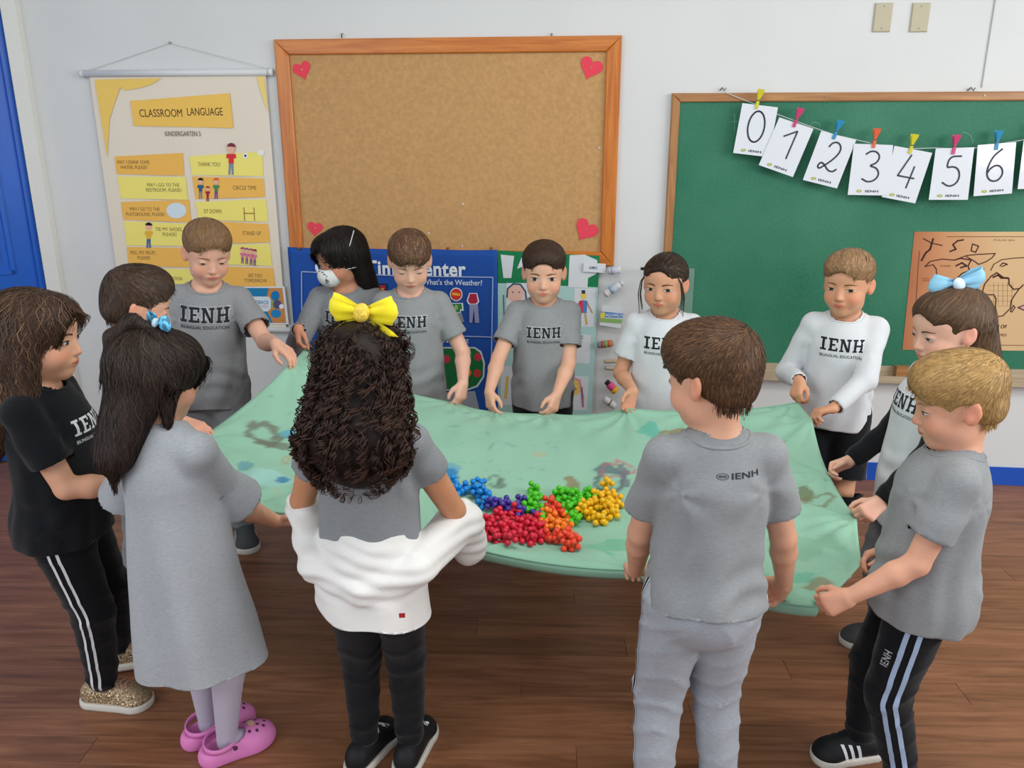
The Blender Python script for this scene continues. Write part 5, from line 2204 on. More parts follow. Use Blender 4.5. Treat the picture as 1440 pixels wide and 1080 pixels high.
for i, (dg, quad, clp, cc, rot) in enumerate(cards):
    of = COFF + 0.004 + (0.003 if i % 2 else 0)
    q = [np.array(wall_uz(x, y, of)) for x, y in quad]
    t = thing('number_card', 'laminated white card showing the numeral %s, clipped to the cord' % NW[dg], 'card', tuple(wall_pt(*np.insert(q[0], 1, of))), -YAW, 'number cards on the cord')
    mb = MB()
    mb.prism([tuple(p) for p in q], of - 0.0008, of, T=W3)
    mb.build('card_sheet', M_CARD, t)
    pr = Print(of)
    B = lambda a, b: (q[3] * (1 - a) + q[2] * a) * (1 - b) + (q[0] * (1 - a) + q[1] * a) * b
    for ln_ in GL[dg]:
        pts = [wall_pt(*np.insert(B(a, b * 0.86 + 0.10), 1, of + 0.0008)) for a, b in ln_]
        # dense round-ended stroke
        P2 = [B(a, b * 0.86 + 0.10) for a, b in ln_]
        if dg in '23560':
            for _ in range(2):
                R_ = [P2[0]]
                for a, b in zip(P2[:-1], P2[1:]):
                    R_ += [a * .75 + b * .25, a * .25 + b * .75]
                P2 = R_ + [P2[-1]]
        for a, b in zip(P2[:-1], P2[1:]):
            d = b - a
            n = np.array((-d[1], d[0])) / (np.linalg.norm(d) + 1e-9) * 0.0034
            e = d / (np.linalg.norm(d) + 1e-9) * 0.0012
            pr.mb.add([wall_pt(*np.insert(w, 1, of + 0.0010)) for w in (a - n - e, b - n + e, b + n + e, a + n - e)], [(0, 1, 2, 3)], lin('#474b55'))
    pr.build('numeral_print', t)
    pr = Print(of)
    ang = math.atan2((q[2] - q[3])[1], (q[2] - q[3])[0])
    c = B(0.52, 0.08)
    put_text(pr.mb, 'IENH', c[0] + 0.010 * math.cos(ang), c[1] + 0.010 * math.sin(ang), 0.0085, lambda a, b: wall_pt(a, of + 0.001, b), lin('#3c4048'), 0.03, 0.052, ang, 1.1)
    for rr, col, ly in ((0.0105, '#9ba34a', 0.0010), (0.006, '#c3c97e', 0.0014)):
        c2 = B(0.27, 0.08)
        V = [wall_pt(*np.insert(c2 + np.array((rr * math.cos(a), rr * 0.55 * math.sin(a))), 1, of + ly)) for a in np.linspace(0, 6.2832, 15)[:-1]]
        pr.mb.add(V, [tuple(range(14))], lin(col))
    pr.build('emblem_print', t)
    # clothes peg
    u, z = wall_uz(clp[0], clp[1], of)
    cl = thing('clothes_peg', '%s plastic peg holding the card with the numeral %s' % (cc, NW[dg]), 'peg', tuple(wall_pt(u, of, z)), -YAW, 'pegs on the cord')
    r0 = -0.9 * rot
    cr_, sr_ = math.cos(r0), math.sin(r0)
    mcl = mat('peg_' + cc, CLIPC[cc], rough=0.35, spec=0.5, trans=0.15)
    for side in (1, -1):
        prof = [(-0.012, 0.045), (0.012, 0.045), (0.0125, 0.036), (0.005, 0.008), (0.0065, -0.010), (0.0065, -0.030), (-0.0065, -0.030), (-0.0065, -0.010), (-0.005, 0.008), (-0.0125, 0.036)]
        pts = [(u + a * cr_ - b * sr_, z + a * sr_ + b * cr_) for a, b in prof]
        mb = MB()
        V0 = []
        for (a, b), (pu, pz) in zip(prof, pts):
            sp_ = 0.0015 + max(0, b) * 0.20
            V0.append(wall_pt(pu, of + (side * sp_ if side > 0 else -sp_ * 0.8), pz))
        V1 = [v + (wall_pt(0, 0.0035 * side, 0) - wall_pt(0, 0, 0)) for v in V0]
        n = len(V0)
        mb.add(V0 + V1, [tuple(range(n)), tuple(range(2 * n - 1, n - 1, -1))] + [(k, (k + 1) % n, (k + 1) % n + n, k + n) for k in range(n)])
        mb.build('peg_arm', mcl, cl)
    mb = MB()
    mb.tube([wall_pt(u - 0.006, of + 0.006, z + 0.002), wall_pt(u + 0.006, of + 0.006, z + 0.002)], 0.003, 6)
    mb.build('spring', M_METAL, cl)

# ------------------------------------------------------------------ old world map
def map_mat():
    m = mat('old_map_paper', None, rough=0.7)
    nt = m.node_tree
    N, L = nt.nodes, nt.links
    tc = N.new('ShaderNodeTexCoord')
    sp = N.new('ShaderNodeSeparateXYZ')
    L.new(tc.outputs['Object'], sp.inputs[0])
    nz = N.new('ShaderNodeTexNoise')
    nz.inputs['Scale'].default_value = 5
    nz.inputs['Detail'].default_value = 5
    L.new(tc.outputs['Object'], nz.inputs['Vector'])
    ad = N.new('ShaderNodeMath')
    ad.operation = 'MULTIPLY_ADD'
    ad.inputs[1].default_value = 0.14
    L.new(nz.outputs[0], ad.inputs[0])
    L.new(sp.outputs[0], ad.inputs[2])
    cr = N.new('ShaderNodeValToRGB')
    cr.color_ramp.elements[0].position = 0.04
    cr.color_ramp.elements[0].color = (*lin('#a5623f'), 1)
    cr.color_ramp.elements[1].position = 0.42
    cr.color_ramp.elements[1].color = (*lin('#cfae83'), 1)
    x = cr.color_ramp.elements.new(0.2)
    x.color = (*lin('#c28a62'), 1)
    L.new(ad.outputs[0], cr.inputs[0])
    L.new(cr.outputs[0], N['Principled BSDF'].inputs['Base Color'])
    return m


mp_ = thing('world_map', 'antique brown world map sheet stuck on the right of the green chalkboard', 'map', tuple(W3(1.70, 0.013, 0.622)), -YAW)
mb = MB()
mb.prism([(1.718, 0.620), (1.699, 1.130), (2.46, 1.138), (2.46, 0.632)], 0.0125, 0.0140, T=W3)
mb.build('map_sheet', map_mat(), mp_)
pr = Print(0.0143)


def mz(a, b):        # crop coordinates (939 wide crop of x 1240-1440, y 310-540)
    return (1240 + a / 4.695, 310 + b / 4.695)


def mline(pts, w, col='#4b2a24'):
    pr.line([mz(*p) for p in pts], w, col, 1)


mline([(430, 107), (960, 107), (1300, 112)], 0.8, '#6a4030')
mline([(225, 560), (240, 320), (250, 200)], 0.8, '#6a4030')
mline([(700, 822), (1300, 830)], 0.8, '#6a4030')
mline([(285, 305), (340, 292), (360, 320), (365, 400), (400, 430)], 1.3)
mline([(285, 305), (320, 270), (400, 255), (480, 262), (560, 232), (620, 225), (750, 218), (730, 245), (690, 272), (640, 290), (610, 268), (560, 240)], 1.5)
mline([(480, 262), (520, 250), (590, 262), (570, 300), (580, 330), (530, 350), (500, 380), (470, 395)], 1.8)
mline([(490, 300), (530, 280), (560, 300), (520, 312)], 2.4)
mline([(590, 200), (600, 155), (640, 170), (620, 210), (590, 200)], 1.6)
mline([(450, 205), (490, 190), (470, 160), (500, 135), (540, 128)], 2.2, '#3d2622')
mline([(275, 120), (330, 150), (400, 165)], 1.4)
mline([(340, 120), (320, 190), (290, 215), (262, 265)], 2.6, '#3d2622')
mline([(720, 330), (740, 290), (790, 260), (860, 250), (940, 245), (1100, 240)], 1.3)
mline([(720, 370), (760, 345), (800, 375), (840, 385), (840, 420), (870, 455), (910, 450), (935, 425)], 1.9)
mline([(720, 372), (680, 420), (665, 470), (690, 490), (740, 490), (755, 520), (750, 570), (765, 635), (800, 630), (850, 580), (855, 530), (880, 490), (905, 455)], 1.6)
mline([(850, 600), (870, 560), (880, 575), (860, 605), (850, 600)], 1.4)
mline([(780, 300), (800, 280), (830, 290), (790, 305)], 1.6)
mline([(735, 375), (770, 360), (790, 380), (835, 380)], 2.6)
mline([(660, 560), (700, 600), (680, 610), (715, 635)], 2.4, '#5a4030')
mline([(940, 560), (900, 575), (960, 600)], 2.0, '#6a4060')
mline([(560, 360), (620, 380), (600, 410), (640, 430)], 2.4, '#6a5040')
for xx in range(740, 880, 30):
    mline([(xx, 410), (xx, 560)], 0.4, '#96704f')
for yy_ in range(430, 600, 34):
    mline([(700, yy_), (870, yy_)], 0.4, '#96704f')
pr.text('POLAR SEA', *mz(810, 130), 2.4, '#8a6248', 1, 30)
pr.text('CANADA', *mz(420, 300), 2.4, '#7a5038', 1, 15)
pr.text('MAP OF', *mz(770, 700), 5, '#5a3b2c', 1, 24, 0.02)
pr.text('THE WORLD', *mz(770, 755), 3.4, '#6a4838', 1, 24, 0.01)
pr.text('ATLANTIC\nOCEAN', *mz(655, 325), 2.0, '#8a6248', 1, 10)
pr.text('PACIFIC\nOCEAN', *mz(290, 390), 2.0, '#8a5238', 1, 10)
pr.build('map_print', mp_)

# switch plates
M_SW = mat('beige_switch_plate', '#b9b29a', rough=0.5)
for lb, xa, xb in (('left of the pair', 1241.5, 0), ('right of the pair', 1294, 1)):
    u, z = wall_uz(xa, 24.5, 0.006)
    t = thing('wall_plate', 'beige blank wall plate high above the chalkboard, ' + lb, 'wall plate', tuple(wall_pt(u, 0, z)), -YAW, 'blank wall plates')
    mb = MB()
    w, h = 0.034, 0.053
    mb.box((u - w, 0, z - h), (u + w, 0.004, z + h), T=W3)
    mb.add([W3(u - w, .004, z - h), W3(u + w, .004, z - h), W3(u + w, .004, z + h), W3(u - w, .004, z + h), W3(u - w * .9, .008, z - h * .93), W3(u + w * .9, .008, z - h * .93), W3(u + w * .9, .008, z + h * .93), W3(u - w * .9, .008, z + h * .93)],
           [(0, 1, 5, 4), (1, 2, 6, 5), (2, 3, 7, 6), (3, 0, 4, 7), (4, 5, 6, 7)])
    mb.build('plate', M_SW, t)
    for dz in (-0.040, 0.040):
        mb = MB()
        mb.tube([W3(u, 0.008, z + dz), W3(u, 0.0095, z + dz)], 0.0032, 8)
        mb.build('screw', M_METAL, t)
# ------------------------------------------------------------------ the green sheet
G_ = {
    'B': PX(287, 612, Y=2.20), 'C': PX(410, 508, Y=2.60), 'E': PX(428, 491, Y=2.80),
    'NL': PX(318, 712, Y=1.90), 'D': PX(428, 723, Y=1.90), 'GL': PX(452, 737, Y=1.86), 'GR': PX(668, 772, Y=1.83),
    'JL': PX(893, 802, Y=1.76), 'JR': PX(1076, 843, Y=1.65), 'ML': PX(1152, 853, Y=1.56), 'MR': PX(1212, 792, Y=1.70),
    'LN': PX(1205, 730, Y=1.95), 'LF': PX(1166, 668, Y=2.20), 'K2': PX(1142, 588, Y=2.50), 'K1': PX(1122, 566, Y=2.62),
    'I2': PX(985, 578, Y=2.66), 'I': PX(884, 575, Y=2.66), 'HL': PX(770, 582, Y=2.75), 'HR': PX(697, 579, Y=2.75),
    'F': PX(641, 567, Y=2.80), 'F2': PX(545, 545, Y=2.82),
}


def side(keys, sag, n):
    P = [G_[k] for k in keys]
    L = [np.linalg.norm(b - a) for a, b in zip(P[:-1], P[1:])]
    cum = np.concatenate([[0], np.cumsum(L)]) / sum(L)
    out = []
    for t in np.linspace(0, 1, n):
        i = min(np.searchsorted(cum, t, 'right') - 1, len(P) - 2)
        f = (t - cum[i]) / (cum[i + 1] - cum[i])
        p = P[i] * (1 - f) + P[i + 1] * f
        # between two grips the free edge droops a little and cuts inwards
        p = p - UP * sag[i] * L[i] * 4 * f * (1 - f)
        out.append(p)
    return np.array(out)


NU, NV = 181, 121
near_e = side(['NL', 'D', 'GL', 'GR', 'JL', 'JR', 'ML'], [.02, .02, .02, .035, .02, .03], NU)
far_e = side(['E', 'F2', 'F', 'HR', 'HL', 'I', 'I2', 'K1'], [.02, .02, .05, .03, .05, .02, .03], NU)
left_e = side(['NL', 'B', 'C', 'E'], [.03, .03, .02], NV)
right_e = side(['ML', 'MR', 'LN', 'LF', 'K2', 'K1'], [.03, .03, .03, .06, .02], NV)
S = np.zeros((NU, NV, 3))
uu = np.linspace(0, 1, NU)[:, None, None]
vv = np.linspace(0, 1, NV)[None, :, None]
c00, c10, c01, c11 = near_e[0], near_e[-1], far_e[0], far_e[-1]
S = (1 - vv) * near_e[:, None] + vv * far_e[:, None] + (1 - uu) * left_e[None] + uu * right_e[None] \
    - ((1 - uu) * (1 - vv) * c00 + uu * (1 - vv) * c10 + (1 - uu) * vv * c01 + uu * vv * c11)
# the cloth hangs between its edges: relax the height under its own weight and the weight of the toys
BC = [(0.02, 2.02, 0.9), (0.17, 2.0, 1.0), (-0.12, 2.1, 0.6), (0.31, 2.08, 0.7)]
load = np.full((NU, NV), 0.9)
for bx, by, w in BC:
    load += w * 7 * np.exp(-((S[..., 0] - bx) ** 2 + (S[..., 1] - by) ** 2) / 0.017)
du = 1.0 / (NU - 1)
Z = S[..., 2].copy()
# coarse-to-fine Jacobi


def relax(Z0, ld, it):
    Zc = Z0.copy()
    n, m = Zc.shape
    wu, wv = (n - 1) ** 2 / 1.5 ** 2, (m - 1) ** 2 / 1.0 ** 2
    for _ in range(it):
        Zc[1:-1, 1:-1] = (wu * (Zc[2:, 1:-1] + Zc[:-2, 1:-1]) + wv * (Zc[1:-1, 2:] + Zc[1:-1, :-2]) - ld[1:-1, 1:-1] * 0.235) / (2 * wu + 2 * wv)
    return Zc


def up(A, n, m):
    i = np.linspace(0, A.shape[0] - 1, n)
    j = np.linspace(0, A.shape[1] - 1, m)
    i0, j0 = np.minimum(i.astype(int), A.shape[0] - 2), np.minimum(j.astype(int), A.shape[1] - 2)
    fi, fj = (i - i0)[:, None], (j - j0)[None]
    return (A[i0][:, j0] * (1 - fi) + A[i0 + 1][:, j0] * fi) * (1 - fj) + (A[i0][:, j0 + 1] * (1 - fi) + A[i0 + 1][:, j0 + 1] * fi) * fj


Zc = relax(Z[::4, ::4], load[::4, ::4], 2500)
Zf = up(Zc, NU, NV)
Zf[0], Zf[-1], Zf[:, 0], Zf[:, -1] = Z[0], Z[-1], Z[:, 0], Z[:, -1]
Zf = relax(Zf, load, 500)
# soft folds running from the grips
X, Y = S[..., 0], S[..., 1]
edge = np.minimum(np.minimum(uu[..., 0], 1 - uu[..., 0]) * 1.5, np.minimum(vv[..., 0], 1 - vv[..., 0])) * np.ones((NU, NV))
fold = np.zeros((NU, NV))
for i, k in enumerate(G_):
    g = G_[k]
    dx, dy = X - g[0], Y - g[1]
    r = np.hypot(dx, dy)
    a = np.arctan2(dy, dx)
    fold += 0.0075 * np.exp(-r / 0.16) * np.minimum(r / 0.03, 1) * np.sin(a * (9 + i % 4) + i)
fold += 0.0035 * np.sin(X * 23 + Y * 9 + 2 * np.sin(Y * 7 + X * 4)) * np.sin(Y * 6 + 1)
fold += 0.0020 * np.sin(X * 47 - Y * 21 + 2 * np.sin(Y * 13)) * np.sin(X * 7)
Zf += fold * np.minimum(edge / 0.02, 1)
S[..., 2] = Zf
# stitched hem hanging below the near and the right edges
hem = []
for k in range(1, 4):
    p = S[:, 0].copy()
    p[:, 2] -= 0.011 * k
    p[:, 1] -= 0.002 * k - 0.0022 * k * k
    hem.append(p)
S = np.concatenate([np.array(hem[::-1]).transpose(1, 0, 2), S], 1)
NVV = NV + 3
ua = np.repeat(np.linspace(0, 1, NU)[:, None], NVV, 1).ravel()
va = np.repeat(np.concatenate([[-.03, -.02, -.01], np.linspace(0, 1, NV)])[None], NU, 0).ravel()
V = S.reshape(-1, 3)
idx = np.arange(NU * NVV).reshape(NU, NVV)
F = np.stack([idx[:-1, :-1], idx[1:, :-1], idx[1:, 1:], idx[:-1, 1:]], -1).reshape(-1, 4)
# paint stains that belong to the cloth
base = np.array(lin('#93c2ab'))
cc = np.tile(base, (len(V), 1))
N_ = wavy(V * np.array((1, 1, 0.3)), 55, 3, 5)
N2 = wavy(V * np.array((1, 1, 0.3)), 16, 9, 3)


def stain(mask, col, a=0.7):
    w = (np.clip(mask, 0, 1) * a)[:, None]
    cc[:] = cc * (1 - w) + np.array(lin(col)) * w


bvs = bvh_of(V, F)


def on_sheet(x, y):
    o = Vector((0, 0, CAM_H))
    d = Vector(PX(x, y, Y=1.0)) - o
    h = bvs.ray_cast(o, d.normalized(), 10)
    return None if h[0] is None else np.array(h[0])


stain((N2 - 0.35) * 1.6, '#a0c8ad', 0.35)
stain((-N2 - 0.5) * 2, '#86b8a2', 0.35)
for sd, col, th, a in ((21, '#6d9f9a', 1.05, .55), (22, '#4b9a86', 1.15, .6), (23, '#8a8f6a', 1.2, .6), (24, '#b4b08a', 1.1, .5), (25, '#5b8f7a', 1.1, .6), (27, '#c1a98a', 1.25, .6)):
    m_ = wavy(V * np.array((1, 1.3, 0.3)), 48, sd, 4) + 0.45 * wavy(V, 150, sd + 50, 3) + 0.3 * wavy(V, 7, sd + 90, 2)
    stain((m_ - th - 0.12) * 3, col, a * 0.75)


def blot(x, y, rx, ry, col, a=0.8, ring=False, seed=0, rag=0.5, arc=None):
    c = on_sheet(x, y)
    if c is None:
        return
    q = (V - c)
    k = 0.0021 * (c[1] / 2.1)
    ax = q[:, 0] / (rx * k)
    ay = q[:, 1] / (ry * k * 1.9)
    r = np.sqrt(ax ** 2 + ay ** 2) + rag * wavy(V, 90, seed + 3, 4) * 0.35
    m_ = (1 - np.abs(r - 0.85) / 0.28) if ring else (1.1 - r) * 3
    if arc is not None:
        an = np.arctan2(-ay, ax)
        m_ = m_ * ((an > arc[0]) & (an < arc[1]))
    stain(m_ * 2, col, a)


blot(372, 612, 20, 12, '#6f7466', 0.85, True, 1, 0.7)
blot(386, 626, 22, 4, '#6f7466', 0.8, False, 2)
blot(345, 655, 10, 5, '#4f8fa6', 0.6, False, 3)
blot(375, 672, 32, 10, '#9fd0cc', 0.7, False, 4, 1.0)
blot(398, 675, 8, 5, '#2f7fa6', 0.85, False, 5)
blot(408, 611, 14, 5, '#4a9fc0', 0.7, False, 6, 1)
blot(402, 648, 6, 6, '#b58a5a', 0.5, True, 7)
blot(636, 668, 9, 7, '#1f78b4', 0.9, False, 8, 1.1)
blot(630, 655, 14, 5, '#3a8fc0', 0.5, False, 9, 1.2)
blot(695, 676, 8, 8, '#5f7a6c', 0.7, True, 10)
blot(705, 680, 5, 7, '#5a6e62', 0.7, False, 11)
blot(806, 680, 8, 9, '#8a7b58', 0.8, False, 12, 1.3)
blot(858, 676, 20, 19, '#5d6f75', 0.85, True, 13, 0.8)
blot(868, 660, 20, 10, '#b86a78', 0.7, True, 14, 1.2, )
blot(877, 668, 6, 14, '#6b6f7a', 0.8, False, 15, 1)
blot(912, 606, 14, 8, '#4fae9c', 0.7, False, 16, 1.1)
blot(958, 606, 22, 5, '#8d7f58', 0.85, False, 17, 1.3)
blot(1062, 620, 3, 3, '#6f5f4a', 0.8, False, 18)
blot(1094, 624, 8, 5, '#8a7a5a', 0.6, False, 19, 1)
blot(1125, 697, 16, 8, '#6e7356', 0.8, False, 20, 1.4)
blot(1150, 705, 22, 7, '#77784f', 0.7, True, 21, 1.2)
blot(1130, 770, 40, 18, '#7fae90', 0.5, False, 22, 1.3)
blot(1150, 820, 16, 7, '#8a8062', 0.75, False, 23, 1.2)
blot(1100, 815, 40, 10, '#4fae90', 0.5, False, 24, 1.3)
blot(790, 700, 26, 3, '#8fb8b0', 0.8, False, 25, 1.2)
blot(660, 740, 30, 16, '#7ba892', 0.5, False, 26, 1.2)
blot(860, 770, 30, 12, '#5fae8c', 0.6, False, 27, 1.4)
blot(760, 640, 12, 4, '#b8a987', 0.5, False, 28, 1.2)
M_SHEET = mat('green_cotton_sheet', attr='col', rough=0.85, spec=0.12, noise=0.03, nscale=300, bump=0.25, bscale=300, sheen=0.1)
M_SHEET.node_tree.nodes['Principled BSDF'].inputs['Transmission Weight'].default_value = 0
sheet = thing('green_sheet', 'large mint green cotton sheet with paint stains held taut by all the children', 'sheet', (0.1, 2.1, 0.5))
so_ = mesh_obj('sheet_cloth', V, F, M_SHEET, sheet, True, cc)
md = so_.modifiers.new('thickness', 'SOLIDIFY')
md.thickness = 0.0016
md.offset = 0
md.use_rim_only = True
seam = MB()
for row_ in (S[:, 3][::2], S[:, -1][::2]):
    seam.tube(list(row_ + UP * 0.0008), 0.0024, 5)
seam.build('hem_seam', mat('green_hem_thread', '#86b89e', rough=0.9), sheet, True)

# ------------------------------------------------------------------ the ball toys
def ball_mesh(m):
    me = bpy.data.meshes.new('ball')
    bm = bmesh.new()
    bmesh.ops.create_uvsphere(bm, u_segments=12, v_segments=8, radius=0.0086)
    bm.to_mesh(me)
    bm.free()
    me.polygons.foreach_set('use_smooth', np.ones(len(me.polygons), dtype=bool))
    me.materials.append(m)
    return me


TOYC = {'blue': '#0f86d6', 'violet': '#46359c', 'green': '#4cc51e', 'red': '#d81f3c', 'coral': '#e8452a', 'orange': '#f48420', 'yellow': '#f0b90a'}
BM_ = {k: ball_mesh(mat('toy_plastic_' + k, c, rough=0.28, spec=0.5)) for k, c in TOYC.items()}
hub_me = {}
for k in TOYC:
    me = bpy.data.meshes.new('hub')
    bm = bmesh.new()
    for ax in range(3):
        r = bmesh.ops.create_cone(bm, segments=8, radius1=0.0032, radius2=0.0032, depth=0.020, cap_ends=True)
        M_ = Matrix.Rotation(math.pi / 2, 4, 'X' if ax == 0 else 'Y') if ax < 2 else Matrix()
        bmesh.ops.transform(bm, matrix=M_, verts=r['verts'])
    bm.to_mesh(me)
    bm.free()
    me.materials.append(MATS['toy_plastic_' + k])
    hub_me[k] = me
LAB = {'blue': 'small bright blue ball-ended toy linked in the arch beside the curly-haired girl',
       'violet': 'small violet ball-ended toy between the blue and the red toys on the sheet',
       'green': 'small lime green ball-ended toy heaped behind the red and orange toys',
       'red': 'small crimson ball-ended toy in the large red heap near the sheet edge',
       'coral': 'small coral red ball-ended toy in the heap below and above the orange ones',
       'orange': 'small orange ball-ended toy beside the red heap on the sheet',
       'yellow': 'small yellow ball-ended toy at the end of the heap near the boy in sweatpants'}
DIR6 = [Vector(v) for v in ((1, 0, 0), (-1, 0, 0), (0, 1, 0), (0, -1, 0), (0, 0, 1), (0, 0, -1))]


def toy(x, y, color, lift=0.0, nb=6):
    """x, y in the 1440 wide crop of the photograph that shows px 590-910, 640-810"""
    p = on_sheet(590 + x / 4.5, 640 + y / 4.5)
    if p is None:
        return
    p = p + UP * (0.016 + lift)
    t = thing('ball_toy', LAB[color], 'toy', tuple(p), 0, color + ' ball toys on the sheet')
    R_ = Matrix.Rotation(random.uniform(0, 6.28), 3, 'Z') @ Matrix.Rotation(random.uniform(0.2, 0.9), 3, 'X') @ Matrix.Rotation(random.uniform(0, 1.5), 3, 'Z')
    h_ = bpy.data.objects.new('hub', hub_me[color])
    COL.objects.link(h_)
    h_.parent = t
    h_.rotation_euler = R_.to_euler()
    ds = random.sample(DIR6, nb) if nb < 6 else DIR6
    for d in ds:
        b = bpy.data.objects.new('ball', BM_[color])
        COL.objects.link(b)
        b.parent = t
        b.location = R_ @ (d * 0.0150)


TOYS = {
    'blue': [(205, 215), (240, 250), (285, 235), (345, 245), (385, 205), (410, 265), (365, 275), (440, 305), (400, 330), (215, 300), (190, 330), (215, 365), (245, 385), (305, 430), (340, 470)],
    'violet': [(455, 350), (495, 340), (535, 325), (540, 370), (600, 360), (645, 315), (640, 405), (735, 410)],
    'green': [(720, 255), (735, 270), (705, 310), (735, 325), (705, 355), (660, 365), (740, 380), (880, 265), (925, 265), (965, 290), (900, 320), (1010, 285), (1060, 285), (960, 350), (1000, 320), (935, 390), (985, 420), (1020, 345), (970, 450), (780, 430), (1085, 300)],
    'red': [(345, 500), (395, 480), (430, 500), (435, 465), (490, 410), (510, 400), (595, 395), (540, 460), (585, 430), (510, 510), (480, 550), (535, 545), (575, 575), (615, 470), (655, 430), (660, 490), (640, 545), (700, 450), (735, 455), (705, 500), (715, 565), (750, 500), (750, 545), (600, 510), (560, 500)],
    'coral': [(820, 340), (860, 360), (845, 385), (880, 400), (800, 530), (840, 550), (885, 560), (930, 520), (960, 560), (980, 600), (935, 600)],
    'orange': [(800, 415), (790, 455), (850, 430), (855, 485), (905, 450), (930, 430), (895, 510), (935, 490), (805, 480)],
    'yellow': [(1185, 225), (1195, 270), (1150, 295), (1115, 300), (1240, 300), (1200, 330), (1170, 365), (1120, 350), (1080, 345), (1210, 370), (1225, 400), (1075, 400), (1030, 400), (1130, 435), (1170, 425), (1040, 365), (1250, 330)],
}
for k, L_ in TOYS.items():
    for i, (x, y) in enumerate(L_):
        toy(x, y + 6, k, 0.0 if i % 3 else 0.010, 6 if i % 2 else 5)
# ------------------------------------------------------------------ the children
def want(n):
    return ONLY is None or n in ONLY


CUT_SHORT[-1] = ('s', (0, 0.010, -0.110), (0.16, 0.14, 0.076), 0.008)
THIN = ('e', (0, -0.012, 0.030), (0.0750, 0.0885, 0.0785), 0.01)
CAP = [THIN, ('e', (0, -0.008, 0.056), (0.0785, 0.090, 0.064), 0.015), ('e', (0, 0.03, 0.070), (0.064, 0.052, 0.044), 0.02), ('e', (0, -0.050, -0.012), (0.060, 0.040, 0.042), 0.02)]
NAPE = ('e', (0, -0.052, -0.012), (0.061, 0.040, 0.043), 0.02)
TOPF = [('e', (0, 0.035, 0.083), (0.060, 0.052, 0.034), 0.02)]
DOWN = np.array((0, 0, -1.0))
IN = lambda K_, sgn: None


def grip(p, hx, nx, **o):
    return (G_[p] if isinstance(p, str) else p, hx, nx, o)


# boy in the middle of the far row, looking at the camera
if want('H'):
    K = make_kid('boy in grey shirt with dark hair looking at the camera before the aqua paper display', 0.117, 2.97, 1.145, 184, 182,
                 near=False, skin='#dcab91', pitch=9, eye_open=0.95, gaze=(0, 0.3), brow='#3a2618', iris='#3a2416',
                 LH=grip('HL', (-0.25, -0.55, -0.8), (-0.7, 0.6, -0.1), curl=(0.6, 0.7, 0.5)),
                 RH=grip('HR', (0.1, -0.45, -0.9), (0.8, 0.5, 0.0), curl=(0.5, 0.6, 0.4)))
    tee(K, M_GREY, seed=4)
    pants(K, M_BLACKP)
    chest_print(K)
    for sd in (0, 1):
        sneaker(K, sd, M_SHOEB)
    hair_mesh(K, hair_prims(K, CAP + CUT_SHORT), flow_short(K, sweep=(0.5, 0.6, 0)), '#3a2a20', n=3600)

# boy looking down, in front of the blue banner
if want('F'):
    K = make_kid('boy in grey shirt with brown fringe, eyes lowered, standing before the blue banner', -0.372, 2.96, 1.192, 172, 180,
                 near=False, skin='#dfb09b', pitch=24, eye_open=0.12, brow='#6b4a33', hs=0.98,
                 LH=grip('F', (-0.15, -0.4, -0.9), (-0.7, 0.6, 0), curl=(0.5, 0.6, 0.4)),
                 RH=grip('F2', (0.1, -0.6, -0.8), (0.8, 0.5, 0)))
    tee(K, M_GREY, seed=8, hem=0.45)
    pants(K, M_PGREY)
    chest_print(K, cv=-0.045)
    for sd in (0, 1):
        sneaker(K, sd, M_SHOEG)
    hair_mesh(K, hair_prims(K, CAP + [('e', (0, 0.052, 0.058), (0.062, 0.036, 0.036), 0.02)] +
              [('s', (0, 0.100, -0.046), (0.068, 0.062, 0.094), 0.006)] + CUT_SHORT[1:]),
              flow_short(K, sweep=(-0.15, 0.9, -0.3), down=0.7), '#594030', n=4200, seed=12, streak=('#8b6a4c', 0.15))

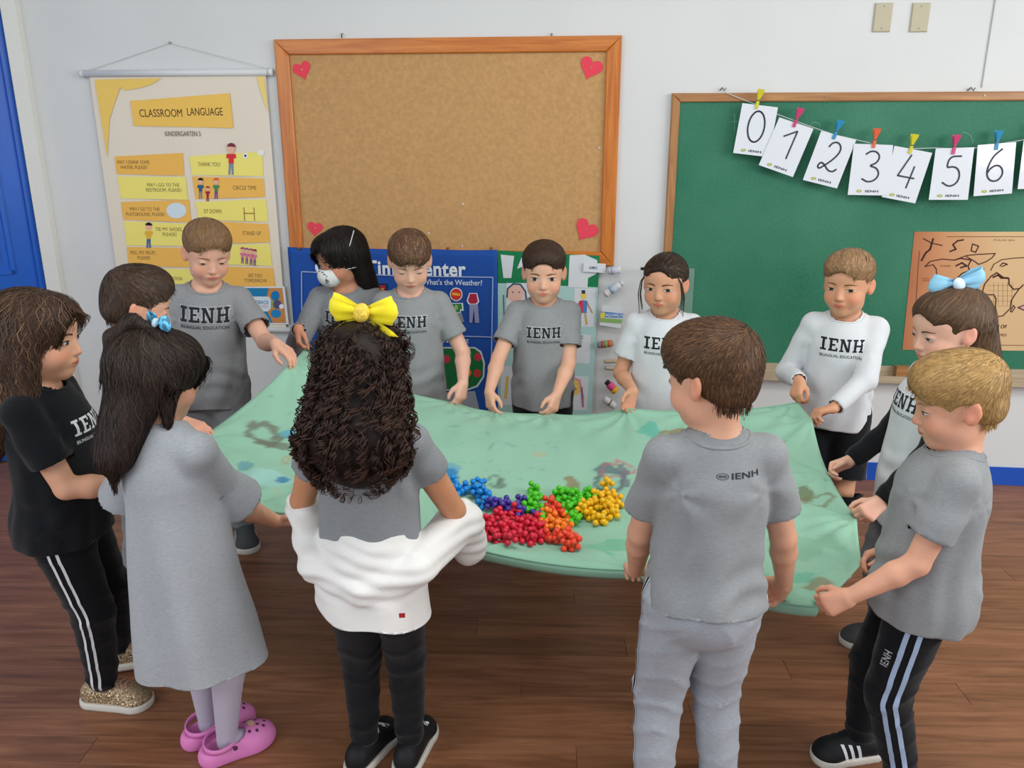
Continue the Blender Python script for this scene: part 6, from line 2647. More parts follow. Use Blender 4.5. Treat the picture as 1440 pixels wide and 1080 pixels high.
# masked child
if want('E'):
    K = make_kid('child with long black hair, speckled white face mask and grey long sleeves', -0.648, 3.06, 1.19, 222, 182,
                 near=False, skin='#c98f72', pitch=16, eye_open=0.45, brow='#241812', ears=False, hs=0.98,
                 RH=grip('E', (0.05, -0.45, -0.9), (0.9, 0.3, 0), hint=np.array((-0.45, 0.35, -0.9))), LH=grip(PX(520, 520, Y=2.85), (-0.1, -0.5, -0.8), (-0.8, 0.5, 0)))
    tee(K, M_GREYD, long=True, seed=15, name='long_sleeved_top')
    pants(K, M_BLACKP)
    chest_print(K, cv=-0.045, cols=('#a8aaad', '#1e2128'))
    for sd in (0, 1):
        sneaker(K, sd, M_SHOEB)
    hair_mesh(K, hair_prims(K, [('e', (0, -0.018, 0.036), (0.085, 0.103, 0.082), 0.01), ('e', (0, 0.04, 0.062), (0.068, 0.050, 0.046), 0.02),
              ('c', (-0.055, -0.045, 0.0), (-0.060, -0.055, -0.145), 0.045, 0.034, 0.03), ('c', (0.055, -0.045, 0.0), (0.050, -0.060, -0.135), 0.045, 0.030, 0.03),
              ('c', (0.0, -0.065, 0.0), (0.0, -0.075, -0.150), 0.055, 0.035, 0.03),
              ('s', (0.004, 0.105, -0.032), (0.066, 0.070, 0.108), 0.006), ('s', (0.0, 0.075, -0.10), (0.062, 0.07, 0.10), 0.01), ('s', (0, -0.01, -0.10), (0.048, 0.075, 0.07), 0.01)]),
              flow_down(K, (0.01, 0.0, 0.12)), '#1c1614', n=4200, length=0.09, seg=7, width=0.0013, free=0.6, jitter=0.12, wave=0.002, seed=16)
    # cup mask, printed with dark specks, with its elastic
    T = lambda p: hT(K, p)
    mp2 = [Ell(T((0, 0.062, -0.044)), np.array((0.047, 0.048, 0.044)) * K.hs, K.HM, 0.01), Ell(T((0, 0.088, -0.030)), np.array((0.020, 0.022, 0.024)) * K.hs, K.HM, 0.02)]

    def gm(P):
        q = (P - K.hc) @ K.HM
        return np.maximum(0.032 - q[:, 1] + 0.25 * np.abs(q[:, 0]) * 0, np.maximum(q[:, 2] + 0.004 + np.abs(q[:, 0]) * 0.25, -0.088 - q[:, 2]))
    V_, F_ = march(mp2, 0.0035)
    V_, F_ = clip(V_, F_, gm)
    sp_ = wavy(V_, 420, 5, 4) > 0.62
    cc_ = np.tile(np.array(lin('#dcdedd')), (len(V_), 1))
    cc_[sp_] = np.array(lin('#5a6268'))
    mk = mesh_obj('face_mask', V_, F_, mat('mask_fabric', attr='col', rough=0.9), K.root, True, cc_)
    md = mk.modifiers.new('thickness', 'SOLIDIFY')
    md.thickness = 0.0015
    for sd_ in (1, -1):
        mb = MB()
        mb.tube([T((sd_ * 0.046, 0.050, -0.030)), T((sd_ * 0.068, 0.020, -0.026)), T((sd_ * 0.090, -0.02, -0.030))], 0.0018, 5)
        mb.tube([T((sd_ * 0.048, 0.050, -0.026)), T((sd_ * 0.076, 0.025, 0.020)), T((sd_ * 0.086, -0.010, 0.070)), T((sd_ * 0.07, -0.05, 0.10))], 0.0018, 5)
        mb.build('mask_elastic', M_CORD, mk)

# tall boy reaching over at the left
if want('C'):
    K = make_kid('tallest boy, in grey shirt, reaching one arm out before the cream poster', -1.060, 2.84, 1.245, 148, 168,
                 near=True, skin='#e0ae96', pitch=20, roll=-3, eye_open=0.35, gaze=(0.5, -0.6), brow='#7a5a3e', iris='#4a3a2a', slean=-4, lean=3,
                 LH=grip('C', (0.80, -0.25, -0.50), (-0.35, 0.1, -0.9), curl=(0.35, 0.5, 0.4), hint=np.array((0.2, 0.2, -0.9))))
    tee(K, M_GREY, seed=21, hem=0.46, fit=1.02)
    pants(K, M_PGREY, short=False, wide=1.12)
    chest_print(K, W=0.148, cv=-0.035)
    side_stripe(K, 0, M_STRIPED, (0.0,), 0.004)
    for sd in (0, 1):
        sneaker(K, sd, M_SHOEG)
    hair_mesh(K, hair_prims(K, CAP + CUT_SHORT), flow_short(K, sweep=(0.3, 0.8, 0)), '#7b5d42', n=4200, seed=22, streak=('#8f7252', 0.2))

# profile boy at the left
if want('B'):
    K = make_kid('boy with clipped brown hair in profile, half hidden behind the girl in the dress', -1.06, 2.29, 1.155, 62, 84,
                 near=True, skin='#e0aa92', pitch=16, eye_open=0.5, brow='#4a3524', lean=2,
                 RH=grip('B', (0.85, -0.3, -0.2), (0.1, 0.1, -0.98), curl=(0.4, 0.6, 0.4)), LH=grip(PX(272, 612, Y=2.36), (0.9, 0.1, -0.3), (0, 0, -1)),
                 feet_px=[(186, 858), (180, 880)])
    tee(K, M_GREY, seed=28)
    pants(K, M_PGREY)
    side_stripe(K, 1, M_STRIPED, (0.0,), 0.008)
    for sd in (0, 1):
        sneaker(K, sd, M_SHOEG)
    hair_mesh(K, hair_prims(K, [THIN, ('e', (0, -0.006, 0.060), (0.0770, 0.088, 0.064), 0.015), ('e', (0, 0.025, 0.082), (0.058, 0.056, 0.042), 0.02), NAPE] + CUT_SHORT),
              flow_short(K, sweep=(0.1, 0.5, 0.1)), '#43342a', n=6000, seed=29, tip_up=0.003, streak=('#5f4b3c', 0.15))

# girl in black at the far left
if want('A'):
    K = make_kid('girl in black shirt and striped black trousers with gold glitter shoes, by the blue door', -1.105, 1.87, 1.17, 84, 84,
                 near=True, skin='#dba587', pitch=6, eye_open=0.75, gaze=(0, -0.3), brow='#4a3224', ears=False,
                 RH=grip(PX(246, 690, Y=1.86), (0.95, 0.1, -0.1), (0, 0.2, -1)), LH=grip(PX(250, 655, Y=2.02), (0.95, 0, -0.1), (0, 0, -1)),
                 feet_px=[(172, 938), (150, 988)], foot_yaw=(-12, 10))
    tee(K, M_BLACK, seed=33, hem=0.47)
    pants(K, M_BLACKP, wide=1.02)
    chest_print(K, cols=('#15171b', '#d5d8dc'), W=0.12)
    side_stripe(K, 1, M_STRIPEW, (-0.009, 0.009), 0.0062, 0.13, 0.97)
    side_stripe(K, 0, M_STRIPEW, (-0.009, 0.009), 0.0062, 0.13, 0.97)
    for sd in (0, 1):
        sneaker(K, sd, M_GLITTER, laces=mat('rose_laces', '#b98a7c', rough=0.8), L=0.17)
    hair_mesh(K, hair_prims(K, [('e', (0, -0.020, 0.036), (0.084, 0.103, 0.080), 0.01), ('e', (0, 0.036, 0.062), (0.066, 0.050, 0.042), 0.02),
              ('c', (0.052, -0.020, 0.0), (0.075, -0.01, -0.150), 0.042, 0.034, 0.03), ('c', (0.065, -0.05, -0.03), (0.060, -0.075, -0.21), 0.040, 0.030, 0.03),
              ('c', (-0.052, -0.020, 0.0), (-0.06, -0.01, -0.150), 0.042, 0.034, 0.03),
              ('c', (0.0, -0.060, 0.0), (0.0, -0.095, -0.200), 0.062, 0.050, 0.03), ('c', (0.03, -0.06, -0.1), (0.045, -0.100, -0.235), 0.045, 0.034, 0.03),
              ('s', (0, 0.106, -0.032), (0.082, 0.070, 0.110), 0.006), ('s', (0, 0.085, -0.10), (0.090, 0.055, 0.10), 0.01), ('s', (0, 0.0, -0.12), (0.052, 0.070, 0.07), 0.01)]),
              flow_down(K, (0.0, 0.02, 0.12)), '#46342a', n=9000, length=0.10, seg=8, width=0.0011, free=0.65, jitter=0.18, wave=0.006, wl=0.060, loose_share=0.5, seed=34, streak=('#6f543e', 0.2), bump=0.003, bf=60)

# girl in the grey dress
if want('D'):
    K = make_kid('girl in pale grey bell-sleeved dress and pink clogs, seen from behind', -0.755, 1.69, 1.125, 48, 22,
                 near=True, skin='#d9a488', pitch=14, brow='#2c1f18', legs_skin=False, sh_rise=(-0.012, -0.012), hs=0.93, slean=-4,
                 RH=grip('D', (0.97, 0.15, -0.05), (-0.1, 0.25, 0.95), curl=(0.25, 0.5, 0.4), hint=np.array((-0.2, -0.6, -0.8))),
                 LH=grip(PX(270, 705, Y=1.95), (0.5, 0.8, 0), (0, 0, 1), hint=np.array((-0.8, -0.3, -0.4))),
                 feet_px=[(296, 1036), (322, 1060)], foot_yaw=(28, 32))
    s = K.s
    legp = []
    for sd in (0, 1):
        legp += [Cone(K.hip[sd], K.kn[sd], 0.062 * s, 0.042 * s, 0.012), Cone(K.kn[sd], K.kn[sd] * 0.7 + K.an[sd] * 0.3, 0.041 * s, 0.041 * s, 0.01),
                 Cone(K.kn[sd] * 0.7 + K.an[sd] * 0.3, K.an[sd], 0.041 * s, 0.026 * s, 0.01),
                 Cone(K.an[sd] - UP * 0.02 * s, K.an[sd] - UP * 0.034 * s + K.foot_dir[sd] * 0.085 * s, 0.026 * s, 0.022 * s, 0.01)]
    V_, F_ = march(legp, 0.007)
    mesh_obj('tights', V_, F_, M_TIGHTS, K.root, True)
    hemz = 0.325
    bot = K.pelvis - UP * (K.pelvis[2] - hemz + 0.06) + K.F * 0.01
    ps = [Cone(K.chest, K.neckb - K.U * 0.045 * s, 0.104 * s, 0.076 * s, 0.03, K.Ft, 1.28), Cone(K.chest, bot, 0.104 * s, 0.160 * s, 0.03, K.Ft, 1.15)]
    g0 = [lambda P: hemz + 0.006 * np.sin(P[:, 0] * 25) - P[:, 2]]
    tor = list(ps)
    for sd in (0, 1):
        ar = nrm(K.el[sd] - K.sh[sd])
        a_ = K.sh[sd] + (K.el[sd] - K.sh[sd]) * 0.55
        b_ = K.sh[sd] + (K.el[sd] - K.sh[sd]) * 0.92
        e_ = K.sh[sd] + (K.el[sd] - K.sh[sd]) * 1.05
        ps.append(Cone(K.neckb - K.U * 0.034 * s, K.sh[sd], 0.042 * s, 0.042 * s, 0.02))
        c1, c2 = Cone(K.sh[sd], a_, 0.040 * s, 0.041 * s, 0.010), CutCone(a_, e_, 0.040 * s, 0.074 * s, 0.003).cut(b_ + ar * 0.003, ar)
        ps += [c1, c2]
        g0.append(half(b_, ar, 0.13, [c2], tor))
    nc = K.neckb - K.U * 0.004 * s + K.Ft * 0.012

    def g(P):
        v = g0[0](P)
        for f in g0[1:]:
            v = np.maximum(v, f(P))
        q = P - nc
        rr = np.sqrt((q @ K.Rt) ** 2 + (q @ K.Ft) ** 2)
        return np.maximum(v, np.minimum(0.054 * s - rr, q @ K.U + 0.06))

    def dd_(P):
        q = P - K.pelvis
        an = np.arctan2(q @ K.R, q @ K.F)
        return 0.010 * np.clip((K.chest[2] - 0.06 - P[:, 2]) / 0.3, 0, 1) * np.sin(an * 5 + 1.2 + np.sin(P[:, 2] * 6)) + 0.0016 * wavy(P, 30, 4, 3)
    o_, V_, F_ = shell(K, 'dress', ps, M_DRESS, g, 0.006, dd_)
    bvd = bvh_of(V_, F_)
    # seams: raglan lines, ruffle seam and a waist seam
    mb = MB()
    for sd in (0, 1):
        ar = nrm(K.el[sd] - K.sh[sd])
        a_ = K.sh[sd] + (K.el[sd] - K.sh[sd]) * 0.55
        e1 = nrm(np.cross(ar, UP))
        e2 = np.cross(ar, e1)
        mb.tube([np.array(bvd.ray_cast(Vector(a_), Vector(e1 * math.cos(t) + e2 * math.sin(t)), 0.2)[0] or Vector(a_)) for t in np.linspace(0.4, 5.8, 22)], 0.0016, 5)
    mb.build('ruffle_seam', mat('dress_seam', '#6f747c', rough=0.9), K.root, True)
    for sd in (0, 1):
        clog(K, sd, mat('cream_charm', '#e0c29a', rough=0.5) if sd == 1 else None)
    hp_ = hair_prims(K, [('e', (0, -0.018, 0.034), (0.084, 0.104, 0.082), 0.01), ('e', (0, 0.03, 0.060), (0.066, 0.052, 0.044), 0.02),
              ('c', (0.042, -0.040, 0.0), (0.035, -0.075, -0.175), 0.043, 0.026, 0.03), ('c', (-0.042, -0.045, 0.0), (-0.040, -0.085, -0.185), 0.043, 0.026, 0.03),
              ('c', (0.0, -0.055, 0.0), (0.0, -0.085, -0.195), 0.055, 0.028, 0.03), ('c', (0.066, 0.0, 0.0), (0.068, 0.005, -0.09), 0.014, 0.008, 0.02),
              ('s', (0, 0.108, -0.034), (0.076, 0.068, 0.104), 0.006), ('s', (0, 0.075, -0.10), (0.090, 0.065, 0.10), 0.01),
              ('s', (0.080, 0.002, -0.010), (0.020, 0.024, 0.026), 0.005), ('s', (0, 0.0, -0.13), (0.050, 0.075, 0.07), 0.01)])
    hair_mesh(K, hp_, flow_down(K, (-0.01, -0.055, 0.11)), '#2b211d', n=9500, length=0.12, seg=9, width=0.0010, free=0.55, jitter=0.13, wave=0.005, wl=0.06, seed=41, streak=('#3d2f29', 0.2), bump=0.0025, bf=60)
    # lifted pony strand and parting
    pony = hair_prims(K, [('c', (0.005, -0.030, 0.108), (-0.014, -0.070, 0.122), 0.012, 0.015, 0.01), ('c', (-0.014, -0.070, 0.122), (-0.026, -0.104, 0.080), 0.014, 0.013, 0.02),
                          ('c', (-0.026, -0.104, 0.080), (-0.028, -0.112, -0.02), 0.013, 0.006, 0.02)])
    hair_mesh(K, pony, lambda P, K_: 0 * P - UP * 0.8 - (K_.HM @ np.array((0, 1.0, 0))) * 0.5, '#2b211d', n=1500, length=0.08, seg=7, width=0.0011, seed=42, name='ponytail', streak=('#3d2f29', 0.2))
    hR, hF = K.HM[:, 0], K.HM[:, 1]
    bow(K, hT(K, (0.010, -0.020, 0.126)), nrm(hR + hF * 0.2), UP, -hF, 0.072, mat('blue_dotted_ribbon', '#5fb0d8', rough=0.6, noise=0.5, nscale=90, contrast=(0.48, 0.52)), mat('pale_ribbon', '#bcd6e2', rough=0.6), tails=False)

# girl in white in the far row
if want('I'):
    K = make_kid('girl in white short-sleeved shirt with dark hair tied back, beside the chalkboard', 0.535, 2.83, 1.125, 206, 190,
                 near=False, skin='#cf9a7b', pitch=6, eye_open=0.7, gaze=(-0.4, -0.2), brow='#3a281e', iris='#2a1a12', hs=0.98,
                 RH=grip('I', (-0.35, -0.45, -0.8), (0.3, -0.5, 0.5), curl=(0.4, 0.6, 0.4)), LH=grip('I2', (0.0, -0.5, -0.8), (-0.8, 0.4, 0)))
    tee(K, M_WHITE, seed=45)
    pants(K, M_BLACKP)
    chest_print(K, cols=('#dfe2e6', '#24282e'), W=0.135, cv=-0.045)
    for sd in (0, 1):
        sneaker(K, sd, M_SHOEB)
    hair_mesh(K, hair_prims(K, [('e', (0, -0.018, 0.034), (0.0775, 0.097, 0.0775), 0.01), ('e', (0, 0.024, 0.060), (0.062, 0.052, 0.044), 0.02),
              ('c', (0, -0.09, 0.01), (0.02, -0.115, -0.10), 0.03, 0.022, 0.02), ('s', (0, 0.106, -0.022), (0.066, 0.064, 0.100), 0.006), ('s', (0, 0.062, -0.070), (0.120, 0.062, 0.076), 0.010),
              ('s', (0.080, 0.004, -0.008), (0.020, 0.024, 0.028), 0.005), ('s', (-0.080, 0.004, -0.008), (0.020, 0.024, 0.028), 0.005)]),
              lambda P, K_: (hT(K_, (0, -0.11, 0.03)) - P) * 3 - UP * 0.15, '#2f221b', n=3600, length=0.06, seed=46, streak=('#5d4434', 0.15))
    mb = MB()
    for sd_ in (1, -1):
        mb = MB()
        for i in range(14):
            r_ = random.random()
            mb.tube([hT(K, (sd_ * 0.052, 0.050, 0.055)), hT(K, (sd_ * (0.068 + r_ * 0.008), 0.048, 0.02)), hT(K, (sd_ * (0.074 + r_ * 0.012), 0.045, -0.03)), hT(K, (sd_ * (0.066 + r_ * 0.016), 0.04, -0.085 - 0.02 * r_))], [0.0010, 0.0010, 0.0008, 0.0003], 4)
        mb.build('loose_hair', mat('dark_brown_hair', '#33261e', rough=0.4, spec=0.4), K.root, True)['kind'] = 'stuff'

# boy in white long sleeves
if want('K'):
    K = make_kid('boy in white long-sleeved shirt and black shorts standing before the green chalkboard', 1.125, 2.71, 1.148, 218, 203,
                 near=False, skin='#d39c7b', pitch=6, eye_open=0.65, gaze=(-0.5, -0.1), brow='#6a4c34', iris='#3a2a1c', legs_skin=True,
                 RH=grip('K1', (-0.35, -0.5, -0.8), (0.6, 0.0, -0.7), curl=(0.9, 0.9, 0.5)), LH=grip('K2', (-0.95, 0.0, -0.2), (0, -0.2, -0.95), curl=(0.9, 0.9, 0.5), hint=np.array((0.9, -0.1, -0.5))))
    tee(K, M_WHITE, long=True, seed=51, name='long_sleeved_top', hem=0.47)
    pants(K, M_BLACKP, short=True, wide=1.08)
    chest_print(K, cols=('#dfe2e6', '#1f2329'), W=0.135, cv=-0.040)
    side_stripe(K, 0, M_STRIPEW, (-0.008, 0.004), 0.004, 0.0, 0.38)
    for sd in (0, 1):
        sneaker(K, sd, M_SHOEB)
    hair_mesh(K, hair_prims(K, CAP + CUT_SHORT), flow_short(K, sweep=(-0.5, 0.7, 0)), '#86684a', n=4200, seed=52, streak=('#a58360', 0.25))

# girl with the blue bow
if want('L'):
    K = make_kid('girl with pale blue bow, white shirt and black sleeves before the world map', 1.150, 2.12, 1.128, 262, 268,
                 near=True, skin='#e2b29c', pitch=12, eye_open=0.45, gaze=(0, -0.6), brow='#4e3828', iris='#3a2a20', lean=-3,
                 RH=grip('LF', (-0.9, -0.1, -0.35), (0.1, -0.85, -0.4), curl=(0.9, 0.9, 0.5), hint=np.array((0.3, 0.4, -0.9))),
                 LH=grip('LN', (-0.8, -0.35, -0.45), (0.1, 0.85, -0.4), curl=(1.0, 1.0, 0.6), hint=np.array((0.6, -0.4, -0.8))))
    tee(K, M_WHITE, long=True, seed=57, sleeve_mat=M_BLACK, hem=0.40, fit=1.04, butt=0.95)
    pants(K, M_PGREY)
    chest_print(K, cols=('#dfe2e6', '#2a2e34'), W=0.13)
    for sd in (0, 1):
        sneaker(K, sd, M_SHOEG)
    hair_mesh(K, hair_prims(K, [('e', (0, -0.018, 0.034), (0.0795, 0.100, 0.080), 0.01), ('e', (0, 0.024, 0.060), (0.064, 0.054, 0.044), 0.02),
              ('c', (0.030, -0.060, 0.0), (0.035, -0.085, -0.130), 0.050, 0.038, 0.03), ('c', (-0.030, -0.060, 0.0), (-0.035, -0.085, -0.130), 0.050, 0.038, 0.03),
              ('c', (-0.066, -0.02, -0.06), (-0.066, 0.03, -0.135), 0.012, 0.020, 0.02),
              ('s', (0, 0.106, -0.026), (0.070, 0.066, 0.100), 0.006), ('s', (0, 0.066, -0.080), (0.120, 0.062, 0.082), 0.010), ('s', (0, 0.0, -0.13), (0.050, 0.060, 0.07), 0.01),
              ('s', (0.080, 0.002, -0.010), (0.020, 0.024, 0.028), 0.005), ('s', (-0.080, 0.002, -0.010), (0.020, 0.024, 0.028), 0.005)]),
              lambda P, K_: np.where((((P - K_.hc) @ K_.HM)[:, 2:3] > 0.01), (hT(K_, (0, -0.07, 0.09)) - P) * 9 + 0.0 * P, -UP * 1.0 + 0 * P), '#54402f', n=7000, length=0.065, seg=7, seed=58, free=0.3, streak=('#6b523c', 0.2))
    hR, hF = K.HM[:, 0], K.HM[:, 1]
    bow(K, hT(K, (0.0, -0.030, 0.120)), nrm(hF * -0.95 - hR * 0.25), nrm(UP), nrm(-hR), 0.125, mat('pale_blue_ribbon', '#8cc4e2', rough=0.5), mat('bow_centre', '#cfe2f2', rough=0.5), tails=True)
    mb = MB()
    p_ = hT(K, (-0.078, -0.004, -0.031))
    pm = hT(K, (0.078, -0.004, -0.031))
    V_, F_ = march([Ell(pm, (0.0032, 0.0032, 0.0032))], 0.0012, pad=0.006)
    mesh_obj('pearl_earring', V_, F_, mat('pearl', '#e8dcd4', rough=0.2), K.root, True)
    V_, F_ = march([Ell(p_, (0.0032, 0.0032, 0.0032))], 0.0012, pad=0.006)
    mesh_obj('pearl_earring', V_, F_, mat('pearl', '#e8dcd4', rough=0.2), K.root, True)

# blond boy at the right
if want('M'):
    K = make_kid('blond boy in grey shirt and black striped trousers at the near corner of the sheet', 0.915, 1.61, 1.086, 284, 292,
                 near=True, skin='#dda58a', pitch=14, eye_open=0.55, gaze=(0, -0.4), brow='#a07a50', iris='#4a4438', lean=-3, slean=0, hs=0.95,
                 LH=grip('ML', (-0.8, 0.25, -0.55), (0.25, 0.80, -0.35), curl=(0.8, 0.9, 0.6), hint=np.array((0.5, -0.4, -0.9))),
                 RH=grip('MR', (-0.9, 0.1, -0.3), (0.1, -0.5, -0.8), curl=(0.7, 0.8, 0.5)),
                 feet_px=[(1265, 1125), (1205, 1062)], foot_yaw=(-8, -30), knee_hint=np.array((-0.95, 0.15, 0)))
    tee(K, M_GREY, seed=63, fit=1.08, amp=0.0042, hem=0.45, butt=1.08)
    pants(K, M_BLACKP, wide=1.06)
    back_print(K, u=0.052, v=0.0, W=0.075)
    side_stripe(K, 0, mat('pale_blue_stripe', '#9fb2cf', rough=0.8), (-0.012, 0.012), 0.010, 0.10)
    Vt, Ft_ = text2d('IENH', 0.02, 1.1)
    Vt = (Vt - (Vt.min(0) + Vt.max(0)) / 2)
    kt = 0.040 / (Vt[:, 0].max() - Vt[:, 0].min())
    ct = K.hip[0] * 0.45 + K.kn[0] * 0.55 + K.F * 0.036 - K.R * 0.12
    ul = nrm(K.hip[0] - K.kn[0])
    Pt = project(K.pants_bvh, [ct + ul * a * kt + K.F * b * kt * 1.1 for a, b in Vt], K.R, 0.003)
    mesh_obj('trouser_print', Pt, Ft_, mat('grey_print', '#a9adb4', rough=0.8), K.root)
    for sd in (0, 1):
        sneaker(K, sd, M_SHOEB, stripes=M_STRIPEW)
    hair_mesh(K, hair_prims(K, [THIN, ('e', (0, -0.010, 0.052), (0.0800, 0.094, 0.068), 0.015), ('e', (0, 0.030, 0.064), (0.066, 0.058, 0.048), 0.02), NAPE] +
              [('s', (0, 0.104, -0.042), (0.070, 0.060, 0.098), 0.006)] + CUT_SHORT[1:]),
              flow_short(K, (0.0, -0.075, 0.085), sweep=(0.0, 0.9, -0.2), down=0.6), '#a17f50', n=9000, seed=64, streak=('#b8945e', 0.3), tip_up=0.002)

# boy from behind with grey sweatpants
if want('J'):
    K = make_kid('boy in grey shirt and light grey sweatpants seen from behind at the sheet edge', 0.386, 1.53, 1.17, -46, -3,
                 near=True, skin='#dda78b', pitch=10, eye_open=0.7, brow='#4a3020', hs=0.96, lean=1,
                 LH=grip('JL', (0.1, 0.9, -0.25), (0.1, 0.0, -1), curl=(0.6, 0.8, 0.5), hint=np.array((-0.6, -0.6, -0.5))),
                 RH=grip('JR', (-0.15, 0.55, -0.80), (-0.80, -0.35, -0.2), curl=(0.8, 0.9, 0.6), hint=np.array((0.25, -0.8, -0.3))),
                 feet=((-0.085, 0.0), (0.075, 0.02)))
    tee(K, M_GREY, seed=71, amp=0.0042, hem=0.505, fit=1.0)
    pants(K, M_LGREY, wide=1.08, amp=0.005, top=0.555)
    back_print(K, u=0.025, v=-0.032)
    side_stripe(K, 0, M_STRIPED, (0.0,), 0.006)
    side_stripe(K, 0, M_STRIPEW, (-0.007, 0.007), 0.003)
    side_stripe(K, 1, M_STRIPED, (0.0,), 0.006)
    side_stripe(K, 1, M_STRIPEW, (-0.007, 0.007), 0.003)
    for sd in (0, 1):
        sneaker(K, sd, M_SHOEG)
    hair_mesh(K, hair_prims(K, [THIN, ('e', (0, -0.012, 0.056), (0.0815, 0.096, 0.070), 0.015), ('e', (0, 0.032, 0.066), (0.068, 0.060, 0.050), 0.02),
              ('e', (0, -0.062, 0.030), (0.062, 0.044, 0.055), 0.02), ('e', (0, -0.054, -0.016), (0.058, 0.038, 0.044), 0.02)] +
              [('s', (0, 0.104, -0.046), (0.070, 0.060, 0.098), 0.006)] + CUT_SHORT[1:]),
              flow_short(K, (0.02, -0.070, 0.095), sweep=(0.3, 0.8, -0.2), down=0.8), '#4c3525', n=10000, seed=72, length=0.05, seg=7, streak=('#6b4c32', 0.25), tip_up=0.003)

# curly-haired girl
if want('G'):
    K = make_kid('girl with dark curls and yellow bow seen from behind, white sweatshirt around her hips', -0.305, 1.62, 1.165, 6, 4,
                 near=True, skin='#c98d68', pitch=8, face=False, ears=False, hs=0.95,
                 LH=grip('GL', (0.1, 0.9, -0.3), (0.2, 0, -1), hint=np.array((-0.5, -0.6, -0.6))),
                 RH=grip('GR', (0.2, 0.9, -0.35), (-0.2, 0, -1), hint=np.array((0.7, -0.6, -0.4))),
                 feet_px=[(515, 1068), (578, 1068)], foot_yaw=(20, 8), shw=0.096)
    s = K.s
    tee(K, M_GREYD, seed=81, amp=0.004, hem=0.515, sleeve=0.42, fit=0.94, butt=0.7)
    pants(K, M_BLACKP, wide=0.93, amp=0.0035)
    M_SW2 = cloth_mat('white_sweatshirt_fleece', '#e6e4e2', 0.015, 0.3)
    P0 = K.pelvis
    R_, F2_ = K.R, K.F
    q_ = lambda r, f, z: P0 + R_ * r * s + F2_ * f * s + UP * z * s
    fr_ = [(K.wr[i] - K.el[i]) for i in (0, 1)]
    eL, eR = K.el[0] + fr_[0] * 0.25, K.el[1] + fr_[1] * 0.30
    ps = [Cone(q_(0, -0.01, 0.03), q_(0, -0.015, -0.20), 0.116 * s, 0.136 * s, 0.02, K.F, 1.18),
          Cone(eL, q_(-0.105, -0.055, 0.030), 0.037 * s, 0.034 * s, 0.012), Cone(q_(-0.105, -0.055, 0.030), q_(0, -0.095, -0.004), 0.034 * s, 0.030 * s, 0.01),
          Cone(q_(0, -0.095, -0.004), q_(0.110, -0.055, 0.030), 0.030 * s, 0.038 * s, 0.01), Cone(q_(0.110, -0.055, 0.030), eR, 0.038 * s, 0.046 * s, 0.012),
          Cone(eR, K.el[1] + fr_[1] * 1.02 + UP * 0.0, 0.046 * s, 0.042 * s, 0.014), Cone(eR + R_ * 0.012, K.el[1] + fr_[1] * 0.55 - UP * 0.05 + R_ * 0.02, 0.040 * s, 0.034 * s, 0.015),
          Cone(eL, K.el[0] + fr_[0] * 0.9, 0.036 * s, 0.030 * s, 0.014)]
    hem_ = lambda P: (P0[2] - 0.088 * s + 0.16 * ((P - P0) @ R_) * -1.0 + 0.004 * np.sin((P - P0) @ R_ * 40)) - P[:, 2]

    def gsw(P):
        return np.maximum(hem_(P), np.where(((P - P0) @ UP) > 0.045, np.minimum(P[:, 2] - (P0[2] + 0.050), 0.088 * s - np.linalg.norm((P - q_(0, 0, 0.05)) * np.array((1, 1.1, 0)), axis=1)), -1))

    def dsw(P):
        z = P[:, 2] - P0[2]
        x = (P - P0) @ R_
        up_ = np.clip((z + 0.05) / 0.04, 0, 1)
        return up_ * 0.0030 * (np.sin(z * 210 + x * 26 + 2.2 * np.sin(x * 22)) + 0.6 * np.sin(z * 120 - x * 50 + 1.5 * np.sin(x * 30 + z * 40))) * 0.8 + (1 - up_) * 0.0035 * np.sin(x * 55 + 2 * np.sin(z * 20)) * 1.0
    shell(K, 'sweatshirt', ps, M_SW2, gsw, 0.0055, dsw, 0.004)
    # little red maker's tag and rolled cuff seams
    V_, F_ = grid_quad([(0, 0), (0.013, 0.001), (0.013, 0.012), (0, 0.011)], 2, 2)
    mesh_obj('sewn_tag', [q_(0.082, -0.121, -0.050) + R_ * a + UP * b for a, b in V_], F_, mat('red_tag', '#a8242c', rough=0.8), K.root)
    for sd in (0, 1):
        o_ = sneaker(K, sd, M_SHOEB, stripes=None)
        Vs = np.array([v.co for v in o_.data.vertices]) + np.array(K.root.location)
        bv = bvh_of(Vs, [tuple(p.vertices) for p in o_.data.polygons])
        fy = K.foot_dir[sd]
        fr = np.array((fy[1], -fy[0], 0))
        B_ = lambda r, f, z: np.array((K.an[sd][0], K.an[sd][1], 0)) + fr * r * s + fy * f * s + UP * z * s
        for dr in (1, -1):
            V_ = [B_(dr * (0.045 - 0.07 * t), -0.01 + 0.07 * t + e * 0.016, 0.14) for t in np.linspace(0, 1, 8) for e in (0, 1)]
            P_ = project(bv, V_, (0, 0, -1), 0.0014)
            mesh_obj('lettered_band', P_, [(2 * i, 2 * i + 1, 2 * i + 3, 2 * i + 2) for i in range(7)], mat('white_lettered_band', '#c9c9c9', rough=0.7, noise=0.8, nscale=120, contrast=(0.47, 0.53)), o_)
    # the curls: a dark mass and some hundred ringlets around it
    cp = hair_prims(K, [('e', (0, -0.022, 0.026), (0.084, 0.104, 0.080), 0.01), ('e', (0, 0.02, 0.055), (0.066, 0.06, 0.046), 0.02),
                        ('e', (0, -0.055, -0.060), (0.100, 0.075, 0.100), 0.03), ('e', (0.0, -0.070, -0.135), (0.112, 0.070, 0.080), 0.03), ('e', (0.0, -0.070, -0.165), (0.085, 0.055, 0.080), 0.03),
                        ('s', (0, 0.115, -0.03), (0.075, 0.06, 0.10), 0.006)])
    rg = np.random.default_rng(83)
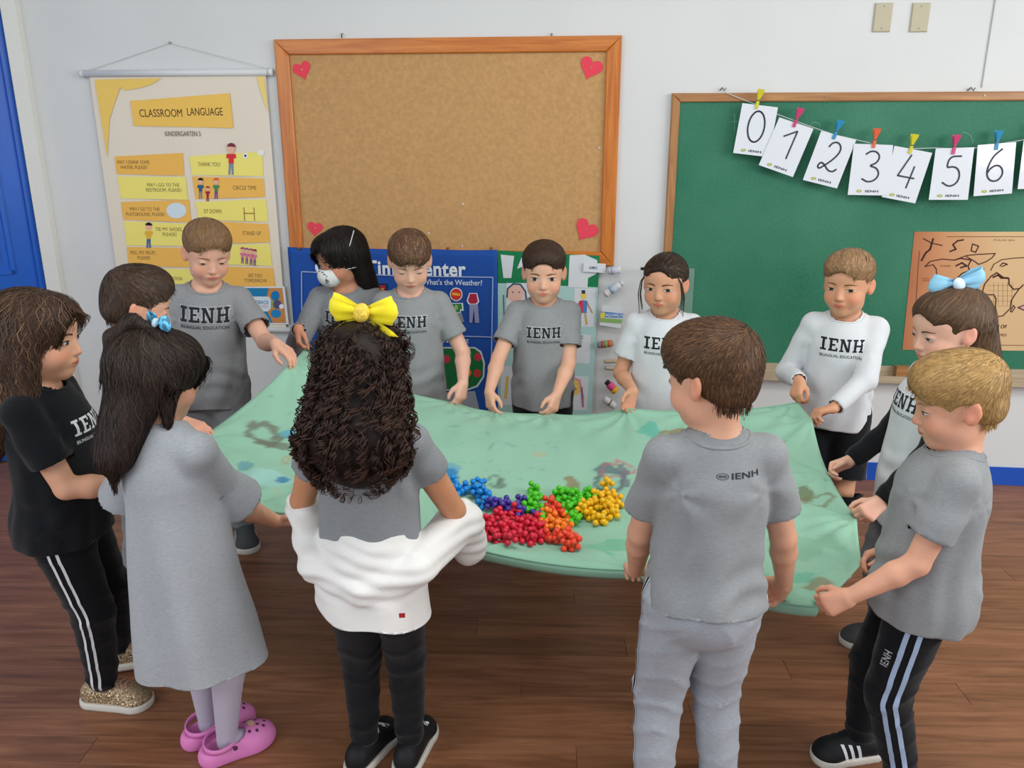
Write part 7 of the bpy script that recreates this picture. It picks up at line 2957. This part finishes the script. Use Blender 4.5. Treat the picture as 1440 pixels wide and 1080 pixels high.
    V_, F_ = march(cp, 0.006, lambda P: 0.004 * wavy(P, 55, 83, 3))
    hb = np.array(lin('#2a1c18'))
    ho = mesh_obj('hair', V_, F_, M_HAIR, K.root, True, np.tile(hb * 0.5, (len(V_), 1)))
    nC = 2050
    fi = rg.choice(len(F_), nC * 3)
    p0 = V_[F_[fi, 0]]
    hq = ((p0 - K.hc) @ K.HM)
    p0 = p0[(hq[:, 2] > -0.17)][:nC]
    n = len(p0)
    cid = np.arange(n) // 6
    ncl = cid.max() + 1
    ns = 42
    p0 = p0[cid * 6 % n] + rg.normal(0, 0.0030, (n, 3))
    Ls = rg.uniform(0.07, 0.16, ncl)[cid] * rg.uniform(0.9, 1.05, n)
    rad = rg.uniform(0.0045, 0.0105, ncl)[cid] * rg.uniform(0.75, 1.2, n)
    pitch_ = rg.uniform(0.026, 0.046, ncl)[cid] * rg.uniform(0.97, 1.03, n)
    phase_ = rg.uniform(0, 6.28, ncl)[cid] + rg.normal(0, 0.38, n)
    p = p0.copy()
    ax_pts, N1s = [], []
    jit = rg.normal(0, 0.26, (ncl, 3))[cid] + rg.normal(0, 0.05, (n, 3))
    ctr = hT(K, (0, -0.05, 0.115))
    for i in range(ns):
        g_ = grad(cp, p)
        q = ((p - K.hc) @ K.HM)
        top = np.clip((q[:, 2] - 0.02) / 0.07, 0, 1)[:, None]
        away = p - ctr
        away /= np.linalg.norm(away, axis=1, keepdims=True) + 1e-6
        d = -UP * (1 - 0.6 * top) + away * 0.8 * top + jit + g_ * 0.10
        dn = (d * g_).sum(1, keepdims=True)
        d = d - g_ * np.minimum(dn, 0)
        d /= np.linalg.norm(d, axis=1, keepdims=True)
        ax_pts.append(p + g_ * 0.004)
        N1s.append(g_)
        p = p + d * (Ls / ns)[:, None]
        sd_ = sdf(cp, p)
        p = p - g_ * np.clip(np.where(sd_ < 0, sd_, np.maximum(sd_ - 0.012, 0) * 0.3), -0.01, 0.004)[:, None]
    A_ = np.array(ax_pts)
    D_ = np.gradient(A_, axis=0)
    D_ /= np.linalg.norm(D_, axis=2, keepdims=True) + 1e-9
    N1 = np.array(N1s)
    N1 = N1 - D_ * (N1 * D_).sum(2, keepdims=True)
    N1 /= np.linalg.norm(N1, axis=2, keepdims=True) + 1e-9
    B1 = np.cross(D_, N1)
    t_ = np.arange(ns)[:, None] * (Ls / ns)[None]
    an = t_ / pitch_[None] * 6.28 + phase_[None]
    grow = np.clip(np.linspace(0.35, 1.15, ns), 0, 1.1)[:, None]
    off_ = (np.cos(an)[..., None] * N1 + np.sin(an)[..., None] * B1) * (rad[None] * grow)[..., None]
    cen = A_ + off_
    Dh = np.gradient(cen, axis=0)
    Dh /= np.linalg.norm(Dh, axis=2, keepdims=True) + 1e-9
    E1 = off_ / (np.linalg.norm(off_, axis=2, keepdims=True) + 1e-9)
    E2 = np.cross(Dh, E1)
    wr_ = 0.0011 * np.minimum(1, np.linspace(0, 1, ns) * 6 + 0.4) * np.minimum(1, (1 - np.linspace(0, 1, ns)) * 5 + 0.12)
    ring = np.stack([cen - E2 * wr_[:, None, None], cen + E2 * wr_[:, None, None]], 2)
    VV = ring.transpose(1, 0, 2, 3).reshape(-1, 3)
    base_i = (np.arange(n)[:, None] * ns + np.arange(ns - 1)[None]) * 2
    FF = np.stack([base_i, base_i + 1, base_i + 3, base_i + 2], -1).reshape(-1, 4)
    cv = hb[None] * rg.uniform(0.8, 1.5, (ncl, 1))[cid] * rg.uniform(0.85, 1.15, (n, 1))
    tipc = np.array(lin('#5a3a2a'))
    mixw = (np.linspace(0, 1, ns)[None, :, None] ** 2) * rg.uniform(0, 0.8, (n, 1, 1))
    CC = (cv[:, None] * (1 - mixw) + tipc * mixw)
    CC = np.repeat(CC.reshape(-1, 3), 2, axis=0)
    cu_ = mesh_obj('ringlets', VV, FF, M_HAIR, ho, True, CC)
    cu_['kind'] = 'stuff'
    MY = mat('yellow_ribbon', '#f4e01e', rough=0.5, sheen=0.2)
    bow(K, hT(K, (0.012, -0.035, 0.125)), nrm(K.HM[:, 0] + 0 * UP - UP * 0.05), UP, nrm(-K.HM[:, 1]), 0.128, MY, mat('gold_bead_knot', '#e6c54a', rough=0.35, bump=1.0, bscale=260, noise=0.3, nscale=220), tails=True)
